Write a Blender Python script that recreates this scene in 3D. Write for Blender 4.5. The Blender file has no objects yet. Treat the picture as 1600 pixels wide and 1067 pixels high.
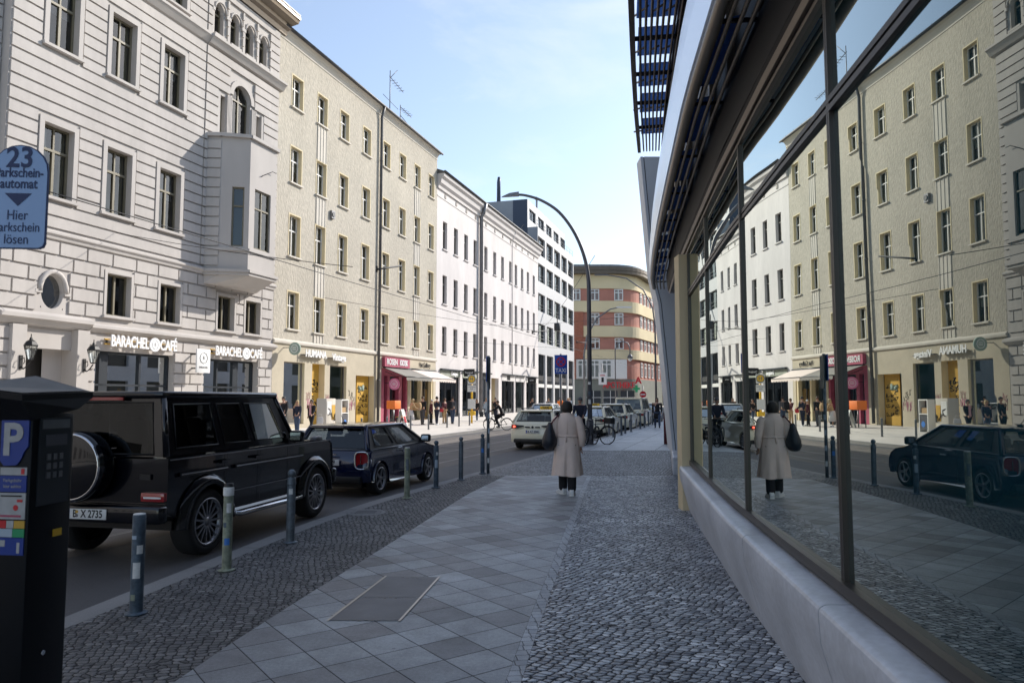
import bpy, bmesh, math, random
from mathutils import Vector, Matrix
R = math.radians
random.seed(11)
scene = bpy.context.scene
COL = scene.collection

# ------------------------------------------------------------------ camera
cam_d = bpy.data.cameras.new('camera'); cam = bpy.data.objects.new('camera', cam_d); COL.objects.link(cam)
cam.location = (0, 0, 1.8); cam.rotation_euler = (R(94.351), 0, 0)
cam_d.sensor_width = 36.0; cam_d.lens = 25.875; cam_d.clip_start = 0.1; cam_d.clip_end = 3000
cam_d.dof.use_dof = True; cam_d.dof.focus_distance = 15.0; cam_d.dof.aperture_fstop = 4.0
scene.camera = cam
# ------------------------------------------------------------------ sky, sun, exposure
SUN_EL, SUN_AZ = 30.8, 52.1            # azimuth measured clockwise from +Y
w = bpy.data.worlds.new('World'); scene.world = w; w.use_nodes = True
nt = w.node_tree; nt.nodes.clear()
def wn(t, **k):
    n = nt.nodes.new(t)
    for a, b in k.items(): setattr(n, a, b)
    return n
sky = wn('ShaderNodeTexSky', sky_type='NISHITA', sun_disc=False)
sky.sun_elevation = R(SUN_EL); sky.sun_rotation = R(SUN_AZ); sky.air_density = 1.0; sky.dust_density = 0.9; sky.ozone_density = 1.2; sky.altitude = 50
tc = wn('ShaderNodeTexCoord'); mp = wn('ShaderNodeMapping'); mp.inputs['Scale'].default_value = (1.1, 1.6, 3.2); mp.inputs['Rotation'].default_value = (0, 0, 0.6)
nz = wn('ShaderNodeTexNoise'); nz.inputs['Scale'].default_value = 2.6; nz.inputs['Detail'].default_value = 9; nz.inputs['Roughness'].default_value = 0.62; nz.inputs['Distortion'].default_value = 0.5
rp = wn('ShaderNodeValToRGB'); rp.color_ramp.elements[0].position = 0.50; rp.color_ramp.elements[1].position = 0.80
rp.color_ramp.elements[0].color = (0.14, 0.14, 0.14, 1); rp.color_ramp.elements[1].color = (0.50, 0.50, 0.50, 1)
mx = wn('ShaderNodeMixRGB'); mx.inputs['Color2'].default_value = (4.7, 4.85, 5.1, 1)
bg = wn('ShaderNodeBackground'); bg.inputs['Strength'].default_value = 0.107
wo = wn('ShaderNodeOutputWorld')
L = nt.links.new
L(tc.outputs['Generated'], mp.inputs['Vector']); L(mp.outputs[0], nz.inputs['Vector']); L(nz.outputs[0], rp.inputs[0])
L(rp.outputs[0], mx.inputs['Fac']); L(sky.outputs[0], mx.inputs['Color1']); L(mx.outputs[0], bg.inputs['Color']); L(bg.outputs[0], wo.inputs['Surface'])
sd = bpy.data.lights.new('sun', 'SUN'); sd.energy = 2.65; sd.angle = R(0.53); sd.color = (1.0, 0.94, 0.86)
sun = bpy.data.objects.new('sun', sd); COL.objects.link(sun)
sv = Vector((math.sin(R(SUN_AZ)) * math.cos(R(SUN_EL)), math.cos(R(SUN_AZ)) * math.cos(R(SUN_EL)), math.sin(R(SUN_EL))))
sun.rotation_euler = sv.to_track_quat('Z', 'Y').to_euler(); sun.location = (0, 0, 40)
vs = scene.view_settings; vs.view_transform = 'Standard'; vs.look = 'None'; vs.exposure = 1.15; vs.gamma = 1.0; vs.use_curve_mapping = False
scene.cycles.max_bounces = 8; scene.cycles.transparent_max_bounces = 12; scene.cycles.caustics_reflective = True; scene.cycles.caustics_refractive = False
scene.cycles.use_denoising = True; scene.cycles.sample_clamp_indirect = 6

# ------------------------------------------------------------------ street frame: s along the street, t to the left of the camera
TH = R(16.836); ST, CT = math.sin(TH), math.cos(TH)
ROT = R(90) - TH
def W(s, t, z=0.0): return Vector((s * ST - t * CT, s * CT + t * ST, z))
TF = 24.5                               # facade line of the left side
ROAD = -0.12

# ------------------------------------------------------------------ materials
def mat(name, col, rough=0.6, metal=0.0, var=0.0, vs_=3.0, bump=0.0, bs=60.0, spec=0.5, coat=0.0, fine=0.0, fs=60.0, stretch=(1, 1, 1), alpha=1.0, emit=0.0, roughvar=0.0, bd=0.01):
    m = bpy.data.materials.new(name); m.use_nodes = True
    n = m.node_tree.nodes; l = m.node_tree.links.new; b = n['Principled BSDF']
    c4 = (*col, 1)
    b.inputs['Base Color'].default_value = c4; b.inputs['Roughness'].default_value = rough; b.inputs['Metallic'].default_value = metal
    b.inputs['Specular IOR Level'].default_value = spec; b.inputs['Coat Weight'].default_value = coat; b.inputs['Coat Roughness'].default_value = 0.04
    if emit: b.inputs['Emission Color'].default_value = c4; b.inputs['Emission Strength'].default_value = emit
    if var or bump or fine or roughvar:
        t = n.new('ShaderNodeTexCoord'); mpn = n.new('ShaderNodeMapping'); mpn.inputs['Scale'].default_value = stretch
        l(t.outputs['Object'], mpn.inputs['Vector']); src = mpn.outputs[0]
        def noise(sc, det=6):
            q = n.new('ShaderNodeTexNoise'); q.inputs['Scale'].default_value = sc; q.inputs['Detail'].default_value = det; l(src, q.inputs['Vector']); return q.outputs[0]
        cur = None
        for amt, sc in ((var, vs_), (fine, fs)):
            if amt:
                mr = n.new('ShaderNodeMapRange'); mr.inputs[1].default_value = 0.3; mr.inputs[2].default_value = 0.7; mr.inputs[3].default_value = 1 - amt; mr.inputs[4].default_value = 1 + amt * 0.6
                l(noise(sc), mr.inputs[0])
                mm = n.new('ShaderNodeMixRGB'); mm.blend_type = 'MULTIPLY'; mm.inputs[0].default_value = 1
                if cur is None: mm.inputs[1].default_value = c4
                else: l(cur, mm.inputs[1])
                l(mr.outputs[0], mm.inputs[2]); cur = mm.outputs[0]
        if cur is not None: l(cur, b.inputs['Base Color'])
        if roughvar:
            mr = n.new('ShaderNodeMapRange'); mr.inputs[1].default_value = 0.3; mr.inputs[2].default_value = 0.7; mr.inputs[3].default_value = max(0.02, rough - roughvar); mr.inputs[4].default_value = rough + roughvar
            l(noise(vs_ * 2), mr.inputs[0]); l(mr.outputs[0], b.inputs['Roughness'])
        if bump:
            bp = n.new('ShaderNodeBump'); bp.inputs['Strength'].default_value = bump; bp.inputs['Distance'].default_value = bd
            l(noise(bs, 4), bp.inputs['Height']); l(bp.outputs[0], b.inputs['Normal'])
    return m

def glass_clear(name, tint=(0.55, 0.6, 0.6), base=0.10, gain=0.75, rough=0.01):
    """window glass: transparent, tinted, with a mirror reflection that grows towards grazing view"""
    m = bpy.data.materials.new(name); m.use_nodes = True
    n = m.node_tree.nodes; l = m.node_tree.links.new; n.clear()
    o = n.new('ShaderNodeOutputMaterial'); mixs = n.new('ShaderNodeMixShader'); tr = n.new('ShaderNodeBsdfTransparent'); gl = n.new('ShaderNodeBsdfGlossy')
    tr.inputs[0].default_value = (*tint, 1); gl.inputs['Roughness'].default_value = rough; gl.inputs[0].default_value = (0.92, 0.95, 0.96, 1)
    lw = n.new('ShaderNodeLayerWeight'); lw.inputs[0].default_value = 0.35
    ma = n.new('ShaderNodeMath'); ma.operation = 'MULTIPLY_ADD'; ma.inputs[1].default_value = gain; ma.inputs[2].default_value = base; ma.use_clamp = True
    l(lw.outputs['Fresnel'], ma.inputs[0]); l(ma.outputs[0], mixs.inputs[0]); l(tr.outputs[0], mixs.inputs[1]); l(gl.outputs[0], mixs.inputs[2]); l(mixs.outputs[0], o.inputs[0])
    return m

def glass_coated(name):
    """dark mirror-coated shop glazing"""
    m = bpy.data.materials.new(name); m.use_nodes = True
    n = m.node_tree.nodes; l = m.node_tree.links.new; n.clear()
    o = n.new('ShaderNodeOutputMaterial'); mixs = n.new('ShaderNodeMixShader'); df = n.new('ShaderNodeBsdfDiffuse'); gl = n.new('ShaderNodeBsdfGlossy')
    df.inputs['Color'].default_value = (0.006, 0.034, 0.048, 1)
    gl.inputs['Roughness'].default_value = 0.0; gl.inputs[0].default_value = (0.80, 0.84, 0.78, 1)
    lw = n.new('ShaderNodeLayerWeight'); lw.inputs[0].default_value = 0.5
    mr = n.new('ShaderNodeMapRange'); mr.inputs[1].default_value = 0.45; mr.inputs[2].default_value = 0.77; mr.inputs[3].default_value = 0.10; mr.inputs[4].default_value = 0.93
    l(lw.outputs['Facing'], mr.inputs[0]); l(mr.outputs[0], mixs.inputs[0])
    t = n.new('ShaderNodeTexCoord'); q = n.new('ShaderNodeTexNoise'); q.inputs['Scale'].default_value = 0.5; q.inputs['Detail'].default_value = 1; l(t.outputs['Object'], q.inputs['Vector'])
    bp = n.new('ShaderNodeBump'); bp.inputs['Strength'].default_value = 0.12; bp.inputs['Distance'].default_value = 0.02; l(q.outputs[0], bp.inputs['Height']); l(bp.outputs[0], gl.inputs['Normal'])
    l(df.outputs[0], mixs.inputs[1]); l(gl.outputs[0], mixs.inputs[2]); l(mixs.outputs[0], o.inputs[0])
    return m

def mat_cells(name, scale, rnd, cols, joint, jw, rot=0.0, rough=0.5, bump=0.6, bd=0.02, sx=1.0, speck=0.0, warp=0.0, wear=0.0):
    """setts / slabs: voronoi cells with a colour per stone, dark joints and a rounded relief"""
    m = bpy.data.materials.new(name); m.use_nodes = True
    n = m.node_tree.nodes; l = m.node_tree.links.new; b = n['Principled BSDF']
    t = n.new('ShaderNodeTexCoord'); mpn = n.new('ShaderNodeMapping'); mpn.inputs['Rotation'].default_value = (0, 0, rot); mpn.inputs['Scale'].default_value = (scale * sx, scale, scale)
    src = t.outputs['Object']
    if warp:
        qn = n.new('ShaderNodeTexNoise'); qn.inputs['Scale'].default_value = 1.3; qn.inputs['Detail'].default_value = 2; l(src, qn.inputs['Vector'])
        va = n.new('ShaderNodeVectorMath'); va.operation = 'MULTIPLY_ADD'; va.inputs[1].default_value = (warp, warp, 0); l(qn.outputs['Color'], va.inputs[0]); l(src, va.inputs[2]); src = va.outputs[0]
    l(src, mpn.inputs['Vector'])
    v1 = n.new('ShaderNodeTexVoronoi'); v1.voronoi_dimensions = '2D'; v1.inputs['Scale'].default_value = 1; v1.inputs['Randomness'].default_value = rnd
    v2 = n.new('ShaderNodeTexVoronoi'); v2.voronoi_dimensions = '2D'; v2.feature = 'DISTANCE_TO_EDGE'; v2.inputs['Scale'].default_value = 1; v2.inputs['Randomness'].default_value = rnd
    l(mpn.outputs[0], v1.inputs['Vector']); l(mpn.outputs[0], v2.inputs['Vector'])
    sep = n.new('ShaderNodeSeparateColor'); l(v1.outputs['Color'], sep.inputs[0])
    rp_ = n.new('ShaderNodeValToRGB'); cr = rp_.color_ramp; cr.interpolation = 'LINEAR'
    for i, c in enumerate(cols):
        e = cr.elements[i] if i < 2 else cr.elements.new(0.5)
        e.position = i / (len(cols) - 1); e.color = (*c, 1)
    l(sep.outputs[0], rp_.inputs[0]); cur = rp_.outputs[0]
    for amt, sc in ((speck, 170.0), (wear, 0.9), (wear * 0.8, 5.0), (speck * 0.5, 38.0)):
        if amt:
            q = n.new('ShaderNodeTexNoise'); q.inputs['Scale'].default_value = sc; q.inputs['Detail'].default_value = 5; l(t.outputs['Object'], q.inputs['Vector'])
            mr = n.new('ShaderNodeMapRange'); mr.inputs[1].default_value = 0.3; mr.inputs[2].default_value = 0.7; mr.inputs[3].default_value = 1 - amt; mr.inputs[4].default_value = 1 + amt
            l(q.outputs[0], mr.inputs[0]); mm = n.new('ShaderNodeMixRGB'); mm.blend_type = 'MULTIPLY'; mm.inputs[0].default_value = 1; l(cur, mm.inputs[1]); l(mr.outputs[0], mm.inputs[2]); cur = mm.outputs[0]
    if speck > 0.2:                       # trodden gum and drip marks
        for sc_, th, dk in ((2.3, .035, .55), (0.7, .03, .6), (1.1, .16, .86)):
            gv = n.new('ShaderNodeTexVoronoi'); gv.inputs['Scale'].default_value = sc_; l(t.outputs['Object'], gv.inputs['Vector'])
            gm = n.new('ShaderNodeMapRange'); gm.interpolation_type = 'SMOOTHSTEP'; gm.inputs[1].default_value = th * .8; gm.inputs[2].default_value = th * 1.25; gm.inputs[3].default_value = dk; gm.inputs[4].default_value = 1; l(gv.outputs['Distance'], gm.inputs[0])
            mm = n.new('ShaderNodeMixRGB'); mm.blend_type = 'MULTIPLY'; mm.inputs[0].default_value = 1; l(cur, mm.inputs[1]); l(gm.outputs[0], mm.inputs[2]); cur = mm.outputs[0]
    je = n.new('ShaderNodeMapRange'); je.interpolation_type = 'SMOOTHSTEP'; je.inputs[1].default_value = jw * 0.4; je.inputs[2].default_value = jw * 1.4
    l(v2.outputs['Distance'], je.inputs[0])
    mj = n.new('ShaderNodeMixRGB'); mj.inputs[1].default_value = (*joint, 1); l(je.outputs[0], mj.inputs[0]); l(cur, mj.inputs[2]); l(mj.outputs[0], b.inputs['Base Color'])
    rr = n.new('ShaderNodeMapRange'); rr.inputs[3].default_value = 0.95; rr.inputs[4].default_value = rough; l(je.outputs[0], rr.inputs[0]); l(rr.outputs[0], b.inputs['Roughness'])
    hj = n.new('ShaderNodeMapRange'); hj.interpolation_type = 'SMOOTHSTEP'; hj.inputs[1].default_value = 0; hj.inputs[2].default_value = max(jw * 3, 0.03); l(v2.outputs['Distance'], hj.inputs[0])
    tilt = n.new('ShaderNodeMath'); tilt.operation = 'MULTIPLY_ADD'; tilt.inputs[1].default_value = 0.35; l(sep.outputs[1], tilt.inputs[0]); l(hj.outputs[0], tilt.inputs[2])
    q2 = n.new('ShaderNodeTexNoise'); q2.inputs['Scale'].default_value = 55; q2.inputs['Detail'].default_value = 3; l(t.outputs['Object'], q2.inputs['Vector'])
    ad = n.new('ShaderNodeMath'); ad.operation = 'MULTIPLY_ADD'; ad.inputs[1].default_value = 0.25; l(q2.outputs[0], ad.inputs[0]); l(tilt.outputs[0], ad.inputs[2])
    bp = n.new('ShaderNodeBump'); bp.inputs['Strength'].default_value = bump; bp.inputs['Distance'].default_value = bd; l(ad.outputs[0], bp.inputs['Height']); l(bp.outputs[0], b.inputs['Normal'])
    return m

def mat_setts(name, bw, bh, cols, joint, rot, mort=0.10, warp=0.05, rough=0.5, bump=0.8, bd=0.015, blot=0.25, rnd=0.62):
    """rows of small setts: brick rows bent by noise, one colour per stone, sunken joints"""
    m = bpy.data.materials.new(name); m.use_nodes = True
    n = m.node_tree.nodes; l = m.node_tree.links.new; b = n['Principled BSDF']; t = n.new('ShaderNodeTexCoord'); src = t.outputs['Object']
    for sc_, am in ((0.45, warp * 6), (2.2, warp * 1.5), (9.0, warp * 0.75), (34.0, warp * 0.22)):
        q = n.new('ShaderNodeTexNoise'); q.inputs['Scale'].default_value = sc_; q.inputs['Detail'].default_value = 1; l(t.outputs['Object'], q.inputs['Vector'])
        va = n.new('ShaderNodeVectorMath'); va.operation = 'MULTIPLY_ADD'; va.inputs[1].default_value = (am, am, 0); l(q.outputs['Color'], va.inputs[0]); l(src, va.inputs[2]); src = va.outputs[0]
    mp_ = n.new('ShaderNodeMapping'); mp_.inputs['Rotation'].default_value = (0, 0, rot); mp_.inputs['Scale'].default_value = (1 / bw, 1 / bh, 1); l(src, mp_.inputs['Vector'])
    V = []
    for ft in ('F1', 'F2'):
        v = n.new('ShaderNodeTexVoronoi'); v.voronoi_dimensions = '2D'; v.feature = ft; v.distance = 'CHEBYCHEV'; v.inputs['Scale'].default_value = 1; v.inputs['Randomness'].default_value = rnd; l(mp_.outputs[0], v.inputs['Vector']); V.append(v)
    df = n.new('ShaderNodeMath'); df.operation = 'SUBTRACT'; l(V[1].outputs['Distance'], df.inputs[0]); l(V[0].outputs['Distance'], df.inputs[1])
    fac = n.new('ShaderNodeMapRange'); fac.interpolation_type = 'SMOOTHSTEP'; fac.inputs[1].default_value = mort * .35; fac.inputs[2].default_value = mort * 1.7; fac.inputs[3].default_value = 1; fac.inputs[4].default_value = 0; l(df.outputs[0], fac.inputs[0])
    dome = n.new('ShaderNodeMapRange'); dome.interpolation_type = 'SMOOTHSTEP'; dome.inputs[1].default_value = 0; dome.inputs[2].default_value = mort * 3.5; dome.inputs[3].default_value = 1; dome.inputs[4].default_value = 0; l(df.outputs[0], dome.inputs[0])
    sepc = n.new('ShaderNodeSeparateColor'); l(V[0].outputs['Color'], sepc.inputs[0])
    rp_ = n.new('ShaderNodeValToRGB'); cr = rp_.color_ramp
    while len(cr.elements) < len(cols): cr.elements.new(0.5)
    for i, c in enumerate(cols): cr.elements[i].position = i / (len(cols) - 1); cr.elements[i].color = (*c, 1)
    l(sepc.outputs[0], rp_.inputs[0]); cur = rp_.outputs[0]
    for amt, sc_ in ((0.15, 120.0), (blot, 0.8), (blot * .8, 6.0)):
        q = n.new('ShaderNodeTexNoise'); q.inputs['Scale'].default_value = sc_; q.inputs['Detail'].default_value = 4; l(t.outputs['Object'], q.inputs['Vector'])
        mr = n.new('ShaderNodeMapRange'); mr.inputs[1].default_value = .3; mr.inputs[2].default_value = .7; mr.inputs[3].default_value = 1 - amt; mr.inputs[4].default_value = 1 + amt
        l(q.outputs[0], mr.inputs[0]); mm = n.new('ShaderNodeMixRGB'); mm.blend_type = 'MULTIPLY'; mm.inputs[0].default_value = 1; l(cur, mm.inputs[1]); l(mr.outputs[0], mm.inputs[2]); cur = mm.outputs[0]
    mj = n.new('ShaderNodeMixRGB'); mj.inputs[2].default_value = (*joint, 1); l(fac.outputs[0], mj.inputs[0]); l(cur, mj.inputs[1]); l(mj.outputs[0], b.inputs['Base Color'])
    rr = n.new('ShaderNodeMapRange'); rr.inputs[3].default_value = rough; rr.inputs[4].default_value = .95; l(fac.outputs[0], rr.inputs[0]); l(rr.outputs[0], b.inputs['Roughness'])
    inv = n.new('ShaderNodeMath'); inv.operation = 'SUBTRACT'; inv.inputs[0].default_value = 1; l(dome.outputs[0], inv.inputs[1])
    q2 = n.new('ShaderNodeTexNoise'); q2.inputs['Scale'].default_value = 28; q2.inputs['Detail'].default_value = 3; l(t.outputs['Object'], q2.inputs['Vector'])
    ad = n.new('ShaderNodeMath'); ad.operation = 'MULTIPLY_ADD'; ad.inputs[1].default_value = 0.7; l(q2.outputs[0], ad.inputs[0]); l(inv.outputs[0], ad.inputs[2])
    a2 = n.new('ShaderNodeMath'); a2.operation = 'MULTIPLY_ADD'; a2.inputs[1].default_value = 0.35; l(sepc.outputs[1], a2.inputs[0]); l(ad.outputs[0], a2.inputs[2])
    bp = n.new('ShaderNodeBump'); bp.inputs['Strength'].default_value = bump; bp.inputs['Distance'].default_value = bd; l(a2.outputs[0], bp.inputs['Height']); l(bp.outputs[0], b.inputs['Normal'])
    return m

M = {}
def mk(k, *a, **kw): M[k] = mat(k, *a, **kw); return M[k]
mk('plaster_grey', (0.475, 0.446, 0.42), 0.9, var=0.12, vs_=0.6, fine=0.05, fs=5, stretch=(1, 1, 0.3), bump=0.15, bs=40)
mk('plaster_grey_smooth', (0.475, 0.446, 0.42), 0.9, var=0.10, vs_=0.8, stretch=(1, 1, 0.3), bump=0.1, bs=40)
mk('roughcast', (0.475, 0.437, 0.365), 0.95, var=0.12, vs_=0.35, fine=0.15, fs=5.5, stretch=(1, 1, 0.55), bump=0.9, bs=9, bd=0.05)
mk('cream_smooth', (0.50, 0.445, 0.34), 0.9, var=0.10, vs_=0.9, fine=0.05, fs=8, bump=0.12, bs=30)
mk('cream_trim', (0.66, 0.57, 0.38), 0.85, var=0.05, vs_=1.2)
mk('cream_pale', (0.60, 0.56, 0.49), 0.9, var=0.06, vs_=0.8)
mk('plaster_white', (0.64, 0.605, 0.59), 0.9, var=0.11, vs_=0.5, fine=0.05, fs=5, stretch=(1, 1, 0.25), bump=0.12, bs=30)
mk('plaster_white_trim', (0.58, 0.55, 0.535), 0.9, var=0.05, vs_=0.8)
mk('panel_white', (0.50, 0.50, 0.505), 0.6, var=0.04, vs_=0.3)
mk('concrete_grey', (0.33, 0.34, 0.36), 0.9, var=0.12, vs_=0.4, fine=0.05, fs=5)
mk('navy_panel', (0.035, 0.05, 0.085), 0.5)
mk('yellow_plaster', (0.70, 0.59, 0.37), 0.9, var=0.06, vs_=0.3)
mk('red_plaster', (0.45, 0.20, 0.15), 0.9, var=0.10, vs_=0.5)
mk('brick_red', (0.36, 0.13, 0.08), 0.9, var=0.2, vs_=3)
mk('green_grey', (0.20, 0.21, 0.18), 0.7, var=0.1, vs_=0.6)
mk('frame_olive', (0.17, 0.15, 0.10), 0.55, var=0.1, vs_=3)
mk('frame_white', (0.70, 0.69, 0.66), 0.55)
mk('frame_taupe', (0.22, 0.20, 0.18), 0.6)
mk('frame_dark', (0.022, 0.028, 0.036), 0.4)
mk('curtain', (0.62, 0.60, 0.54), 0.95, var=0.12, vs_=6, stretch=(3, 3, 0.2))
mk('curtain_grey', (0.30, 0.30, 0.31), 0.95, var=0.15, vs_=5, stretch=(3, 3, 0.2))
mk('curtain_gold', (0.34, 0.30, 0.17), 0.95, var=0.2, vs_=6, stretch=(4, 4, 0.15))
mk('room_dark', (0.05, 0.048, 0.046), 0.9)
mk('room_pale', (0.34, 0.36, 0.30), 0.9, var=0.3, vs_=0.9)
mk('room_mint', (0.30, 0.38, 0.33), 0.9, var=0.35, vs_=0.7)
M['glass'] = glass_clear('window_glass', (0.62, 0.65, 0.65), 0.05, 0.6)
M['glass_shop'] = glass_clear('shop_glass', (0.72, 0.78, 0.75), 0.06, 0.8)
M['car_glass'] = glass_clear('car_glass', (0.34, 0.38, 0.40), 0.04, 0.5)
M['car_glass_dark'] = glass_clear('privacy_glass', (0.05, 0.055, 0.065), 0.02, 0.26)
M['lantern_glass'] = glass_clear('lantern_glass', (0.85, 0.87, 0.85), 0.06, 0.5)
M['glass_coated'] = glass_coated('coated_glass')
mk('zinc', (0.20, 0.20, 0.21), 0.45, 0.6, var=0.2, vs_=2)
mk('zinc_dark', (0.10, 0.10, 0.105), 0.5, 0.4, var=0.2, vs_=2)
mk('roof_tile', (0.22, 0.10, 0.07), 0.85, var=0.2, vs_=2)
mk('sheet_white', (0.88, 0.93, 0.98), 0.30, 0.8, var=0.04, vs_=0.5)
mk('sheet_blue', (0.17, 0.27, 0.48), 0.4, 0.0, var=0.2, vs_=1.0)
sb = bpy.data.materials.new('sheet_blue'); sb.use_nodes = True; _n = sb.node_tree.nodes; _l = sb.node_tree.links.new; _n.clear()      # blue printed glass: lets the sky through
_o = _n.new('ShaderNodeOutputMaterial'); _m = _n.new('ShaderNodeMixShader'); _m.inputs[0].default_value = 0.75; _d = _n.new('ShaderNodeBsdfDiffuse'); _d.inputs[0].default_value = (0.10, 0.17, 0.32, 1); _t = _n.new('ShaderNodeBsdfTranslucent'); _t.inputs[0].default_value = (0.34, 0.50, 0.80, 1)
_l(_d.outputs[0], _m.inputs[1]); _l(_t.outputs[0], _m.inputs[2]); _l(_m.outputs[0], _o.inputs[0]); M['sheet_blue'] = sb
mk('bronze', (0.12, 0.095, 0.075), 0.38, 0.7, var=0.1, vs_=3)
mk('bronze_light', (0.19, 0.16, 0.13), 0.38, 0.6, var=0.08, vs_=3)
mk('soffit_dark', (0.006, 0.006, 0.008), 0.6, 0.0, spec=0.25)
mk('mullion', (0.075, 0.068, 0.062), 0.42, 0.6)
mk('plinth_stone', (0.54, 0.57, 0.63), 0.40, var=0.22, vs_=1.8, fine=0.12, fs=22, roughvar=0.1)
mk('pier_panel', (0.62, 0.66, 0.72), 0.5, 0.1, var=0.05, vs_=0.6)
mk('sand_plaster', (0.62, 0.52, 0.34), 0.8, var=0.05, vs_=1)
mk('asphalt', (0.085, 0.085, 0.09), 0.7, var=0.22, vs_=0.6, fine=0.35, fs=120, bump=0.5, bs=140, bd=0.006)
mk('tram_paving', (0.15, 0.132, 0.118), 0.8, var=0.25, vs_=0.9, fine=0.3, fs=60, bump=0.4, bs=90, bd=0.006)
mk('rail_steel', (0.16, 0.155, 0.15), 0.45, 0.6)
mk('white_paint', (0.70, 0.70, 0.68), 0.8, var=0.25, vs_=4)
mk('granite_kerb', (0.24, 0.235, 0.23), 0.75, var=0.15, vs_=1.2, fine=0.22, fs=110, bump=0.25, bs=90, bd=0.004)
mk('far_paving', (0.62, 0.58, 0.53), 0.9, var=0.12, vs_=0.8, fine=0.06, fs=20)
mk('earth', (0.10, 0.095, 0.09), 0.95, var=0.2, vs_=0.2)
STONES_L = [(0.045, 0.045, 0.048), (0.12, 0.118, 0.12), (0.155, 0.15, 0.145), (0.085, 0.085, 0.09), (0.22, 0.215, 0.21)]
STONES_R = [(0.07, 0.08, 0.105), (0.27, 0.30, 0.345), (0.46, 0.49, 0.53), (0.14, 0.155, 0.19), (0.66, 0.69, 0.73)]  # blue of the shade and the pale sheen are put into these greys
M['setts_kerb'] = mat_setts('setts_kerb', 0.066, 0.057, STONES_L, (0.014, 0.014, 0.015), R(-12), 0.12, 0.045, 0.6)
M['setts_house'] = mat_setts('setts_house', 0.072, 0.053, STONES_R, (0.015, 0.017, 0.021), R(28), 0.13, 0.045, 0.36)
SL = [(0.22, 0.233, 0.25), (0.28, 0.298, 0.315), (0.13, 0.133, 0.142), (0.32, 0.342, 0.36), (0.235, 0.215, 0.22), (0.265, 0.282, 0.30), (0.18, 0.178, 0.185)]
M['slabs'] = mat_cells('slabs', 1 / 0.36, 0.0, SL, (0.025, 0.025, 0.026), 0.012, R(45 + 9.0), 0.52, 0.35, 0.006, 1.0, 0.30, 0.010, 0.20)
M['slabs_far'] = mat_cells('slabs_far', 1 / 1.1, 0.0, [(0.32, 0.34, 0.36), (0.40, 0.42, 0.44)], (0.06, 0.06, 0.06), 0.01, R(17), 0.5, 0.2, 0.005, 1.0, 0.12, 0.0, 0.12)
M['setts_border'] = mat_setts('setts_border', 0.10, 0.095, [(0.22, 0.24, 0.27), (0.34, 0.36, 0.39), (0.28, 0.30, 0.33)], (0.09, 0.09, 0.095), R(-98), 0.05, 0.01, 0.5, bump=0.35, rnd=0.3)
M['setts_cross'] = mat_setts('setts_cross', 0.085, 0.066, [(0.07, 0.075, 0.085), (0.19, 0.20, 0.215), (0.26, 0.27, 0.285), (0.14, 0.147, 0.157)], (0.016, 0.017, 0.020), R(17), 0.14, 0.05, 0.45)
mk('iron_cover', (0.14, 0.14, 0.148), 0.55, 0.2, var=0.2, vs_=3, bump=0.4, bs=70, bd=0.004)
mk('black_paint', (0.0015, 0.0022, 0.005), 0.2, spec=0.25, coat=0.7)
mk('navy_paint', (0.003, 0.008, 0.040), 0.18, 0.15, spec=0.4, coat=1.0)
mk('ivory_paint', (0.80, 0.75, 0.57), 0.3, coat=1.0)
mk('grey_paint', (0.22, 0.22, 0.23), 0.3, 0.3, coat=1.0)
mk('black_trim', (0.008, 0.008, 0.009), 0.5)
mk('rubber', (0.012, 0.012, 0.013), 0.85, bump=0.2, bs=40)
mk('chrome', (0.62, 0.63, 0.65), 0.16, 1.0)
mk('alloy', (0.34, 0.34, 0.36), 0.3, 0.9)
mk('alloy_dark', (0.10, 0.10, 0.11), 0.35, 0.8)
mk('tail_red', (0.30, 0.012, 0.016), 0.15, coat=1.0)
mk('tail_lit', (1.0, 0.10, 0.06), 0.3, emit=1.6)
mk('plate_white', (0.70, 0.70, 0.69), 0.5)
mk('eu_blue', (0.01, 0.04, 0.30), 0.5)
mk('ink', (0.008, 0.008, 0.010), 0.6)
mk('seat_cloth', (0.02, 0.02, 0.022), 0.9)
mk('sign_blue', (0.010, 0.085, 0.50), 0.4)
mk('sign_red', (0.55, 0.02, 0.03), 0.4)
mk('sign_white', (0.78, 0.78, 0.77), 0.45)
mk('board_blue', (0.34, 0.50, 0.78), 0.4, var=0.03, vs_=2)
mk('board_navy', (0.012, 0.03, 0.12), 0.5)
mk('meter_body', (0.004, 0.005, 0.008), 0.5, spec=0.2, var=0.2, vs_=3)
mk('meter_lid', (0.17, 0.17, 0.165), 0.6, var=0.25, vs_=4)
mk('meter_panel', (0.020, 0.025, 0.032), 0.35)
mk('sticker_blue', (0.008, 0.04, 0.26), 0.45)
mk('steel_grey', (0.20, 0.21, 0.22), 0.45, 0.6, var=0.25, vs_=6)
mk('lamp_grey', (0.12, 0.12, 0.135), 0.5, 0.3, var=0.15, vs_=2)
mk('bollard_blue', (0.09, 0.125, 0.165), 0.6, 0.2, var=0.45, vs_=11, fine=0.2, fs=30)
mk('bollard_green', (0.30, 0.33, 0.25), 0.65, 0.1, var=0.40, vs_=13, fine=0.2, fs=30)
mk('bollard_steel', (0.16, 0.19, 0.22), 0.5, 0.4, var=0.35, vs_=9, fine=0.2, fs=30)
mk('paper', (0.72, 0.72, 0.70), 0.8, var=0.2, vs_=20)
mk('label_white_dim', (0.42, 0.42, 0.42), 0.6, var=0.15, vs_=20)  # white lowered to put the lens vignette into the labels
mk('sticker_sky', (0.05, 0.20, 0.60), 0.5)
mk('yellow', (0.80, 0.48, 0.03), 0.5)
mk('orange', (0.85, 0.20, 0.03), 0.6)
mk('hiviz', (0.95, 0.24, 0.02), 0.7)
mk('pink', (0.75, 0.22, 0.42), 0.5)
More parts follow.
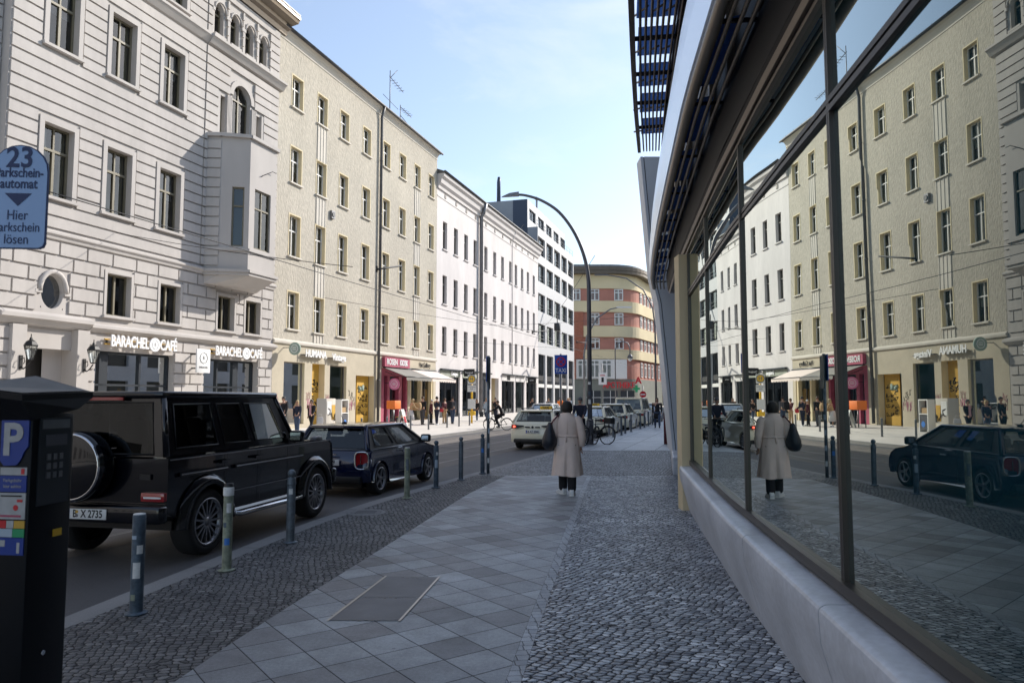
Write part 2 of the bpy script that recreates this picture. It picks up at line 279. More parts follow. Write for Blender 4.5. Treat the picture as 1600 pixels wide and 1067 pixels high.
mk('magenta', (0.40, 0.075, 0.13), 0.55, var=0.2, vs_=2)
mk('shop_red', (0.42, 0.03, 0.05), 0.6, var=0.25, vs_=3)
mk('green_lit', (0.02, 0.30, 0.12), 0.5)
mk('awning_grey', (0.24, 0.23, 0.21), 0.9, var=0.1, vs_=2)
mk('awning_pink', (0.74, 0.64, 0.58), 0.9, var=0.05, vs_=2)
mk('ochre', (0.60, 0.36, 0.06), 0.85, var=0.12, vs_=1.5)
mk('wood_door', (0.45, 0.22, 0.04), 0.5, var=0.15, vs_=3)
mk('letters_white', (0.85, 0.85, 0.85), 0.5)
mk('led_white', (1.0, 0.98, 0.95), 0.5, emit=0.35)
mk('wire_black', (0.012, 0.012, 0.014), 0.6)
mk('skin', (0.46, 0.27, 0.19), 0.55)
mk('hair_dark', (0.016, 0.012, 0.010), 0.6, bump=0.8, bs=90, bd=0.01)
mk('hair_brown', (0.09, 0.05, 0.03), 0.6, bump=0.6, bs=90, bd=0.01)
mk('hair_blond', (0.42, 0.30, 0.15), 0.6, bump=0.6, bs=90, bd=0.01)
mk('coat_beige', (0.74, 0.60, 0.53), 0.95, var=0.07, vs_=5, fine=0.08, fs=90, bump=0.35, bs=55, bd=0.006)
mk('cloth_black', (0.012, 0.012, 0.015), 0.9, bump=0.3, bs=20)
mk('cloth_navy', (0.016, 0.020, 0.04), 0.9, bump=0.3, bs=20)
mk('cloth_wine', (0.08, 0.016, 0.024), 0.9, bump=0.3, bs=20)
mk('cloth_grey', (0.10, 0.10, 0.11), 0.9, bump=0.3, bs=20)
mk('cloth_jeans', (0.05, 0.075, 0.13), 0.9, bump=0.3, bs=20)
mk('cloth_white', (0.62, 0.60, 0.58), 0.9, bump=0.3, bs=20)
mk('cloth_pink', (0.62, 0.34, 0.34), 0.9)
mk('cloth_sky', (0.40, 0.48, 0.56), 0.9)
mk('cloth_tan', (0.44, 0.30, 0.16), 0.9, bump=0.3, bs=20)
mk('cloth_red', (0.45, 0.03, 0.04), 0.9)
mk('shoe_white', (0.66, 0.67, 0.68), 0.6)
mk('leather_navy', (0.012, 0.016, 0.026), 0.5, bump=0.3, bs=25)

# ------------------------------------------------------------------ mesh builder
class MB:
    def __init__(s): s.v = []; s.f = []; s.m = []; s.mats = []; s.sm = []
    def mi(s, m):
        m = M[m] if isinstance(m, str) else m
        if m not in s.mats: s.mats.append(m)
        return s.mats.index(m)
    def add(s, verts, faces, m, smooth=False, X=None):
        o = len(s.v); k = s.mi(m)
        s.v += [tuple(X @ Vector(p)) for p in verts] if X is not None else [tuple(p) for p in verts]
        for f in faces: s.f.append([o + i for i in f]); s.m.append(k); s.sm.append(smooth)
        return s
    def quad(s, a, b, c, d, m): return s.add([a, b, c, d], [(0, 1, 2, 3)], m)
    def box(s, x0, x1, y0, y1, z0, z1, m, X=None):
        v = [(x0, y0, z0), (x1, y0, z0), (x1, y1, z0), (x0, y1, z0), (x0, y0, z1), (x1, y0, z1), (x1, y1, z1), (x0, y1, z1)]
        return s.add(v, [(0, 3, 2, 1), (4, 5, 6, 7), (0, 1, 5, 4), (1, 2, 6, 5), (2, 3, 7, 6), (3, 0, 4, 7)], m, False, X)
    def cyl(s, p0, p1, r0, r1=None, n=12, m=None, caps=True, smooth=True):
        p0, p1 = Vector(p0), Vector(p1); r1 = r0 if r1 is None else r1
        return s.tube([p0, p1], [r0, r1], n, m, caps, smooth)
    def tube(s, path, r, n=10, m=None, caps=True, smooth=True, closed=False):
        path = [Vector(p) for p in path]; k = len(path)
        rs = r if isinstance(r, (list, tuple)) else [r] * k
        up = None; vs_ = []
        for i in range(k):
            if closed: d = path[(i + 1) % k] - path[i - 1]
            else: d = path[min(i + 1, k - 1)] - path[max(i - 1, 0)]
            d = d.normalized() if d.length > 1e-9 else Vector((0, 0, 1))
            if up is None: up = Vector((0, 0, 1)) if abs(d.z) < 0.9 else Vector((1, 0, 0))
            a = d.cross(up).normalized(); b = a.cross(d).normalized(); up = b
            for j in range(n):
                q = 2 * math.pi * j / n; vs_.append(path[i] + (a * math.cos(q) + b * math.sin(q)) * rs[i])
        fs = []
        for i in range(k if closed else k - 1):
            i2 = (i + 1) % k
            for j in range(n): fs.append((i * n + j, i * n + (j + 1) % n, i2 * n + (j + 1) % n, i2 * n + j))
        s.add(vs_, fs, m, smooth)
        if caps and not closed:
            s.add(vs_[:n], [tuple(range(n))[::-1]], m); s.add(vs_[-n:], [tuple(range(n))], m)
        return s
    def lathe(s, prof, n=16, m=None, X=None, smooth=True):
        vs_ = []; fs = []
        for r, z in prof:
            for j in range(n): q = 2 * math.pi * j / n; vs_.append((r * math.cos(q), r * math.sin(q), z))
        for i in range(len(prof) - 1):
            for j in range(n): fs.append((i * n + j, i * n + (j + 1) % n, (i + 1) * n + (j + 1) % n, (i + 1) * n + j))
        return s.add(vs_, fs, m, smooth, X)
    def prism(s, poly, axis, a0, a1, m, X=None):
        """extrude a 2-D polygon; axis 'y': poly in (x,z), axis 'z': poly in (x,y), axis 'x': poly in (y,z)"""
        def P(p, a): return {'y': (p[0], a, p[1]), 'z': (p[0], p[1], a), 'x': (a, p[0], p[1])}[axis]
        n = len(poly); v = [P(p, a0) for p in poly] + [P(p, a1) for p in poly]
        f = [tuple(range(n))[::-1], tuple(range(n, 2 * n))] + [(i, (i + 1) % n, n + (i + 1) % n, n + i) for i in range(n)]
        return s.add(v, f, m, False, X)
    def sphere(s, c, r, m, nu=14, nv=9, X=None, sc=(1, 1, 1)):
        prof = [(max(1e-4, math.sin(math.pi * i / nv)) * r, -math.cos(math.pi * i / nv) * r) for i in range(nv + 1)]
        return s.lathe(prof, nu, m, (X or Matrix.Identity(4)) @ Matrix.Translation(c) @ Matrix.Diagonal((*sc, 1)))
    def text(s, body, size, depth, m, X, align='CENTER', sx=1.0, bold=0.0):
        cu = bpy.data.curves.new('t', 'FONT'); cu.body = body; cu.size = size; cu.extrude = depth / 2; cu.align_x = align; cu.align_y = 'CENTER'; cu.resolution_u = 3; cu.offset = bold
        o = bpy.data.objects.new('t', cu); COL.objects.link(o)
        dg = bpy.context.evaluated_depsgraph_get(); me = o.evaluated_get(dg).to_mesh()
        vs_ = [(v.co.x * sx, v.co.y, v.co.z) for v in me.vertices]; fs = [tuple(p.vertices) for p in me.polygons]
        o.evaluated_get(dg).to_mesh_clear(); bpy.data.objects.remove(o); bpy.data.curves.remove(cu)
        return s.add(vs_, fs, m, False, X)
    def build(s, name, parent=None, loc=None, rot=None, bevel=0.0, subsurf=0, seg=2):
        me = bpy.data.meshes.new(name); me.from_pydata(s.v, [], s.f)
        for m in s.mats: me.materials.append(m)
        for p, k, sm in zip(me.polygons, s.m, s.sm): p.material_index = k; p.use_smooth = sm
        bm = bmesh.new(); bm.from_mesh(me)
        bmesh.ops.remove_doubles(bm, verts=bm.verts, dist=1e-5); bmesh.ops.recalc_face_normals(bm, faces=bm.faces)
        if bevel:
            es = [e for e in bm.edges if len(e.link_faces) == 2 and e.calc_face_angle(0) > 0.6]
            bmesh.ops.bevel(bm, geom=es, offset=bevel, segments=seg, affect='EDGES', profile=0.5, clamp_overlap=True)
            for f in bm.faces: f.smooth = True
        bm.to_mesh(me); bm.free()
        o = bpy.data.objects.new(name, me); COL.objects.link(o)
        if parent: o.parent = parent
        if loc is not None: o.location = loc
        if rot is not None: o.rotation_euler = rot
        if bevel:
            me.set_sharp_from_angle(angle=R(35))
        if subsurf:
            mod = o.modifiers.new('s', 'SUBSURF'); mod.levels = mod.render_levels = subsurf
        return o

def tag(o, label=None, cat=None, group=None, kind=None):
    if label: o['label'] = label
    if cat: o['category'] = cat
    if group: o['group'] = group
    if kind: o['kind'] = kind
    return o
def thing(name, label, cat, loc=(0, 0, 0), rz=0.0, group=None):
    o = bpy.data.objects.new(name, None); COL.objects.link(o); o.location = loc; o.rotation_euler = (0, 0, rz); o.empty_display_size = 0.3
    return tag(o, label, cat, group)
def copy_tree(o, parent=None):
    c = o.copy(); COL.objects.link(c)
    if parent: c.parent = parent
    for ch in list(o.children): copy_tree(ch, c)
    return c
def lnk(o, name, parent, loc=(0, 0, 0), rz=0.0):
    """another object on the same mesh data"""
    c = o.copy(); c.name = name; COL.objects.link(c); c.parent = parent; c.location = loc; c.rotation_euler = (0, 0, rz); return c
def face_front(x, y, z): # text/plaque standing on a facade, facing -y (towards the street)
    return Matrix.Translation((x, y, z)) @ Matrix.Rotation(R(90), 4, 'X')

# ================================================================== GROUND
def lerp_tab(tab, y):
    if y <= tab[0][0]: a, b = tab[0], tab[1]
    elif y >= tab[-1][0]: a, b = tab[-2], tab[-1]
    else:
        for a, b in zip(tab, tab[1:]):
            if a[0] <= y <= b[0]: break
    return a[1] + (b[1] - a[1]) * (y - a[0]) / (b[0] - a[0])
K_T = [(-8, -4.75), (0, -4.02), (3, -3.74), (5.86, -3.50), (7.7, -3.24), (10.6, -2.78), (13.2, -2.15), (18.05, -0.60), (24.6, 1.52), (33.0, 4.07), (160, 42.5)]
SL_T = [(-8, -3.3), (0, -2.58), (4.85, -2.15), (5.95, -2.02), (7.26, -1.82), (9.7, -1.45), (13.84, -0.85), (17.2, -0.15)]
SR_T = [(-8, -1.75), (0, -0.66), (4.66, -0.065), (6.23, 0.146), (7.92, 0.40), (9.98, 0.69), (14.7, 1.36), (17.2, 1.74)]
G_T = [(-8.77, 0.43), (-6.2, 0.71), (-3.62, 0.99), (-1.04, 1.27), (1.54, 1.55), (4.115, 1.836), (6.69, 2.12), (9.39, 2.51), (11.83, 2.87)]
XG = lambda y: lerp_tab(G_T + [(14.3, 3.26), (17.2, 3.76), (21, 4.6)], y)
def strip(name, fa, fb, ys, m, z=0.0):
    mb = MB(); v = []
    for y in ys: v += [(fa(y), y, z), (fb(y), y, z)]
    mb.add(v, [(2 * i, 2 * i + 1, 2 * i + 3, 2 * i + 2) for i in range(len(ys) - 1)], m)
    return tag(mb.build(name), kind='structure')
def yr(a, b, n): return [a + (b - a) * i / n for i in range(n + 1)]
kx = lambda y: lerp_tab(K_T, y)
lx = lambda y: lerp_tab(SL_T, y)
rx = lambda y: lerp_tab(SR_T, y)
far_r = lambda y: XG(y) + 0.8 if y < 19 else W(0, -12)[0] + y * 0.3026
strip('kerbside_setts', kx, lambda y: lx(y) - 0.002, yr(-8, 17.2, 24), 'setts_kerb')
strip('slab_walkway', lx, rx, yr(-8, 17.2, 24), 'slabs')
strip('setts_border_row', lambda y: rx(y) + 0.002, lambda y: rx(y) + 0.10, yr(-8, 17.2, 24), 'setts_border')
strip('house_setts', lambda y: rx(y) + 0.102, far_r, yr(-8, 17.2, 24), 'setts_house')
strip('crossing_setts', kx, far_r, yr(17.202, 25.4, 10), 'setts_cross')
strip('far_slabs', kx, far_r, yr(25.402, 140, 12), 'slabs_far')
mb = MB(); mb.quad((-900, -900, -0.15), (900, -900, -0.15), (900, 1500, -0.15), (-900, 1500, -0.15), 'earth'); tag(mb.build('ground'), kind='structure')
def sheet(name, s0, s1, t0, t1, z, m):
    mb = MB(); n = 8
    for i in range(n):
        a, b = s0 + (s1 - s0) * i / n, s0 + (s1 - s0) * (i + 1) / n
        mb.quad(W(a, t0, z), W(b, t0, z), W(b, t1, z), W(a, t1, z), m)
    return tag(mb.build(name), kind='structure')
sheet('road', -30, 330, 3.2, 14.6, ROAD, 'asphalt')
sheet('tram_track_bed', -30, 330, 7.7, 13.1, ROAD + 0.004, 'tram_paving')
mb = MB()
for tt in (8.3, 9.735, 11.05, 12.485):
    for dt, ww in ((0, 0.06), (0.085, 0.03)):
        a = tt + dt; mb.quad(W(-30, a, ROAD + 0.008), W(330, a, ROAD + 0.008), W(330, a + ww, ROAD + 0.008), W(-30, a + ww, ROAD + 0.008), 'rail_steel')
tag(mb.build('tram_rails'), kind='structure')
# far pavement with its kerb
mb = MB()
mb.box(-20, 330, -10.6, 0.6, -0.14, 0.0, 'far_paving', Matrix.Translation(W(0, TF, 0)) @ Matrix.Rotation(ROT, 4, 'Z'))
for i in range(190):
    s = -5 + i * 1.0
    mb.box(s + 0.004, s + 0.996, -10.84, -10.602, -0.14, 0.002 + random.uniform(-.003, .003), 'granite_kerb', Matrix.Translation(W(0, TF, 0)) @ Matrix.Rotation(ROT, 4, 'Z'))
tag(mb.build('far_pavement'), kind='structure')
# near kerb stones
mb = MB(); y = -8.0
while y < 130:
    dy = 1.0; p, q = Vector((kx(y), y, 0)), Vector((kx(y + dy), y + dy, 0)); d = (q - p).normalized(); nrm = Vector((-d.y, d.x, 0)); g = d * 0.004; z = random.uniform(-0.004, 0.004)
    a, b, c, e = p + g, q - g, q - g + nrm * 0.25, p + g + nrm * 0.25
    lo = Vector((0, 0, -0.14)); hi = Vector((0, 0, z)); r = nrm * 0.015; rz = Vector((0, 0, z - 0.02))
    c2, e2 = c - r, e - r
    mb.add([a + lo, b + lo, c + lo, e + lo, a + hi, b + hi, c2 + hi, e2 + hi, c + rz, e + rz], [(4, 5, 6, 7), (7, 6, 8, 9), (9, 8, 2, 3), (0, 1, 5, 4), (1, 2, 8, 6, 5), (0, 4, 7, 9, 3)], 'granite_kerb')
    y += dy
tag(mb.build('kerb'), kind='structure')

mb = MB(); mb.quad((-30, -150, -.146), (160, -150, -.146), (160, -14.5, -.146), (-30, -14.5, -.146), 'concrete_grey'); tag(mb.build('bounce_ground'), kind='structure')  # unseen ground sheet added behind the camera to bounce light up the street
# ================================================================== FACADE TOOLS
def wall_grid(mb, x0, x1, z0, z1, holes, m, y=0.0, depth=0.25, mr=None, X=None, back=0.5):
    mr = mr or m
    xs = sorted(set([x0, x1] + [min(max(h[i], x0), x1) for h in holes for i in (0, 1)])); zs = sorted(set([z0, z1] + [min(max(h[i], z0), z1) for h in holes for i in (2, 3)]))
    ins = lambda x, z: any(h[0] < x < h[1] and h[2] < z < h[3] for h in holes)
    for i in range(len(xs) - 1):
        for j in range(len(zs) - 1):
            if not ins((xs[i] + xs[i + 1]) / 2, (zs[j] + zs[j + 1]) / 2):
                mb.add([(xs[i], y, zs[j]), (xs[i + 1], y, zs[j]), (xs[i + 1], y, zs[j + 1]), (xs[i], y, zs[j + 1])], [(0, 1, 2, 3)], m, False, X)
    for a, b, c, d in [h[:4] for h in holes]:
        e = y + depth
        for q in ([(a, y, c), (a, e, c), (a, e, d), (a, y, d)], [(b, y, c), (b, y, d), (b, e, d), (b, e, c)], [(a, y, d), (a, e, d), (b, e, d), (b, y, d)], [(a, y, c), (b, y, c), (b, e, c), (a, e, c)]):
            mb.add(q, [(0, 1, 2, 3)], mr, False, X)
        if back:
            e2 = e + back
            mb.add([(a - .1, e2, c - .1), (b + .1, e2, c - .1), (b + .1, e2, d + .1), (a - .1, e2, d + .1), (a - .1, e + .06, c - .1), (b + .1, e + .06, c - .1), (b + .1, e + .06, d + .1), (a - .1, e + .06, d + .1)],
                   [(0, 1, 2, 3), (0, 1, 5, 4), (1, 2, 6, 5), (2, 3, 7, 6), (3, 0, 4, 7)], 'room_dark', False, X)
def arch_fill(mb, a, b, zs, zt, m, y=0.0, depth=0.25, mr=None, X=None, n=14):
    """close the corners above a round-headed opening whose rectangular hole is a..b, up to zt"""
    r = (b - a) / 2; c = (a + b) / 2; k = (zt - zs)
    P = [(c - r * math.cos(math.pi * i / n), zs + k * math.sin(math.pi * i / n)) for i in range(n + 1)]
    for p, q in zip(P, P[1:]):
        mb.add([(p[0], y, p[1]), (q[0], y, q[1]), (q[0], y, zt), (p[0], y, zt)], [(0, 1, 2, 3)], m, False, X)
        mb.add([(p[0], y, p[1]), (q[0], y, q[1]), (q[0], y + depth, q[1]), (p[0], y + depth, p[1])], [(0, 1, 2, 3)], mr or m, True, X)
def oval_fill(mb, a, b, c, d, m, y=0.0, depth=0.3, n=28):
    cx, cz, ra, rb = (a + b) / 2, (c + d) / 2, (b - a) / 2, (d - c) / 2
    for i in range(n):
        t0, t1 = 2 * math.pi * i / n, 2 * math.pi * (i + 1) / n
        p, q = (cx + ra * math.cos(t0), cz + rb * math.sin(t0)), (cx + ra * math.cos(t1), cz + rb * math.sin(t1))
        sq = lambda t: (cx + ra * max(-1, min(1, 1.4143 * math.cos(t))), cz + rb * max(-1, min(1, 1.4143 * math.sin(t))))
        u, v = sq(t0), sq(t1)
        mb.add([(p[0], y, p[1]), (q[0], y, q[1]), (v[0], y, v[1]), (u[0], y, u[1])], [(0, 1, 2, 3)], m)
        mb.add([(p[0], y, p[1]), (q[0], y, q[1]), (q[0], y + depth, q[1]), (p[0], y + depth, p[1])], [(0, 1, 2, 3)], m, True)
def minus(iv, cuts):
    out = [iv]
    for c in cuts:
        nx = []
        for a, b in out:
            if c[1] <= a or c[0] >= b: nx.append((a, b)); continue
            if c[0] > a: nx.append((a, c[0]))
            if c[1] < b: nx.append((c[1], b))
        out = nx
    return [q for q in out if q[1] - q[0] > 0.04]
def rustic(mb, x0, x1, z0, z1, course, excl, m, y=0.0, gap=0.08, proud=0.07, block=0.0, X=None):
    n = max(1, round((z1 - z0) / course)); ch = (z1 - z0) / n
    for i in range(n):
        a, b = z0 + i * ch + gap / 2, z0 + (i + 1) * ch - gap / 2
        for p, q in minus((x0, x1), [(e[0], e[1]) for e in excl if e[2] < b - 0.02 and e[3] > a + 0.02]):
            segs = [(p, q)]
            if block:
                segs = []; k0 = math.floor((p - (block / 2 if i % 2 else 0)) / block); xx = p
                while xx < q - 1e-6:
                    k0 += 1; e = min(q, k0 * block + (block / 2 if i % 2 else 0))
                    if e - xx > 0.12: segs.append((xx, e - (gap if e < q else 0)))
                    elif segs: segs[-1] = (segs[-1][0], e - (gap if e < q else 0))
                    xx = e
            for u, v in segs: mb.box(u, v, y - proud, y + 0.001, a, b, m, X)
def surround(mb, h, m, wd=0.2, proud=0.10, top=0.2, sill=True, y=0.0, X=None):
    a, b, c, d = h[:4]
    mb.box(a - wd, a, y - proud, y + .001, c, d, m, X); mb.box(b, b + wd, y - proud, y + .001, c, d, m, X); mb.box(a - wd, b + wd, y - proud, y + .001, d, d + top, m, X)
    if sill: mb.box(a - wd - .05, b + wd + .05, y - proud - 0.09, y + .001, c - .11, c - .001, m, X)
def win_parts(w, h, fm, glass='glass', fw=0.07, transom=0.68, mull=True, curt=None, bars=()):
    """frame with its origin at the bottom left of the opening; returns (frame mesh builder, pane builder, curtain builder)"""
    f = MB(); d0, d1 = -0.05, 0.04
    f.box(0, fw, d0, d1, 0, h, fm); f.box(w - fw, w, d0, d1, 0, h, fm); f.box(fw, w - fw, d0, d1, 0, fw * 1.1, fm); f.box(fw, w - fw, d0, d1, h - fw, h, fm)
    if transom:
        zt = h * transom; f.box(fw, w - fw, d0 - 0.02, d1, zt - fw * .55, zt + fw * .55, fm)
    if mull:
        f.box(w / 2 - fw * .6, w / 2 + fw * .6, d0 - 0.012, d1, fw * 1.1, (h * transom - fw * .55) if transom else h - fw, fm)
        if transom: f.box(w / 2 - fw * .4, w / 2 + fw * .4, d0, d1, h * transom + fw * .55, h - fw, fm)
    for xb in bars: f.box(w * xb - fw * .4, w * xb + fw * .4, d0, d1, fw, h - fw, fm)
    p = MB(); p.quad((fw * .5, 0.0, fw * .5), (w - fw * .5, 0.0, fw * .5), (w - fw * .5, 0.0, h - fw * .5), (fw * .5, 0.0, h - fw * .5), glass)
    c = None
    if curt:
        c = MB()
        for a, b, lo, hi, cm in curt:
            n = max(4, int((b - a) * w / 0.07)); xs = [w * a + (w * (b - a)) * i / n for i in range(n + 1)]
            v = []
            for i, x in enumerate(xs): yy = 0.17 + (0.02 if i % 2 else -0.02); v += [(x, yy, h * lo), (x, yy, h * hi)]
            c.add(v, [(2 * i, 2 * i + 2, 2 * i + 3, 2 * i + 1) for i in range(n)], cm)
    return f, p, c
PROTO = {}
def put_window(parent, key, spec, x, y, z, rz=0.0, name='window'):
    """the first of a kind is built, later ones are copies of window > pane, curtain"""
    if key not in PROTO:
        f, p, c = win_parts(**spec)
        o = f.build(name, parent, (x, y, z), (0, 0, rz)); p.build('pane', o)
        if c: c.build('curtain', o)
        PROTO[key] = o; return o
    src = PROTO[key]; o = src.copy(); COL.objects.link(o); o.parent = parent; o.location = (x, y, z); o.rotation_euler = (0, 0, rz)
    for ch in src.children:
        d = ch.copy(); COL.objects.link(d); d.parent = o
    return o
def profile_x(mb, prof, x0, x1, m, X=None): mb.prism(prof, 'x', x0, x1, m, X)

# ================================================================== GREY CAFE HOUSE
S0 = 14.0
b1 = thing('corner_cafe_house', 'grey rusticated stucco house with bay window and cafe shopfronts on the ground floor', 'building', W(S0, TF), ROT)
X = lambda s: s - S0
cols = (20.55, 23.43, 26.32); ww = 1.30
rows = ((9.33, 12.08), (15.08, 17.80), (19.98, 22.0))
H1 = [(X(c), X(c) + ww, a, b) for c in cols for a, b in rows]
MEZ = [(X(a), X(b), 5.15, 6.88) for a, b in ((23.7, 24.95), (26.6, 27.85), (30.44, 31.7), (32.6, 33.85))]
OC = (X(20.80), X(21.76), 5.12, 6.40)
AR = [(X(a), X(a) + 0.68, 19.95, 21.55) for a in (29.64, 30.85, 32.05, 33.25)]
TRI = [(X(30.15), X(30.65), 15.0, 17.0), (X(33.05), X(33.5), 15.0, 17.0)]; BIG = (X(31.13), X(32.6), 14.75, 18.07)
SH = [(X(23.3), X(27.65), 0.0, 3.70), (X(29.6), X(33.8), 0.0, 3.70)]; PORT = (X(20.2), X(22.3), 0.0, 4.38)
wallb = MB()
allh = H1 + MEZ + [OC] + AR + TRI + [BIG]
wall_grid(wallb, X(19.1), X(35.1), 4.4, 22.6, allh, 'plaster_grey_smooth', depth=0.34, back=0.6)
wall_grid(wallb, X(19.1), X(35.1), 0.0, 4.4, SH + [PORT], 'plaster_grey_smooth', depth=0.55, back=0)
LH = [(X(15.6), X(16.9), a, b) for a, b in rows] + [(X(15.7), X(16.9), 5.15, 6.88)]
wall_grid(wallb, 0, X(19.1), 0, 22.6, LH, 'plaster_grey_smooth', y=0.4, depth=0.3)
wallb.quad((X(19.1), 0, 0), (X(19.1), 0.4, 0), (X(19.1), 0.4, 22.6), (X(19.1), 0, 22.6), 'plaster_grey_smooth')
arch_fill(wallb, BIG[0], BIG[1], 17.33, 18.07, 'plaster_grey_smooth', depth=0.34)
for h in AR: arch_fill(wallb, h[0], h[1], 21.2, 21.55, 'plaster_grey_smooth', depth=0.34)
oval_fill(wallb, *OC, 'plaster_grey_smooth')
g = lambda h, a=0.26, t=0.26, b=0.14: (h[0] - a, h[1] + a, h[2] - b, h[3] + t)
ex = [g(h) for h in H1] + [g(h, .2, .2, .16) for h in AR] + [(X(29.98), X(33.68), 14.6, 17.1), (X(30.85), X(32.88), 14.6, 18.4), (X(29.3), X(33.55), 7.6, 14.7)]
rustic(wallb, X(19.14), X(29.05), 8.15, 19.1, 0.475, ex, 'plaster_grey')
rustic(wallb, X(29.1), X(35.0), 8.15, 19.1, 0.475, ex, 'plaster_grey', proud=0.11)
rustic(wallb, X(19.14), X(29.05), 19.72, 22.55, 0.475, ex, 'plaster_grey')
rustic(wallb, X(29.1), X(35.0), 19.72, 22.55, 0.475, ex, 'plaster_grey', proud=0.11)
rustic(wallb, 0, X(19.05), 8.15, 22.55, 0.475, [g(h) for h in LH], 'plaster_grey', y=0.4)
exl = [g(h, .17, .17, .13) for h in MEZ] + [(OC[0] - .22, OC[1] + .22, OC[2] - .2, OC[3] + .22)] + [(h[0] - .02, h[1] + .02, h[2], h[3] + .75) for h in SH] + [(PORT[0] - .55, PORT[1] + .55, 0, 4.75)]
rustic(wallb, X(19.14), X(35.0), 4.98, 7.7, 0.53, exl, 'plaster_grey', block=1.25)
rustic(wallb, X(19.14), X(35.0), 0.5, 4.34, 0.50, exl, 'plaster_grey', block=1.05)
rustic(wallb, 0, X(19.05), 0.5, 7.7, 0.52, [g(h) for h in LH], 'plaster_grey', y=0.4, block=1.25)
for h in H1 + LH[:3]: surround(wallb, h, 'plaster_grey_smooth', y=0.4 if h in LH else 0)
for h in MEZ: surround(wallb, h, 'plaster_grey_smooth', 0.13, 0.09, 0.13)
for h in AR:                                   # hood moulds over the little arches
    c = (h[0] + h[1]) / 2; wallb.tube([(c - .44 * math.cos(math.pi * i / 10), -0.09, 21.2 + .46 * math.sin(math.pi * i / 10)) for i in range(11)], 0.06, 6, 'plaster_grey_smooth')
    for sg in (-1, 1): wallb.box(c + sg * .44 - (.16 if sg < 0 else 0), c + sg * .44 + (.16 if sg > 0 else 0), -.13, .001, 21.02, 21.2, 'plaster_grey_smooth')
    wallb.box(h[0] - .07, h[1] + .07, -.15, .001, 19.84, 19.945, 'plaster_grey_smooth')
c = (BIG[0] + BIG[1]) / 2
for i in range(14):                            # archivolt
    t0, t1 = math.pi * i / 14, math.pi * (i + 1) / 14; P = lambda r, t, yy: (c - r * math.cos(t), yy, 17.33 + r * math.sin(t))
    wallb.add([P(.735, t0, -.09), P(1.0, t0, -.09), P(1.0, t1, -.09), P(.735, t1, -.09), P(.735, t0, 0), P(1.0, t0, 0), P(1.0, t1, 0), P(.735, t1, 0)], [(0, 1, 2, 3), (1, 2, 6, 5), (0, 3, 7, 4)], 'plaster_grey_smooth')
for xa, xb in ((X(29.98), TRI[0][0]), (TRI[1][1], X(33.68))): wallb.box(xa, xb, -.09, .001, 14.75, 17.1, 'plaster_grey_smooth')
for q in range(4):                             # fluted posts beside the arch
    for x0 in (X(30.68), X(32.66)): wallb.box(x0 + q * .1, x0 + q * .1 + .06, -.10, .001, 14.75, 17.15, 'plaster_grey_smooth')
profile_x(wallb, [(0, 7.72), (-.10, 7.75), (-.12, 7.86), (-.2, 7.92), (-.2, 8.0), (0, 8.1)], X(19.05), X(35.1), 'plaster_grey_smooth')
profile_x(wallb, [(0, 19.15), (-.10, 19.2), (-.28, 19.45), (-.34, 19.5), (-.34, 19.62), (0, 19.7)], X(19.05), X(29.15), 'plaster_grey_smooth')
profile_x(wallb, [(0, 19.15), (-.2, 19.2), (-.38, 19.45), (-.46, 19.5), (-.46, 19.62), (0, 19.72)], X(29.15), X(35.3), 'plaster_grey_smooth')
profile_x(wallb, [(0, 4.42), (-.12, 4.46), (-.24, 4.62), (-.36, 4.66), (-.36, 4.80), (0, 4.95)], X(19.05), X(22.9), 'plaster_grey_smooth')
profile_x(wallb, [(0, 4.40), (-.10, 4.42), (-.20, 4.52), (-.28, 4.56), (-.28, 4.66), (0, 4.78)], X(22.9), X(35.2), 'plaster_grey_smooth')
for xa in (X(19.6), X(22.3)): wallb.box(xa, xa + .55, -.22, .001, 0, 4.41, 'plaster_grey_smooth')   # portal pilasters
wallb.box(X(20.2), X(22.3), .1, .549, 3.62, 4.37, 'plaster_grey_smooth')
wallb.quad((X(20.2), .9, 0), (X(22.3), .9, 0), (X(22.3), .9, 4.4), (X(20.2), .9, 4.4), 'room_dark')
wallb.box(X(21.45), X(22.299), .55, .56, 0, 3.619, 'plaster_grey_smooth')
o = OC; cx, cz = (o[0] + o[1]) / 2, (o[2] + o[3]) / 2
wallb.tube([(cx + .57 * math.cos(math.pi * i / 12), -.03, cz + .76 * math.sin(math.pi * i / 12)) for i in range(13)], 0.10, 6, 'plaster_grey_smooth')
for sg in (-1, 1): wallb.box(cx + sg * .62 - .14, cx + sg * .62 + .14, -.08, .001, cz - .1, cz + .02, 'plaster_grey_smooth')
wallb.quad((0, 9, 0), (X(35.1), 9, 0), (X(35.1), 9, 22.6), (0, 9, 22.6), 'plaster_grey_smooth'); wallb.quad((X(35.09), 0, 5), (X(35.09), 9, 5), (X(35.09), 9, 23), (X(35.09), 0, 23), 'plaster_grey_smooth')
wallb.box(X(-60), -.002, .4, 9, 0, 22.6, 'plaster_grey_smooth')
for q in range(18):
    for zz in (1.0, 9.3, 15.0): wallb.box(X(-57) + q * 3.9, X(-55.2) + q * 3.9, .36, .41, zz, zz + 2.8, 'room_dark')
wallb.build('wall', b1)
cor = MB()
profile_x(cor, [(0.3, 22.6), (-.14, 22.6), (-.2, 22.86), (-.42, 22.95), (-.46, 23.12), (-.92, 23.2), (-.98, 23.36), (-1.05, 23.4), (-1.05, 23.58), (0.3, 23.9)], X(14), X(35.55), 'bronze_light')
cor.build('cornice', b1)
rf = MB(); profile_x(rf, [(-1.09, 23.585), (-1.09, 23.67), (0, 24.2), (4.5, 27.4), (9, 24), (9, 22.7), (.31, 22.7), (.31, 23.92)], X(14), X(35.5), 'zinc_dark'); rf.build('roof', b1)
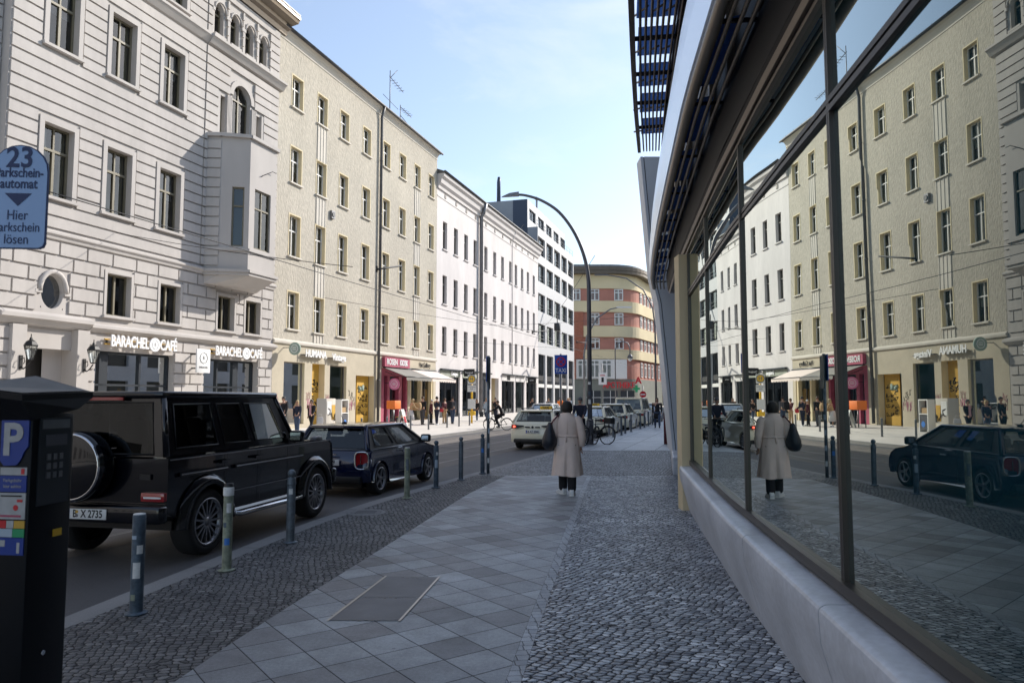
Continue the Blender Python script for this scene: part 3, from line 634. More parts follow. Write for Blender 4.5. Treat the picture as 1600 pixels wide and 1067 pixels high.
spec = dict(w=ww, fm='frame_olive', fw=0.085, transom=0.66, curt=[(0.02, 0.22, 0, 1, 'curtain_gold'), (0.84, 0.98, 0, 1, 'curtain_gold')])
for c_ in cols:
    for a, b in rows:
        k = random.choice((0, 1, 2)); put_window(b1, ('g', b - a, k), dict(spec, h=b - a, curt=[[(0.02, 0.22, 0, 1, 'curtain_gold'), (0.84, 0.98, 0, 1, 'curtain_gold')], [(0.02, 0.40, 0, 1, 'curtain'), (0.80, 0.98, 0, 1, 'curtain_gold')], [(0.02, 0.98, 0.55, 1, 'curtain_grey'), (0.02, 0.2, 0, .55, 'curtain_gold')]][k]), X(c_), 0.24, a)
for a, b in rows: put_window(b1, ('g', b - a), dict(spec, h=b - a), X(15.6), 0.62, a)
for h in MEZ: put_window(b1, ('gm', round(h[1] - h[0], 2)), dict(w=h[1] - h[0], h=h[3] - h[2], fm='frame_olive', transom=0, curt=[(0.05, 0.45, 0, 1, 'curtain_gold')]), h[0], 0.24, h[2])
put_window(b1, 'big', dict(w=1.47, h=3.3, fm='frame_olive', transom=0.76), BIG[0], 0.26, BIG[2])
for h in TRI: put_window(b1, ('tri', round(h[1] - h[0], 2)), dict(w=h[1] - h[0], h=2.0, fm='frame_olive', transom=0.7, mull=False), h[0], 0.28, h[2])
for h in AR: put_window(b1, 'arc', dict(w=.68, h=1.6, fm='frame_olive', transom=0.7, mull=False), h[0], 0.28, h[2])
mb = MB(); mb.quad((OC[0], .2, OC[2]), (OC[1], .2, OC[2]), (OC[1], .2, OC[3]), (OC[0], .2, OC[3]), 'car_glass_dark'); mb.build('oval_window', b1)
# bay window
by = MB(); plan = [(29.35, 0), (29.62, -.66), (30.30, -1.84), (32.45, -1.84), (33.1, -.66), (33.35, 0)]
pl = [(X(a), b) for a, b in plan]
for i, (p, q) in enumerate(zip(pl, pl[1:])):
    dx, dy = q[0] - p[0], q[1] - p[1]; ln = math.hypot(dx, dy); Xf = Matrix.Translation((p[0], p[1], 0)) @ Matrix.Rotation(math.atan2(dy, dx), 4, 'Z')
    hl = {1: [(.55, 1.12, 9.15, 12.1)], 2: [(.42, 1.72, 9.15, 12.15)], 3: [(.3, .85, 9.15, 12.1)]}.get(i, [])
    wall_grid(by, 0, ln, 8.0, 14.55, hl, 'plaster_grey_smooth', depth=0.22, X=Xf, back=0.25)
    if i in (0, 4): rustic(by, 0.02, ln, 8.15, 14.4, 0.475, [], 'plaster_grey', X=Xf)
    by.box(-.03, ln + .03, -.10, 0.02, 8.92, 9.06, 'plaster_grey_smooth', Xf)
    by.box(-.05, ln + .05, -.16, 0.02, 14.552, 14.72, 'plaster_grey_smooth', Xf)
    by.box(-.06, ln + .06, -.12, 0.02, 7.72, 7.86, 'plaster_grey_smooth', Xf); by.box(-.09, ln + .09, -.2, 0.02, 7.862, 7.998, 'plaster_grey_smooth', Xf)
by.add([(a, b, 14.60) for a, b in pl], [tuple(range(6))], 'zinc_dark'); by.add([(a, b, 7.75) for a, b in pl] , [tuple(range(6))], 'plaster_grey_smooth')
by.add([(a, b * .55, 7.3) for a, b in pl] + [(a, b, 7.72) for a, b in pl], [(i, i + 1, 7 + i, 6 + i) for i in range(5)] + [tuple(range(6))], 'plaster_grey_smooth')
bay = by.build('bay', b1)
for i, (off, wd, hh) in {1: (.55, .57, 2.95), 2: (.42, 1.30, 3.0), 3: (.3, .55, 2.95)}.items():
    p, q = pl[i], pl[i + 1]; dx, dy = q[0] - p[0], q[1] - p[1]; ln = math.hypot(dx, dy); ang = math.atan2(dy, dx); ux, uy = dx / ln, dy / ln
    put_window(bay, ('bay', i), dict(w=wd, h=hh, fm='frame_olive', transom=0.68, mull=i == 2), p[0] + ux * off - uy * .14, p[1] + uy * off + ux * .14, 9.15, ang, 'bay_window')
    PROTO[('bay', i)].children[0].name = 'pane'
mb = MB(); mb.tube([(X(31.2), -1.85, 12.9), (X(31.2), -1.95, 12.95), (X(31.9), -2.0, 13.35), (X(32.2), -2.0, 13.35)], 0.02, 6, 'wire_black'); mb.build('flag_rod', b1)
# shopfronts
def shopfront(x0, x1, doors, name):
    f = MB(); fm = 'frame_dark'; d0, d1 = 0.30, 0.42; h = 3.70
    f.box(x0, x1, d0, d1, h - .1, h, fm); f.box(x0, x1, d0, d1, 0.0, .22, fm); f.box(x0, x1, d0 - .03, d1, 2.28, 2.36, fm)
    for xx, wd in doors: f.box(x0 + xx - wd / 2, x0 + xx + wd / 2, d0 - .03, d1 + .02, .22, h - .1, fm)
    o = f.build(name, b1)
    p = MB(); p.quad((x0, .36, .2), (x1, .36, .2), (x1, .36, h), (x0, .36, h), 'glass_shop'); p.build('pane', o)
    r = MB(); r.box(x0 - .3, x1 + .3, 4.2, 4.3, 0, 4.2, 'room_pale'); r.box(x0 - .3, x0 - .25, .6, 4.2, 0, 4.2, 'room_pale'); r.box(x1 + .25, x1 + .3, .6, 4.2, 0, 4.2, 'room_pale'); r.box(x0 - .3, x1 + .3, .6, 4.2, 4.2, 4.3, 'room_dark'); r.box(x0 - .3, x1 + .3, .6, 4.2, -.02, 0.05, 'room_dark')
    r.box(x0 + 1.5, x1 - .4, 2.2, 2.7, 0, 1.1, 'room_dark')
    for q in range(3): r.cyl((x0 + 1.75 + q * .85, 1.3, 2.2), (x0 + 1.75 + q * .85, 1.3, 2.0), .07, .09, 10, 'yellow')
    r.build('interior', o); return o
shopfront(X(23.3), X(27.65), ((.05, .1), (.72, .42), (2.65, .1), (4.30, .1)), 'shopfront')
shopfront(X(29.6), X(33.8), ((.05, .1), (1.35, .1), (2.75, .4), (4.15, .1)), 'shopfront')
mb = MB()
for x0, x1 in ((X(23.3), X(27.65)), (X(29.6), X(33.8))): mb.box(x0 - .1, x1 + .05, .04, .30, 3.72, 4.36, 'plaster_grey_smooth')
mb.build('lintel', b1)
for k, (a, b, zc) in enumerate(((23.72, 27.5, 4.09), (30.02, 33.7, 4.07))):
    sgn = tag(MB().text('BARACHEL', .66, .06, 'letters_white', face_front(X(a) + 1.07, -.30, zc), sx=.62, bold=.012).text('CAFÉ', .66, .06, 'letters_white', face_front(X(a) + 3.24, -.30, zc), sx=.66, bold=.012)
              .cyl((X(a) + 2.42, -.27, zc), (X(a) + 2.42, -.34, zc), .30, .30, 24, 'letters_white').build('shop_sign', b1))
    lg = MB(); cxx = X(a) + 2.42
    lg.tube([(cxx + .17 * math.cos(q * .3927), -.342, zc + .2 * math.sin(q * .3927)) for q in range(16)], .008, 5, 'zinc', closed=True); lg.text('B', .2, .004, 'zinc', face_front(cxx, -.344, zc)); lg.build('emblem', sgn)
    rail = MB(); rail.box(X(a) - .05, X(b) + .05, -.10, -.06, zc + .05, zc + .1, 'ochre'); rail.box(X(a) - .05, X(b) + .05, -.10, -.06, zc - .14, zc - .09, 'ochre')
    for q in (0.1, 1.9, 3.6): rail.box(X(a) + q, X(a) + q + .05, -.06, 0.02, zc - .14, zc + .1, 'zinc_dark')
    rail.build('sign_rail', sgn)
hs = thing('hanging_sign', 'square white hanging sign with a round emblem between the two cafe shopfronts', 'sign', W(28.75, TF + .02, 3.5), ROT)
mb = MB(); mb.box(-.45, .45, -.75, -.68, -.55, .55, 'sign_white'); mb.build('panel', hs, bevel=0.01)
mb = MB(); mb.tube([(.26 * math.cos(q * .7854), -.757, .14 + .26 * math.sin(q * .7854)) for q in range(8)], .012, 5, 'zinc_dark', closed=True); mb.text('B', .22, .006, 'zinc_dark', face_front(0, -.757, .14)); mb.text('BARACHEL', .12, .006, 'zinc_dark', face_front(0, -.757, -.30)); mb.build('emblem', hs)
MB().box(-.03, .03, -.68, .0, .3, .36, 'black_trim').build('bracket', hs); MB().box(-.03, .03, -.68, .0, -.36, -.3, 'black_trim').build('bracket', hs)
def lantern(s, label):
    t = thing('wall_lantern', label, 'lantern', W(s, TF + .0, 3.05), ROT, 'lanterns beside the cafe house door')
    m_ = MB(); m_.box(-.06, .06, -.26, -.2, -.25, .25, 'black_trim'); m_.tube([(0, -.22, -.12), (0, -.36, -.24), (0, -.50, -.16), (0, -.62, -.02), (0, -.66, .02)], .022, 8, 'black_trim'); m_.tube([(0, -.24, .1), (0, -.38, .16), (0, -.42, .02), (0, -.36, -.06)], .016, 7, 'black_trim'); m_.build('bracket', t)
    m_ = MB(); X_ = Matrix.Translation((0, -.66, .05))
    m_.lathe([(.02, 0), (.09, .02), (.10, .05)], 6, 'black_trim', X_, False); m_.lathe([(.23, .52), (.24, .55), (.16, .68), (.06, .74), (.05, .80), (.02, .84), (.015, .95)], 6, 'black_trim', X_, False)
    for q in range(6):
        a = 2 * math.pi * q / 6; m_.cyl((.10 * math.cos(a), -.66 + .10 * math.sin(a), .10), (.22 * math.cos(a), -.66 + .22 * math.sin(a), .58), .012, .012, 5, 'black_trim')
    m_.build('cage', t)
    m_ = MB(); m_.lathe([(.09, .06), (.205, .52)], 6, 'lantern_glass', X_, False); m_.build('glazing', t)
    m_ = MB(); m_.lathe([(.01, .1), (.03, .12), (.03, .3), (.01, .34)], 8, 'frame_white', X_); m_.build('bulb', t)
lantern(19.95, 'black wall lantern left of the dark doorway of the grey house')
lantern(22.62, 'black wall lantern between the dark doorway and the first cafe window')

# ================================================================== CREAM ROUGHCAST HOUSE
S0 = 35.1
b2 = thing('cream_house', 'cream roughcast apartment house with yellow window reveals and graffiti at street level', 'building', W(S0, TF), ROT)
wl = MB(); E2 = X(58.4)
c2 = (36.43, 39.2, 41.95, 45.05, 48.15, 50.93, 53.72, 56.6); r2 = ((18.83, 20.72), (14.32, 16.45), (9.98, 12.40), (5.75, 7.90)); w2 = 1.12
holes = [(X(a), X(a) + w2, lo, hi) for a in c2 for lo, hi in r2]
wall_grid(wl, 0.02, E2, 5.1, 22.45, holes, 'roughcast', depth=0.36, mr='cream_trim', back=0.45)
for h in holes:
    surround(wl, h, 'cream_trim', .075, .018, .075, False); wl.box(h[0] - .1, h[1] + .1, -.13, .001, h[2] - .09, h[2] - .001, 'cream_pale')
gl = [(X(36.24), X(38.35), .25, 3.85), (X(39.17), X(40.6), 0, 3.86), (X(41.22), X(43.3), .27, 3.84), (X(44.55), X(47.2), 0, 3.3), (X(48.3), X(52.85), 0, 3.95), (X(53.3), X(57.9), 0, 3.95)]
wall_grid(wl, 0.02, E2, 0, 4.84, gl, 'cream_smooth', depth=0.42, back=0, mr='cream_trim')
profile_x(wl, [(0.01, 4.84), (-.10, 4.86), (-.13, 4.93), (-.13, 5.02), (0.01, 5.12)], 0.02, E2, 'cream_pale')
profile_x(wl, [(.3, 22.451), (-.03, 22.451), (-.05, 22.52), (-.02, 22.56), (-.06, 22.72), (-.16, 22.88), (-.30, 22.98), (.3, 22.99)], 0.02, E2, 'cream_pale')
for a in (39.2, 53.72):
    for lo, hi in ((16.5, 18.72), (12.45, 14.2), (7.95, 9.86), (5.12, 5.64)):
        wl.box(X(a), X(a) + 1.12, -.02, .001, lo, hi, 'cream_pale')
        for q in range(4): wl.box(X(a) + .02 + q * .335, X(a) + .07 + q * .335, -.05, -.019, lo, hi, 'cream_pale')
wl.quad((0, 8, 0), (E2, 8, 0), (E2, 8, 23), (0, 8, 23), 'roughcast'); wl.quad((E2, 0, 5), (E2, 8, 5), (E2, 8, 23), (E2, 0, 23), 'roughcast')
wl.build('wall', b2)
rf = MB(); profile_x(rf, [(-.34, 23.08), (-.30, 23.16), (4.0, 25.6), (8, 23.2), (8, 23.0), (-.3, 23.0)], 0, E2 + .2, 'zinc'); roof2 = rf.build('roof', b2)
gt = MB(); gt.tube([(0, -.40, 23.05), (E2 + .3, -.40, 23.05)], .085, 8, 'zinc_dark')
for q in range(17): gt.cyl((.6 + q * 1.4, -.15, 23.2), (.6 + q * 1.4, -.15, 23.42), .012, .012, 5, 'zinc_dark')
gt.build('gutter', b2)
dp = MB(); dp.tube([(X(47.52), -.38, 23.0), (X(47.52), -.24, 22.5), (X(47.52), -.17, 22.2), (X(47.52), -.17, 0.1)], .10, 10, 'zinc_dark')
for z in (3, 7, 11, 15, 19): dp.cyl((X(47.52), -.17, z), (X(47.52), -.17, z + .08), .12, .12, 10, 'zinc_dark')
dp.build('downpipe', b2)
cvs = [[(.1, 1, 0, 1, 'curtain_grey')], [(0, 1, 0, .68, 'curtain')], [(.0, .4, 0, 1, 'curtain'), (.6, 1, 0, 1, 'curtain')], [(0, 1, 0.4, 1, 'curtain')]]
for i, a in enumerate(c2):
    for lo, hi in r2:
        k = random.choice((0, 1, 1, 2, 2, 3, 1)); put_window(b2, ('c', round(hi - lo, 2), k), dict(w=w2, h=hi - lo, fm='frame_white', fw=.06, transom=.64, curt=cvs[k]), X(a), .27, lo)
vent = MB(); vent.box(X(40.85), X(41.25), -.16, 0, 13.2, 13.7, 'zinc'); vent.cyl((X(41.05), -.17, 13.45), (X(41.05), -.2, 13.45), .16, .16, 12, 'zinc_dark'); vent.build('wall_vent', b2)
# its shop openings
def shop_pane(par, x0, x1, z0, z1, room='room_mint', y=.22, bars=(), fm='frame_taupe', items=0, deep=1.6):
    f = MB(); fw = .07
    f.box(x0, x0 + fw, y - .05, y + .05, z0, z1, fm); f.box(x1 - fw, x1, y - .05, y + .05, z0, z1, fm); f.box(x0 + fw, x1 - fw, y - .05, y + .05, z0, z0 + fw, fm); f.box(x0 + fw, x1 - fw, y - .05, y + .05, z1 - fw, z1, fm)
    for q in bars: f.box(x0 + q - .03, x0 + q + .03, y - .05, y + .05, z0 + fw, z1 - fw, fm)
    o = f.build('shop_window', par)
    p = MB(); p.quad((x0 + .03, y, z0 + .03), (x1 - .03, y, z0 + .03), (x1 - .03, y, z1 - .03), (x0 + .03, y, z1 - .03), 'glass_shop'); p.build('pane', o)
    r = MB(); b = y + deep
    r.quad((x0 - .2, b, 0), (x1 + .2, b, 0), (x1 + .2, b, z1 + .2), (x0 - .2, b, z1 + .2), room); r.quad((x0 - .2, y + .25, 0.02), (x1 + .2, y + .25, 0.02), (x1 + .2, b, 0.02), (x0 - .2, b, 0.02), 'room_pale')
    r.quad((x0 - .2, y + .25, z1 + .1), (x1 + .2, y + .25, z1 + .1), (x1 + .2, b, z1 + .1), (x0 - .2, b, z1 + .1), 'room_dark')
    for xx in (x0 - .2, x1 + .2): r.quad((xx, y + .25, 0), (xx, b, 0), (xx, b, z1 + .2), (xx, y + .25, z1 + .2), room)
    rr = random.Random(int(x0 * 100))
    for q in range(items):
        xx = rr.uniform(x0 + .3, x1 - .3); yy = y + rr.uniform(.4, deep - .4); hh = rr.uniform(1.2, 1.8); mm = rr.choice(('cloth_black', 'cloth_navy', 'cloth_white', 'cloth_wine', 'cloth_tan', 'cloth_grey', 'room_dark'))
        r.lathe([(.04, 0.05), (.05, hh * .45), (.16, hh * .5), (.13, hh * .65), (.2, hh * .82), (.05, hh * .88), (.08, hh * .93), (.07, hh)], 9, mm, Matrix.Translation((xx, yy, 0)) @ Matrix.Diagonal((1, .6, 1, 1)))
    r.build('display', o); return o
shop_pane(b2, gl[0][0], gl[0][1], .25, 3.85, items=2); shop_pane(b2, gl[2][0], gl[2][1], .27, 3.84, bars=(), items=2)
dm = MB(); dm.box(gl[1][0], gl[1][1], .42, .5, 0, 3.86, 'ochre'); dm.build('ochre_shutter', b2)
dm = MB(); dm.box(gl[3][0] + .02, X(45.5), .9, .95, 0, 3.3, 'frame_dark'); dm.box(X(45.5), gl[3][1] - .02, .44, .5, 0, 3.3, 'ochre'); dm.quad((gl[3][0], .42, 0), (gl[3][0], .95, 0), (gl[3][0], .95, 3.3), (gl[3][0], .42, 3.3), 'cream_trim'); dm.build('passage_door', b2)
# kiosk and gallery bays
def bay_fill(x0, x1, posts, pm, room, door, dmat, items):
    m_ = MB()
    for a, b in posts: m_.box(x0 + a, x0 + b, .05, .42, 0, 3.4, pm)
    m_.box(x0, x1, .06, .40, 3.4, 3.95, pm); m_.box(x0 + door, x0 + door + 1.0, .36, .42, 0, 2.5, dmat); m_.build('shop_posts', b2)
    shop_pane(b2, x0 + .02, x1 - .02, .12, 3.38, room, y=.34, bars=(1.1, 2.3, 3.4), fm='frame_dark', items=items)
bay_fill(gl[4][0], gl[4][1], ((0, .55), (1.1, 1.5), (3.0, 3.55), (4.3, 4.55)), 'magenta', 'room_dark', 1.7, 'frame_dark', 5)
bay_fill(gl[5][0], gl[5][1], ((0, .25), (2.1, 2.4), (4.3, 4.6)), 'cream_trim', 'room_pale', 3.2, 'wood_door', 5)
# graffiti tags on the doors and piers
def squiggle(m_, x, z, w_, h_, n, col, y, r=.022, seed=0):
    rr = random.Random(seed)
    for k in range(n):
        p = []; x0 = x + w_ * k / n; zz = z + rr.uniform(0, h_ * .5)
        for q in range(9): p.append((x0 + w_ / n * (.15 + .9 * abs(math.sin(q * rr.uniform(.6, 1.3)))), y, zz + h_ * .5 * (.5 + .5 * math.cos(q * rr.uniform(.7, 1.4) + k))))
        m_.tube(p, r, 4, col)
gf = MB()
squiggle(gf, X(39.2), 2.3, 1.3, .75, 4, 'ink', .412, .03, 1)
for q in range(4): squiggle(gf, X(39.22), .55 + q * .42, 1.25, .6, 3, 'ink', .412, .022, 10 + q)
for q in range(5): squiggle(gf, X(45.6), .5 + q * .42, 1.4, .5, 3, 'ink', .432, .018, 20 + q)
squiggle(gf, X(45.6), 2.2, .8, .6, 2, 'room_mint', .432, .10, 31)
for a, ss in ((35.3, 40), (38.5, 41), (40.7, 42), (43.5, 43), (43.9, 44)):
    squiggle(gf, X(a), .9, .55, 1.2, 2, 'pink' if ss % 2 else 'cloth_pink', -.004, .014, ss); squiggle(gf, X(a), 1.5, .5, .8, 2, 'ink' if ss > 42 else 'cloth_pink', -.004, .010, ss + 9)
gf.build('graffiti', b2)
# lettering
MB().text('HUMANA', .62, .05, 'letters_white', face_front(X(39.1), -.30, 4.40), sx=.86, bold=.012).box(X(37.9), X(40.3), -.24, -.02, 4.30, 4.36, 'zinc').build('shop_lettering', b2)
MB().text('Vintage', .60, .05, 'letters_white', face_front(X(41.8), -.30, 4.33), sx=.95, bold=.012).box(X(40.9), X(42.9), -.24, -.02, 4.26, 4.32, 'zinc').build('shop_lettering', b2)
ks = MB(); ks.box(X(48.35), X(52.6), -.26, -.02, 4.05, 4.74, 'magenta'); ks.build('kiosk_sign', b2)
kk = [c for c in b2.children if c.name.startswith('kiosk_sign')][0]
MB().text('ROSEN', .60, .03, 'sign_white', face_front(X(49.5), -.275, 4.40), sx=.92, bold=.014).build('sign_text', kk); MB().text('KIOSK', .60, .03, 'letters_white', face_front(X(51.5), -.275, 4.40), sx=.82, bold=.014).build('sign_text', kk)
MB().text('Vat Gallery', .52, .03, 'ink', face_front(X(56.0), -.06, 4.45), sx=.95).build('shop_lettering', b2)
def awning(par, x0, x1, m, y1=-1.9, z0=4.0, z1=3.3, val=.28):
    a = MB(); n = 10
    a.quad((x0, -.05, z0), (x1, -.05, z0), (x1, y1, z1), (x0, y1, z1), m); a.quad((x0, -.05, z0 - .03), (x1, -.05, z0 - .03), (x1, y1, z1 - .03), (x0, y1, z1 - .03), m)
    v = []
    for i in range(n * 4 + 1): t = i / (n * 4); v += [(x0 + (x1 - x0) * t, y1 - .01, z1), (x0 + (x1 - x0) * t, y1 - .01, z1 - val * (.75 + .25 * abs(math.sin(math.pi * t * n))))]
    a.add(v, [(2 * i, 2 * i + 2, 2 * i + 3, 2 * i + 1) for i in range(n * 4)], m)
    a.tube([(x0, y1, z1), (x1, y1, z1)], .035, 8, 'frame_dark'); a.tube([(x0 - .02, -.08, z0 + .03), (x1 + .02, -.08, z0 + .03)], .07, 8, 'frame_dark')
    for xx in (x0 + .15, x1 - .15): a.tube([(xx, -.1, z0 - .3), (xx + .25, (y1 - .1) / 2, (z0 + z1) / 2 - .3), (xx, y1, z1 - .02)], .025, 6, 'frame_dark')
    return a.build('awning', par)
awning(b2, X(48.5), X(53.15), 'awning_grey'); awning(b2, X(53.25), X(58.3), 'awning_pink')
def round_sign(s, z, r, m, label, txt):
    t = thing('round_sign', label, 'sign', W(s, TF, z), ROT)
    m_ = MB(); m_.cyl((-.05, -.75, 0), (.05, -.75, 0), r, r, 28, m); m_.build('disc', t)
    m_ = MB(); m_.box(-.02, .02, -.75, 0, .05, .09, 'frame_dark'); m_.build('bracket', t)
    m_ = MB()
    Xs = Matrix.Translation((-.054, -.75, 0)) @ Matrix.Rotation(R(-90), 4, 'Z') @ Matrix.Rotation(R(90), 4, 'X')
    m_.tube([(-.056, -.75 + r * .62 * math.cos(q * .449), r * .62 * math.sin(q * .449)) for q in range(14)], .02, 5, 'sign_white', closed=True)
    for q in range(3): m_.box(-.056, -.051, -.75 - r * .35, -.75 + r * .35, r * (.18 - .2 * q), r * (.26 - .2 * q), 'sign_white')
    m_.build('print', t)
round_sign(36.15, 4.55, .36, 'room_mint', 'pale green round hanging sign at the left end of the cream house', '')
round_sign(48.9, 2.78, .42, 'pink', 'pink round hanging sign under the kiosk awning', '')
an = thing('roof_antenna', 'tall roof antenna with crossbars on the cream house', 'antenna', W(51.5, TF + 1.2, 24.4 - .6), ROT, 'roof antennas')
mb = MB(); mb.cyl((0, 0, -.1), (0, 0, 3.9), .045, .035, 6, 'lamp_grey'); mb.build('mast', an)
mb = MB(); mb.cyl((-.1, 0, 3.4), (2.4, 0, 3.1), .028, .028, 5, 'lamp_grey'); mb.cyl((0, 0, 3.3), (.7, -.3, 4.2), .025, .025, 5, 'lamp_grey'); mb.cyl((-1.2, 0, 1.5), (1.5, 0, 1.3), .02, .02, 5, 'lamp_grey')
for q in range(5): mb.cyl((.5 + q * .4, -.25, 3.3 - q * .05), (.5 + q * .4, .25, 3.3 - q * .05), .018, .018, 5, 'lamp_grey')
mb.build('crossbar', an)
an = thing('roof_antenna', 'short roof antenna with two crossbars right of the tall one', 'antenna', W(53.0, TF + 1.0, 24.3 - .6), ROT, 'roof antennas')
mb = MB(); mb.cyl((0, 0, -.1), (0, 0, 1.75), .04, .035, 6, 'lamp_grey'); mb.build('mast', an)
mb = MB(); mb.cyl((0, 0, 1.6), (2.1, 0, 1.5), .028, .028, 5, 'lamp_grey'); mb.cyl((0, 0, .9), (2.8, 0, .45), .028, .028, 5, 'lamp_grey')
for q in range(5): mb.cyl((.4 + q * .35, -.25, 1.55), (.4 + q * .35, .25, 1.55), .018, .018, 5, 'lamp_grey')
mb.build('crossbar', an)

# ================================================================== WHITE HOUSE
S0 = 58.4
b3 = thing('white_house', 'pinkish white plastered house with twelve narrow windows a floor and a deep cornice', 'building', W(S0, TF), ROT)
wl = MB(); E3 = X(92.7)
c3 = (59.8, 62.5, 65.2, 67.83, 71.1, 74.05, 76.85, 79.85, 82.1, 84.72, 87.35, 90.15); r3 = ((14.92, 17.42), (10.05, 12.6), (5.72, 8.05)); w3 = 1.02
holes = [(X(a), X(a) + w3, lo, hi) for a in c3 for lo, hi in r3]
wall_grid(wl, 0.02, E3, 4.75, 21.0, holes, 'plaster_white', depth=.36, back=.4)
for h in holes: wl.box(h[0] - .1, h[1] + .1, -.12, .001, h[2] - .1, h[2] - .001, 'plaster_white_trim')
g3 = [(X(59.3), X(64.2), 0.05, 4.3), (X(64.9), X(69.0), .05, 4.35), (X(70.7), X(72.9), .05, 4.3), (X(73.45), X(75.95), 0, 3.85), (X(77.05), X(81.9), .05, 4.4), (X(82.3), X(86.1), .05, 4.4), (X(87.0), X(91.9), .05, 4.4)]
wall_grid(wl, 0.02, E3, 0, 4.75, g3, 'plaster_white', depth=.4, back=0)
wl.box(0.02, E3, -.04, .001, 19.35, 19.45, 'plaster_white_trim')
profile_x(wl, [(.2, 20.05), (-.14, 20.05), (-.16, 20.3), (-.36, 20.5), (-.42, 20.9), (-.62, 21.05), (-.66, 21.3), (.2, 21.3)], 0.02, E3 + .2, 'plaster_white_trim')
for a in c3: wl.box(X(a) + .36, X(a) + .66, -.05, .002, 19.55, 19.9, 'frame_taupe')
for xx in (0.02, E3): wl.quad((xx, .0, 0), (xx, 9, 0), (xx, 9, 21.2), (xx, .0, 21.2), 'plaster_white')
wl.quad((0, 9, 0), (E3, 9, 0), (E3, 9, 21.2), (0, 9, 21.2), 'plaster_white')
wl.build('wall', b3)
rf = MB(); profile_x(rf, [(-.68, 21.302), (-.66, 21.48), (5, 23.6), (9, 21.6), (9, 21.25), (.2, 21.301)], 0, E3 + .22, 'zinc_dark'); rf.build('roof', b3)
gt = MB(); gt.tube([(-.02, -.74, 21.45), (E3 + .3, -.74, 21.45)], .09, 8, 'zinc_dark'); gt.build('gutter', b3)
dp = MB(); dp.tube([(X(69.4), -.74, 21.4), (X(69.4), -.5, 20.4), (X(69.4), -.26, 20.0), (X(69.4), -.26, 0.1)], .19, 10, 'zinc'); dp.build('downpipe', b3)
dp = MB(); dp.tube([(X(80.9), -.7, 21.4), (X(80.9), -.12, 20.0), (X(80.9), -.08, 19.4), (X(80.9), -.08, 4.4)], .04, 8, 'plaster_white_trim'); dp.build('downpipe', b3)
cvs3 = [[(.55, 1, 0, 1, 'curtain')], [(.0, 1, 0, .5, 'curtain')], [(.0, .3, 0, 1, 'curtain')]]
for a in c3:
    for lo, hi in r3:
        k = random.choice((0, 0, 1, 2)); put_window(b3, ('w', round(hi - lo, 2), k), dict(w=w3, h=hi - lo, fm='frame_taupe', fw=.06, transom=.7, mull=True, curt=cvs3[k]), X(a), .27, lo)
for i, h in enumerate(g3):
    if i == 3:
        m_ = MB(); m_.box(h[0], h[1], .9, .95, 0, 3.85, 'sand_plaster'); m_.quad((h[1], .4, 0), (h[1], .95, 0), (h[1], .95, 3.85), (h[1], .4, 3.85), 'sand_plaster'); m_.build('passage_door', b3); continue
    top = 3.65; shop_pane(b3, h[0] + .02, h[1] - .02, .1, top, ('room_dark', 'room_dark', 'room_dark', '', 'room_dark', 'room_mint', 'room_dark')[i], y=.2, bars=(1.6, 3.2) if h[1] - h[0] > 4 else (1.1,), fm='frame_dark', items=5, deep=2.2)
    m_ = MB(); m_.box(h[0] + .02, h[1] - .02, -.05, .3, top + .001, h[3], ('room_pale', 'room_pale', 'frame_dark', '', 'cloth_white', 'cloth_white', 'frame_white')[i]); m_.box(h[0] - .04, h[1] + .04, -.28, -.05, h[3] - .12, h[3] + .02, 'frame_dark'); m_.build('sign_board', b3)
for a, z, t, sz in ((62.6, 4.0, 'Desigual', .5), (67.6, 4.02, 'Desigual', .5), (79.4, 4.02, 'COS', .62), (88.6, 4.0, 'Levis', .5)):
    MB().text(t, sz, .04, 'letters_white' if a < 70 else 'ink', face_front(X(a), -.09, z - .05), sx=.9, bold=.02).build('shop_lettering', b3)
def flagsign(s, z, m, label, tx):
    t = thing('projecting_sign', label, 'sign', W(s, TF, z), ROT)
    m_ = MB(); m_.box(-.07, .07, -1.35, -.3, -.35, .35, m); m_.build('panel', t, bevel=.01)
    m_ = MB(); m_.box(-.02, .02, -.3, 0, -.03, .03, 'frame_dark'); m_.build('bracket', t)
    m_ = MB(); Xs = Matrix.Translation((-.075, -.82, 0)) @ Matrix.Rotation(R(-90), 4, 'Z') @ Matrix.Rotation(R(90), 4, 'X'); m_.text(tx, .26, .006, 'letters_white', Xs, sx=.9); m_.build('sign_text', t)
flagsign(64.5, 4.1, 'ink', 'black projecting sign with white letters between the first two shops of the white house', 'Desigual')
flagsign(86.6, 3.9, 'ink', 'black projecting sign at the far end of the white house', 'Levis')

# ================================================================== MODERN GRID BLOCK
S0 = 92.7
b4 = thing('modern_block', 'modern pale grid-fronted block with large dark windows and a set-back roof storey', 'building', W(S0, TF), ROT)
wl = MB(); E4 = X(115.2)
c4 = [92.85 + 4.55 * i for i in range(5)]; r4 = ((20.72, 23.15), (17.1, 19.52), (13.17, 15.55), (9.1, 11.53)); w4 = 3.72
holes = [(X(a), X(a) + w4, lo, hi) for a in c4 for lo, hi in r4] + [(X(a), X(a) + w4, .2, 7.5) for a in c4]
wall_grid(wl, 0, E4, 0, 24.3, holes, 'panel_white', depth=.45, back=.8)
wl.quad((0, 0, 20), (0, 14, 20), (0, 14, 24.3), (0, 0, 24.3), 'concrete_grey'); wl.quad((E4, 0, 0), (E4, 14, 0), (E4, 14, 24.3), (E4, 0, 24.3), 'panel_white'); wl.quad((0, 0, 24.3), (E4, 0, 24.3), (E4, 14, 24.3), (0, 14, 24.3), 'concrete_grey'); wl.quad((0, 14, 0), (E4, 14, 0), (E4, 14, 24.3), (0, 14, 24.3), 'concrete_grey')
wl.build('wall', b4)
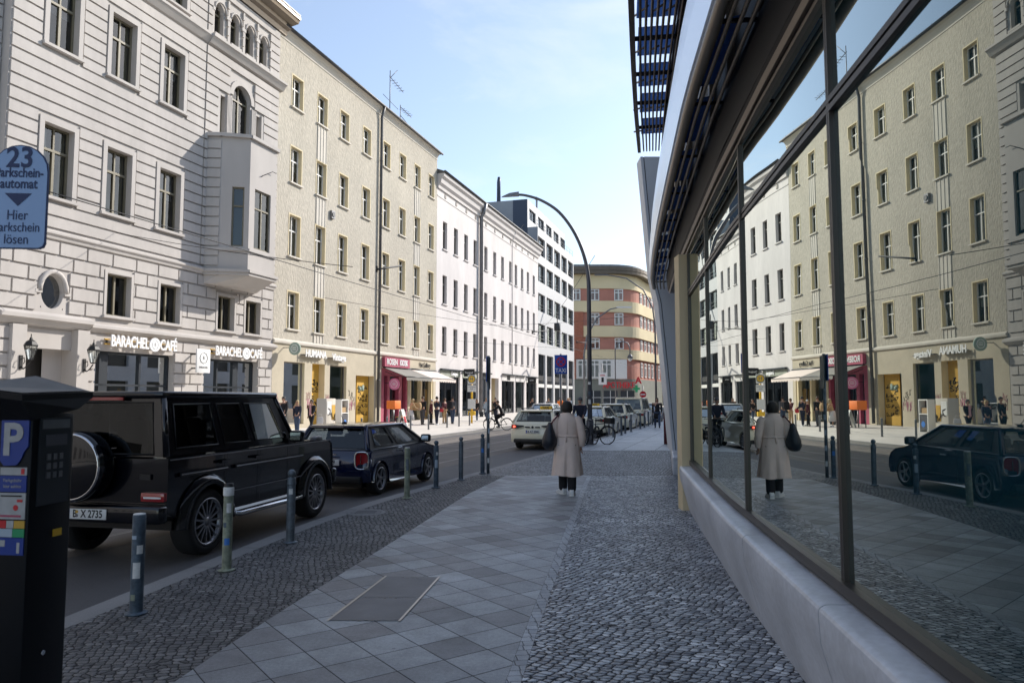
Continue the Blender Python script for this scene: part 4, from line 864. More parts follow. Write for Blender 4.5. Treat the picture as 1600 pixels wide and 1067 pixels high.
up = MB(); h6 = [(X(93.6 + 4.6 * i), X(93.6 + 4.6 * i) + 3.3, 25.6, 27.1) for i in range(5)]
wall_grid(up, .0, E4 - .3, 24.31, 28.1, h6, 'panel_white', y=1.4, depth=.3, back=.5); up.quad((0, 1.4, 24.31), (0, 14, 24.31), (0, 14, 28.1), (0, 1.4, 28.1), 'concrete_grey'); up.quad((E4 - .3, 1.4, 24.31), (E4 - .3, 14, 24.31), (E4 - .3, 14, 28.1), (E4 - .3, 1.4, 28.1), 'concrete_grey'); up.quad((0, 1.4, 28.1), (E4 - .3, 1.4, 28.1), (E4 - .3, 14, 28.1), (0, 14, 28.1), 'concrete_grey')
up.box(-.06, -.003, 1.4, 3.4, 20.5, 28.1, 'navy_panel'); up.build('roof_storey', b4)
gr = MB(); rr = random.Random(5)
for q in range(26):
    y0 = rr.uniform(1.6, 9); z0 = rr.uniform(20.4, 23); p = [(-.065, y0, z0)]
    for k in range(5): p.append((-.065, p[-1][1] + rr.uniform(-.5, .5), p[-1][2] + rr.uniform(.1, .6)))
    gr.tube(p, .045, 4, 'ink' if q % 3 else 'frame_taupe')
gr.build('wall_painting', b4)
for a in c4:
    for lo, hi in r4: put_window(b4, ('m', round(hi - lo, 2)), dict(w=w4, h=hi - lo, fm='frame_dark', fw=.09, transom=0, mull=False, bars=(.38, .76), curt=[(.02, .55, 0, 1, 'curtain_grey')]), X(a), .32, lo)
    put_window(b4, 'ms', dict(w=w4, h=7.3, fm='frame_dark', fw=.12, transom=.5, mull=True, bars=(.12,)), X(a), .32, .2)
for h in h6: put_window(b4, 'm6', dict(w=3.3, h=1.5, fm='frame_dark', fw=.07, transom=0, mull=True), h[0], 1.6, 25.6)
ra = MB()
for z in (24.75, 25.25): ra.tube([(.1, .15, z), (E4 - .1, .15, z)], .025, 5, 'zinc')
for q in range(12): ra.cyl((.1 + q * (E4 - .2) / 11, .15, 24.3), (.1 + q * (E4 - .2) / 11, .15, 25.25), .025, .025, 5, 'zinc')
ra.build('railing', b4)
fr = MB()
for a in c4:
    for lo, hi in r4:
        for q in range(2): fr.tube([(X(a) + .1, .1, lo + .5 + .45 * q), (X(a) + w4 - .1, .1, lo + .5 + .45 * q)], .02, 5, 'zinc')
fr.build('balcony_bar', b4)
wb = MB()
for a in c4: wb.box(X(a) + .15, X(a) + w4 - .15, .12, .3, 3.15, 3.6, 'frame_white'); wb.box(X(a) + .3, X(a) + w4 - .8, .1, .3, 4.0, 4.7, 'ink')
wb.build('shop_band', b4)
pt = thing('roof_hut', 'pale boxy roof hut above the white house', 'roof hut', W(84, TF + 9, 23.8), ROT)
MB().box(-2.2, 1.4, 0, 3, -2.5, 3.3, 'panel_white').build('walls', pt); MB().box(-2.4, 1.6, -.2, 3.2, 3.301, 3.45, 'zinc').build('roof', pt)
pt = thing('roof_unit', 'blue glazed rooftop unit beside the pale roof hut', 'roof unit', W(91, TF + 9, 23.5), ROT)
MB().box(-1.8, 1.8, 0, 3, -2.5, 3.6, 'navy_panel').build('casing', pt); MB().box(-1.5, 1.2, -.02, -.005, 1.2, 3.3, 'sticker_sky').build('panel', pt)
tag(MB().tube([(0, 0, 0), (0, 0, 3.2), (.05, 0, 3.9)], [.28, .25, .2], 8, 'navy_panel').build('upright', None, W(94.5, TF + 6, 28.1)), 'dark blue flue standing on the roof of the modern block', 'upright')  # blue one stands in for an unclear dark blue shape on the roof
tag(MB().lathe([(.35, 0), (.35, 1.2), (.15, 1.3), (.15, 2.8), (.3, 2.9), (.05, 3.3)], 8, 'concrete_grey').build('chimney', None, W(103.5, TF + 3, 28.1)), 'small grey roof chimney further along the modern block', 'chimney')

# ================================================================== RED AND YELLOW CORNER BUILDING
b5 = thing('corner_building', 'red and yellow banded corner building with rounded corner at the end of the street', 'building', (0, 0, 0))
Yf = 140.0
P5 = [(-14.0, Yf), (18.4, Yf)]
for i in range(1, 9):
    a = R(66) * i / 8; P5.append((18.4 + 7.0 * math.sin(a), Yf + 7.0 * (1 - math.cos(a))))
e = P5[-1]; dB = (math.sin(R(24)), math.cos(R(24))); P5.append((e[0] + dB[0] * 26, e[1] + dB[1] * 26))
def along(pts, z0, z1, m, off=0.0, mbx=None):
    for i, (p, q) in enumerate(zip(pts, pts[1:])):
        def nv(k):
            a = Vector((*pts[max(k - 1, 0)], 0)); b = Vector((*pts[min(k + 1, len(pts) - 1)], 0)); d = (b - a).normalized(); return Vector((d.y, -d.x, 0))
        n0, n1 = nv(i), nv(i + 1); a = Vector((*p, 0)) + n0 * off; b = Vector((*q, 0)) + n1 * off; a2 = Vector((*p, 0)) - n0 * .8; b2_ = Vector((*q, 0)) - n1 * .8
        mbx.add([(a.x, a.y, z0), (b.x, b.y, z0), (b.x, b.y, z1), (a.x, a.y, z1), (a2.x, a2.y, z0), (b2_.x, b2_.y, z0), (b2_.x, b2_.y, z1), (a2.x, a2.y, z1)], [(0, 1, 2, 3), (3, 2, 6, 7), (0, 1, 5, 4)], m, False)
wl = MB()
for z0, z1, m, off in ((22.6, 25.3, 'yellow_plaster', .25), (20.2, 22.6, 'red_plaster', 0), (18.05, 20.2, 'yellow_plaster', .45), (15.4, 18.05, 'red_plaster', 0), (13.3, 15.4, 'yellow_plaster', .45), (10.9, 13.3, 'red_plaster', 0), (9.1, 10.9, 'yellow_plaster', .45), (5.3, 9.1, 'red_plaster', 0), (0, 5.3, 'green_grey', .1)): along(P5, z0, z1, m, off, wl)
wl.box(11.0, 13.6, Yf - .62, Yf - .49, 9.1, 18.1, 'brick_red'); wl.box(9.6, 10.9, Yf - .56, Yf - .48, 9.1, 22.5, 'concrete_grey')

wl.build('wall', b5)
rf = MB(); along(P5, 25.32, 25.9, 'bronze', 1.6, rf); along(P5, 25.91, 26.6, 'bronze', 1.75, rf); along(P5, 26.61, 27.2, 'zinc', .6, rf)
n5 = len(P5); rf.add([(x, y, 27.15) for x, y in P5] + [(-14, 190, 27.15)], [tuple(range(n5 + 1))], 'zinc'); rf.build('roof', b5)
nw = 0
for z0, z1 in ((20.3, 22.5), (15.6, 17.9), (11.0, 13.1)):
    for x in (7.0, 15.0, 19.6) if z0 < 20 else (7.0, 11.4, 15.0, 19.6):
        put_window(b5, ('r', round(z1 - z0, 2)), dict(w=1.7, h=z1 - z0, fm='frame_white', fw=.16, transom=.7, curt=[(0, .5, 0, 1, 'curtain')]), x, Yf - .08 + (.15 if x > 19 else 0), z0)
    for k in range(8):
        q = 1.4 + k * 3.0; put_window(b5, ('rs', round(z1 - z0, 2)), dict(w=1.5, h=z1 - z0, fm='frame_white', fw=.16, transom=.7), e[0] + dB[0] * q + .1, e[1] + dB[1] * q - .06, z0, R(66))
for x in (7.2,): put_window(b5, 'rl', dict(w=1.7, h=2.9, fm='frame_white', fw=.16, transom=.7), x, Yf - .08, 5.8)
for k in range(4): put_window(b5, 'rb', dict(w=1.9, h=3.4, fm='frame_white', fw=.2, transom=.75), 12.4 + k * 2.3, Yf - .6 + (.0 if k < 3 else .2), 5.5)
mb = MB(); mb.box(12.2, 21.8, Yf - .5, Yf - .1, 5.32, 9.0, 'frame_white'); mb.build('bay', b5)
for k in range(7): q = 1.4 + k * 3.0; put_window(b5, ('rs2',), dict(w=1.5, h=2.8, fm='frame_white', fw=.16, transom=.7), e[0] + dB[0] * q + .1, e[1] + dB[1] * q - .06, 5.8, R(66))
mb = MB().text('APOTHEKE', 1.55, .2, 'sign_red', face_front(20.2, Yf - .7, 4.1), sx=.78, bold=.03); mb.build('shop_sign', b5)
mb = MB()
for x0 in (14.2, 17.4, 20.6): mb.box(x0, x0 + 2.6, Yf - .16, Yf - .1, .6, 3.1, 'frame_dark'); mb.box(x0 - .1, x0 + 2.7, Yf - .2, Yf - .161, 1.75, 1.85, 'frame_white'); mb.box(x0 + 1.2, x0 + 1.3, Yf - .2, Yf - .161, .6, 3.1, 'frame_white')
mb.build('shop_window', b5)
# buildings further down the street
def far_house(name, label, x, y, ang, ln, dp_, h, m, nf, nc, wm):
    t = thing(name, label, 'building', (x, y, 0), R(90 - ang)); w_ = MB(); fh = (h - 5) / nf; cw = ln / nc
    hl = [(i * cw + cw * .28, i * cw + cw * .72, 5 + j * fh + fh * .25, 5 + j * fh + fh * .82) for i in range(nc) for j in range(nf)] + [(i * cw + cw * .15, i * cw + cw * .85, .2, 3.8) for i in range(nc)]
    wall_grid(w_, 0, ln, 0, h, hl, m, depth=.3, back=.4)
    w_.box(0, ln, 1.2, dp_, 0, h - .01, m); w_.box(-.2, ln + .2, -.6, dp_, h, h + .6, 'zinc'); w_.build('wall', t)
    for q in hl: put_window(t, (name, round(q[1] - q[0], 2), round(q[3] - q[2], 2)), dict(w=q[1] - q[0], h=q[3] - q[2], fm=wm, fw=.12, transom=.7), q[0], .2, q[2])
far_house('apartment_house', 'pale cream house far down the street beyond the corner building', 36.8, 165.5, 24, 26, 12, 21, 'cream_pale', 4, 7, 'frame_white')
far_house('terrace_house', 'small white house at the very end of the street', 49.0, 193, 30, 30, 12, 17, 'plaster_white', 3, 8, 'frame_taupe')

# ================================================================== GLASS OFFICE BUILDING (right)
gb = thing('glass_building', 'dark glass-fronted office building with louvred canopies and a pale stone plinth', 'building', (0, 0, 0))
GP = [Vector((x, y, 0)) for y, x in G_T]
def gdir(i): return (GP[i + 1] - GP[i]).normalized()
def goff(y, o):
    """point on the glass line at depth y moved o metres towards the street"""
    a = Vector((XG(y - .3), y - .3, 0)); b = Vector((XG(y + .3), y + .3, 0)); d = (b - a).normalized()
    return Vector((XG(y), y, 0)) + Vector((-d.y, d.x, 0)) * o
def sweep(mb, prof, ys, m, smooth=False, caps=True, sh=None):
    """profile (offset towards street, z) swept along the glass line"""
    n = len(prof); v = []
    for y in ys:
        for o, z in prof: p = goff(y, o + (sh(y) * o if sh else 0)); v.append((p.x, p.y, z))
    f = [(i * n + j, i * n + (j + 1) % n, (i + 1) * n + (j + 1) % n, (i + 1) * n + j) for i in range(len(ys) - 1) for j in range(n)]
    if caps: f += [tuple(range(n))[::-1], tuple(range(n * (len(ys) - 1), n * len(ys)))]
    mb.add(v, f, m, smooth)
# plinth of stone blocks with rounded edge
pf = [(-.10, 0.0), (-.10, .712), (.145, .702), (.165, .698), (.182, .688), (.192, .672), (.195, .65), (.185, .50), (.05, 0.0)]
yy = -6.0; mb = MB(); segs = [(-6 + i * 2.0, -6 + i * 2.0 + 1.988) for i in range(9)]
for a, b in segs: sweep(mb, pf, [a, (a + b) / 2, min(b, 12.0)], 'plinth_stone', False)
pl_ = mb.build('plinth', gb)
for p in pl_.data.polygons: p.use_smooth = True
pl_.data.set_sharp_from_angle(angle=R(24))
mb = MB(); sweep(mb, [(-.1, .02), (-.1, .69), (.15, .68), (.165, .5), (.03, .02)], yr(-6, 11.95, 8), 'soffit_dark'); mb.build('plinth_core', gb)
mb = MB(); sweep(mb, [(-.1, .712), (.02, .712), (.02, .735), (-.1, .735)], yr(-6, 11.85, 8), 'soffit_dark'); sweep(mb, [(-.05, .736), (.045, .736), (.045, .80), (-.05, .80)], yr(-6, 11.85, 8), 'mullion'); mb.build('sill_rail', gb)
# panes: lower and upper, one per bay, framed by mullions
for i in range(len(GP) - 1):
    a, b = GP[i], GP[i + 1]
    for z0, z1 in ((.78, 3.44), (3.51, 4.15)):
        e_ = random.Random(i * 7 + int(z0)).uniform(-.004, .004); m_ = MB(); m_.quad((a.x + e_, a.y, z0), (b.x - e_, b.y, z0), (b.x - e_ * .6, b.y, z1), (a.x + e_ * .6, a.y, z1), 'glass_coated'); m_.build('glass_pane', gb)
for i in range(1, len(GP)):
    p = GP[i]; d = gdir(min(i, len(GP) - 2)); n_ = Vector((-d.y, d.x, 0)); ang = math.atan2(d.y, d.x)
    m_ = MB(); Xm = Matrix.Translation(p) @ Matrix.Rotation(ang, 4, 'Z')
    m_.box(-.026, -.003, -.02, .024, .80, 4.13, 'mullion', Xm); m_.box(.003, .026, -.02, .024, .80, 4.13, 'mullion', Xm); m_.box(-.0029, .0029, -.02, .018, .80, 4.13, 'soffit_dark', Xm)
    m_.build('mullion', gb)
mb = MB(); sweep(mb, [(-.02, 3.43), (.025, 3.43), (.025, 3.464), (-.02, 3.464)], yr(-6, 11.8, 8), 'mullion'); sweep(mb, [(-.02, 3.465), (.008, 3.465), (.008, 3.481), (-.02, 3.481)], yr(-6, 11.8, 8), 'soffit_dark'); sweep(mb, [(-.02, 3.482), (.025, 3.482), (.025, 3.516), (-.02, 3.516)], yr(-6, 11.8, 8), 'mullion'); mb.build('transom', gb)
mb = MB(); sweep(mb, [(-.05, 4.14), (.035, 4.14), (.035, 4.172), (-.05, 4.172)], yr(-6, 13, 8), 'bronze_light'); sweep(mb, [(-.05, 4.19), (.06, 4.19), (.085, 4.222), (-.05, 4.222)], yr(-6, 16.8, 10), 'bronze_light'); sweep(mb, [(-.05, 4.223), (.08, 4.223), (.10, 4.25), (-.05, 4.25)], yr(-6, 16.8, 10), 'soffit_dark'); mb.build('head_rail', gb)
mb = MB(); sweep(mb, [(-.05, 4.252), (.10, 4.255), (.135, 4.55), (.135, 4.62), (-.05, 4.62)], yr(-6, 16.8, 14), 'soffit_dark'); mb.build('soffit', gb)
# lower louvre canopy
ys = yr(-6, 18.6, 32)
mb = MB(); sweep(mb, [(.44 + .052 * math.cos(q * .5236), 4.60 + .052 * math.sin(q * .5236)) for q in range(12)], ys, 'bronze_light', True); mb.build('edge_tube', gb)
for o in (.19, .272, .355):
    mb = MB(); sweep(mb, [(o + .019 * math.cos(q * .7854), 4.57 + .019 * math.sin(q * .7854)) for q in range(8)], ys, 'bronze_light', True); mb.build('louvre_pipe', gb)
mb = MB(); sweep(mb, [(.455, 4.645), (.50, 4.66), (.515, 5.05), (.485, 5.46), (.44, 5.46), (.44, 4.645)], ys, 'sheet_white'); mb.build('fascia', gb)
br = MB(); pn = MB(); y = -5.6
while y < 18.4:
    br = MB()
    for o0, o1, z0, z1 in ((.12, .44, 4.59, 4.615),):
        a, b, c, d = goff(y, o0), goff(y, o1), goff(y + .03, o1), goff(y + .03, o0)
        br.add([(p.x, p.y, z) for z in (z0, z1) for p in (a, b, c, d)], [(0, 1, 2, 3), (4, 5, 6, 7), (0, 1, 5, 4), (1, 2, 6, 5), (2, 3, 7, 6), (3, 0, 4, 7)], 'soffit_dark')
    for k in range(2):
        a, b = y + .30 + k * .42, y + .30 + k * .42 + (.40 if k == 0 else .80)
        if b > 18.5: break
        for p0, p1 in ((a, b),):
            q = [goff(p0, .17), goff(p0, .41), goff(p1, .41), goff(p1, .17)]; zz = (4.78, 4.74)
            pn = MB(); pn.add([(q[0].x, q[0].y, zz[0]), (q[1].x, q[1].y, zz[1]), (q[2].x, q[2].y, zz[1]), (q[3].x, q[3].y, zz[0]), (q[0].x, q[0].y, zz[0] + .02), (q[1].x, q[1].y, zz[1] + .02), (q[2].x, q[2].y, zz[1] + .02), (q[3].x, q[3].y, zz[0] + .02)], [(0, 1, 2, 3), (4, 5, 6, 7), (0, 1, 5, 4), (1, 2, 6, 5), (2, 3, 7, 6), (3, 0, 4, 7)], 'sheet_blue'); pn.build('canopy_panel', gb)
    br.build('canopy_bracket', gb); y += 1.55
# wall between the canopies and the storeys above
ys2 = yr(-6, 16.8, 12); US = lambda y: -.033 * (y - 10); ysu = yr(-6, 16.6, 26)
mb = MB(); sweep(mb, [(-.3, 4.621), (.04, 4.621), (.04, 7.55), (-.3, 7.55)], ys2, 'soffit_dark'); mb.build('upper_wall', gb)
mb = MB()
for z in (5.6, 6.6, 7.3): sweep(mb, [(.041, z), (.09, z), (.09, z + .06), (.041, z + .06)], ys2, 'mullion')
y = -5
while y < 16.5:
    for p in (goff(y, .07),): mb.box(p.x - .04, p.x + .04, y - .03, y + .03, 4.53, 7.5, 'bronze')
    y += 1.3
mb.build('upper_frame', gb)
# upper louvre canopy
mb = MB(); sweep(mb, [(.86, 7.46), (.95, 7.46), (.95, 7.64), (.86, 7.64)], ysu, 'bronze', sh=US); mb.build('edge_beam', gb)
for k in range(8):
    o = .16 + k * .088; mb = MB(); sweep(mb, [(o + .022 * math.cos(q * 1.0472), 7.50 + .022 * math.sin(q * 1.0472)) for q in range(6)], ysu, 'bronze', True, sh=US); mb.build('louvre_pipe', gb)
br = MB(); pn = MB(); y = -5.6; rr = random.Random(3)
while y < 16.1:
    br = MB(); k_ = 1 + US(y); a, b, c, d = goff(y, .1), goff(y, .9 * k_), goff(y + .05, .9 * k_), goff(y + .05, .1)
    br.add([(p.x, p.y, z) for z in (7.52, 7.58) for p in (a, b, c, d)], [(0, 1, 2, 3), (4, 5, 6, 7), (0, 1, 5, 4), (1, 2, 6, 5), (2, 3, 7, 6), (3, 0, 4, 7)], 'soffit_dark')
    for k in range(2):
        p0, p1 = y + .10 + k * .62, y + .10 + k * .62 + .53
        if p1 > 16.75: break
        q = [goff(p0, .12), goff(p0, .80 * k_), goff(p1, .80 * k_), goff(p1, .12)]; z = 7.75 + .1 * k
        pn = MB(); pn.add([(p.x, p.y, z + dz) for dz in (0, .03) for p in q], [(0, 1, 2, 3), (4, 5, 6, 7), (0, 1, 5, 4), (1, 2, 6, 5), (2, 3, 7, 6), (3, 0, 4, 7)], 'sheet_blue'); pn.build('canopy_panel', gb)
        if k: 
            for u in range(3): bs_ = MB(); bs_.tube([goff(p0 - .1, .2 + u * .22) + Vector((0, 0, 7.7)), goff(p1 + .1, .42 + u * .2) + Vector((0, 0, 7.95))], .02, 4, 'zinc_dark'); bs_.build('canopy_strut', gb)
    br.build('canopy_bracket', gb); y += 1.3
mb = MB(); sweep(mb, [(.0, 7.56), (.20, 7.56), (.20, 7.72), (.0, 7.72)], ys2, 'bronze'); mb.build('wall_beam', gb)
# upper storeys, set back behind the canopy line
mb = MB(); pts = [goff(y, -.35) for y in (-6, -2, 2, 6, 10, 14, 16.8)]; poly = [(p.x, p.y) for p in pts] + [(20, 13.5), (17, -8)]
mb.prism(poly, 'z', 7.9, 15.6, 'soffit_dark'); mb.prism([(p.x + .35, p.y) for p in pts] + [(20, 13.5), (17, -8)], 'z', 7.73, 7.899, 'bronze'); mb.prism([(p.x + 0.42, p.y) for p in pts] + [(20, 13.5), (17, -8)], 'z', 0.0, 7.55, 'soffit_dark')
mb.prism([(.2, -8), (16, -8), (16, -14), (.2, -14)], 'z', 0, 15.6, 'concrete_grey'); mb.build('upper_storeys', gb)
# the far end: pale strip, second glazing, leaning pier and its plinth
def pier_box(mb, A, m):
    """A: list of (x_left, x_right, y_front, y_back, z)"""
    v = []
    for x0, x1, y0, y1, z in A: v += [(x0, y0, z), (x1, y0, z), (x1, y1, z), (x0, y1, z)]
    f = [(0, 3, 2, 1)] + [(4 * i + j, 4 * i + (j + 1) % 4, 4 * i + 4 + (j + 1) % 4, 4 * i + 4 + j) for i in range(len(A) - 1) for j in range(4)] + [tuple(range(4 * len(A) - 4, 4 * len(A)))]
    mb.add(v, f, m)
mb = MB(); pier_box(mb, [(2.73, 3.2, 11.93, 12.25, .0), (2.73, 3.2, 11.93, 12.25, 4.14)], 'sand_plaster'); mb.build('pale_strip', gb)
mb = MB()
for y in (13.0, 14.0, 15.2, 16.4): p = goff(y, -.17); mb.box(p.x - .03, p.x + .03, y - .03, y + .03, .42, 4.19, 'mullion')
sweep(mb, [(-.26, 0.42), (-.21, .42), (-.21, 4.19), (-.26, 4.19)], yr(12.3, 16.9, 5), 'soffit_dark'); mb.build('end_glazing', gb)
PL = [(.42, 4.22, 4.46), (2.4, 4.06, 4.45), (4.28, 3.90, 4.44), (5.05, 3.74, 4.43), (8.3, 3.48, 4.40)]
mb = MB(); pier_box(mb, [(a + .10, b, 19.5, 20.1, z) for z, a, b in PL], 'pier_panel'); pier_box(mb, [(a, a + .075, 19.5, 20.1, z) for z, a, b in PL], 'pier_panel'); pier_box(mb, [(a + .05, b - .02, 19.55, 20.05, z) for z, a, b in PL], 'soffit_dark'); mb.build('leaning_pier', gb)
mb = MB(); mb.prism([(3.72, 17.2), (4.7, 17.2), (5.9, 24), (5.12, 24)], 'z', 0, .42, 'plinth_stone'); mb.build('end_plinth', gb, bevel=.03, seg=3)
mb = MB(); mb.prism([(4.5, 20.12), (6.5, 20.12), (8.2, 30), (7.4, 30)], 'z', .4, 8.2, 'soffit_dark'); mb.build('end_wall', gb)
mb = MB(); pier_box(mb, [(4.75, 12, 17.3, 20, .0), (4.75, 12, 17.3, 20, 15.6)], 'soffit_dark'); mb.build('end_wall', gb)
tag(MB().box(-.09, .09, -.09, .09, 0, 1.18, 'cloth_wine').box(-.11, .11, -.11, .11, 1.18, 1.22, 'frame_taupe').build('post', None, (6.00, 28.8, 0), (0, 0, -TH), bevel=.01), 'brown square post standing on the pavement just beyond the leaning pier', 'post')
# unseen office row on the same side, added and sized to shade the road
ob = thing('unseen_office_row', 'unseen office row along the right side behind the glass building, added for its shadow', 'building', W(24, -7), ROT)
mb = MB(); wall_grid(mb, 0, 240, 0, 17.5, [(i * 5 + 1, i * 5 + 3.6, 1 + j * 3.8, 3.4 + j * 3.8) for i in range(48) for j in range(4)], 'concrete_grey', y=0, depth=.3, back=0, X=Matrix.Rotation(math.pi, 4, 'Z') @ Matrix.Translation((-240, 0, 0)))
mb.box(0, 240, -12, -.4, 0, 17.49, 'room_dark'); mb.build('wall', ob)
MB().box(-.3, 240.3, -12, 1.0, 17.5, 18.0, 'zinc').build('roof', ob)

# ================================================================== VEHICLES
def arch_pts(cx, cz, r, zb, n=9):
    """wheel-arch outline from right to left, over the wheel"""
    a0 = math.asin(max(-1, min(1, (zb - cz) / r))); return [(cx + r * math.cos(a0 + (math.pi - 2 * a0) * i / n), cz + r * math.sin(a0 + (math.pi - 2 * a0) * i / n)) for i in range(n + 1)]
def loft_body(mb, prof, slices, m):
    """side profile (x,z) repeated at lateral stations (y, x-scale, z-drop of the top, inset of the bottom)"""
    n = len(prof); xs = [p[0] for p in prof]; cx = (min(xs) + max(xs)) / 2; zt = max(p[1] for p in prof); zb = min(p[1] for p in prof); v = []
    for y, sx, dz, ib in slices:
        for x, z in prof:
            k = (z - zb) / (zt - zb); ex = min(1, abs(x - cx) / (max(xs) - cx)) ** 3
            v.append((cx + (x - cx) * (1 - (1 - sx) * ex), y, z - dz * k ** 2 + ib * (1 - k) ** 2))
    f = [(i * n + j, i * n + (j + 1) % n, (i + 1) * n + (j + 1) % n, (i + 1) * n + j) for i in range(len(slices) - 1) for j in range(n)]
    f += [tuple(range(n)), tuple(range(n * (len(slices) - 1), n * len(slices)))[::-1]]
    mb.add(v, f, m, True)
def sym(sl): return [(-y, a, b, c) for y, a, b, c in sl] + [(y, a, b, c) for y, a, b, c in reversed(sl)]
def panel(mb, A, B, C, D, holes, m, gl=None, inset=0.012):
    """A,B bottom left/right, C,D top left/right of a car panel; holes in 0..1 coordinates; panes returned as MB list"""
    A, B, C, D = map(Vector, (A, B, C, D))
    def P(u, v): return (A * (1 - u) + B * u) * (1 - v) + (C * (1 - u) + D * u) * v
    nrm = (B - A).cross(C - A).normalized()
    xs = sorted({0, 1, *[h[i] for h in holes for i in (0, 1)]}); zs = sorted({0, 1, *[h[i] for h in holes for i in (2, 3)]})
    for i in range(len(xs) - 1):
        for j in range(len(zs) - 1):
            u, v = (xs[i] + xs[i + 1]) / 2, (zs[j] + zs[j + 1]) / 2
            if any(h[0] < u < h[1] and h[2] < v < h[3] for h in holes): continue
            q = [P(xs[i], zs[j]), P(xs[i + 1], zs[j]), P(xs[i + 1], zs[j + 1]), P(xs[i], zs[j + 1])]; mb.add(q, [(0, 1, 2, 3)], m)
    out = []
    for k, h in enumerate(holes):
        g = gl[k] if isinstance(gl, (list, tuple)) else gl
        p = MB(); q = [P(h[0], h[2]), P(h[1], h[2]), P(h[1], h[3]), P(h[0], h[3])]; p.add([a - nrm * inset for a in q], [(0, 1, 2, 3)], g)
        p.tube([a + nrm * .002 for a in q], .011, 5, 'black_trim', closed=True); out.append(p)
    return out
WHEELS = {}
def wheel(par, x, y, r, wd, spokes, m, side):
    key = (r, wd, spokes, m)
    if key not in WHEELS:
        t = MB(); h = wd / 2; Xr = Matrix.Rotation(R(90), 4, 'X')
        t.lathe([(r * .70, -h), (r * .93, -h), (r * .985, -h * .8), (r, -h * .5), (r, h * .5), (r * .985, h * .8), (r * .93, h), (r * .70, h), (r * .66, h * .6), (r * .1, h * .2)], 32, 'rubber', Xr)
        o = t.build('wheel', par, (x, y, r)); q = MB()
        q.lathe([(r * .70, h * .9), (r * .72, h * 1.02), (r * .66, h * 1.0), (r * .64, h * .4)], 32, m, Xr)
        q.lathe([(.001, h * .85), (r * .13, h * .85), (r * .16, h * .6), (r * .16, h * .3)], 16, m, Xr)
        for k in range(spokes):
            a = 2 * math.pi * k / spokes; ca, sa = math.cos(a), math.sin(a); wa = r * (.032 if spokes > 8 else .085)
            pts = []
            for rr, hh, ww in ((r * .12, h * .84, wa * 1.2), (r * .67, h * .92, wa * .8)):
                for sg in (-1, 1):
                    for dz in (0, -.035): pts.append((ca * rr - sa * ww * sg, -(hh + dz), sa * rr + ca * ww * sg))
            q.add(pts, [(0, 2, 6, 4), (1, 5, 7, 3), (0, 4, 5, 1), (2, 3, 7, 6), (4, 6, 7, 5)], m)
        q.lathe([(r * .62, h * .1), (.001, h * .1)], 24, 'black_trim', Xr)
        q.build('rim', o); WHEELS[key] = o
        if side > 0: o.rotation_euler = (0, 0, math.pi)
        return o
    s = WHEELS[key]; o = s.copy(); COL.objects.link(o); o.parent = par; o.location = (x, y, r); o.rotation_euler = (0, 0, math.pi if side > 0 else 0)
    for ch in s.children: d = ch.copy(); COL.objects.link(d); d.parent = o
    return o
def plate(par, x, z, txt, y=0.0, w_=.52, tilt=0.0):
    o = MB().box(x - .012, x, y - w_ / 2, y + w_ / 2, z - .058, z + .058, 'plate_white').build('number_plate', par, bevel=.004)
    Xp = Matrix.Translation((x - .0135, y, z)) @ Matrix.Rotation(R(-90), 4, 'Z') @ Matrix.Rotation(R(90), 4, 'X')
    MB().text(txt, .118, .002, 'ink', Xp @ Matrix.Translation((.022, 0, 0)), sx=.80, bold=.0025).build('plate_text', o)
    MB().box(x - .0135, x - .0125, y + w_ / 2 - .048, y + w_ / 2 - .004, z - .054, z + .054, 'eu_blue').build('country_band', o)
    return o
def seats(par, xs, ys, z0, hh=.62):
    for x in xs:
        for y in ys:
            m_ = MB(); m_.box(x - .05, x + .09, y - .24, y + .24, z0, z0 + hh, 'seat_cloth'); m_.box(x - .05, x + .05, y - .13, y + .13, z0 + hh + .04, z0 + hh + .22, 'seat_cloth'); m_.box(x + .05, x + .5, y - .24, y + .24, z0 - .1, z0 + .05, 'seat_cloth'); m_.build('seat', par, bevel=.03)
def mirror(par, x, y, z, m):
    sg = 1 if y > 0 else -1; q = MB(); q.box(x - .07, x + .06, min(y, y + sg * .22), max(y, y + sg * .22), z - .02, z + .15, m); o = q.build('wing_mirror', par, bevel=.04, seg=3)
    MB().box(x - .075, x - .071, y + sg * .03, y + sg * .19, z + .01, z + .12, 'chrome').build('mirror_glass', o)
    MB().box(x - .01, x + .03, min(y - sg * .1, y + sg * .04), max(y - sg * .1, y + sg * .04), z - .03, z + .02, 'black_trim').build('mirror_arm', o)
def place(t, mx, my, hd, z=ROAD + .008): t.location = (mx, my, z); t.rotation_euler = (0, 0, R(90 - hd))

# ---- black off-roader
suv = thing('off_road_car', 'boxy black off-road car with a spare wheel on its back door', 'car')
place(suv, -4.35, 10.77, 11.35)
P = [(-2.22, .58), (-2.22, 1.215), (.80, 1.235), (.84, 1.25), (1.95, 1.20), (2.06, 1.14), (2.10, .95), (2.12, .55), (1.97, .50)] + arch_pts(1.445, .40, .475, .47) + [(.95, .44), (-.92, .44)] + arch_pts(-1.445, .40, .475, .47) + [(-1.95, .50)]
mb = MB(); loft_body(mb, P, sym([(.885, .985, .015, .03), (.905, .995, .0, 0.0)]), 'black_paint'); b = mb.build('body', suv); b.data.set_sharp_from_angle(angle=R(28))
mb = MB(); mb.box(-1.9, 1.9, -.75, .75, .36, .52, 'black_trim'); mb.cyl((-1.445, -.7, .4), (-1.445, .7, .4), .07, .07, 8, 'black_trim'); mb.cyl((1.445, -.7, .4), (1.445, .7, .4), .07, .07, 8, 'black_trim'); mb.build('chassis', suv)
cb = MB(); zb, zr = 1.236, 1.90
RB, FB, RT, FT = -2.205, .80, -2.15, .34
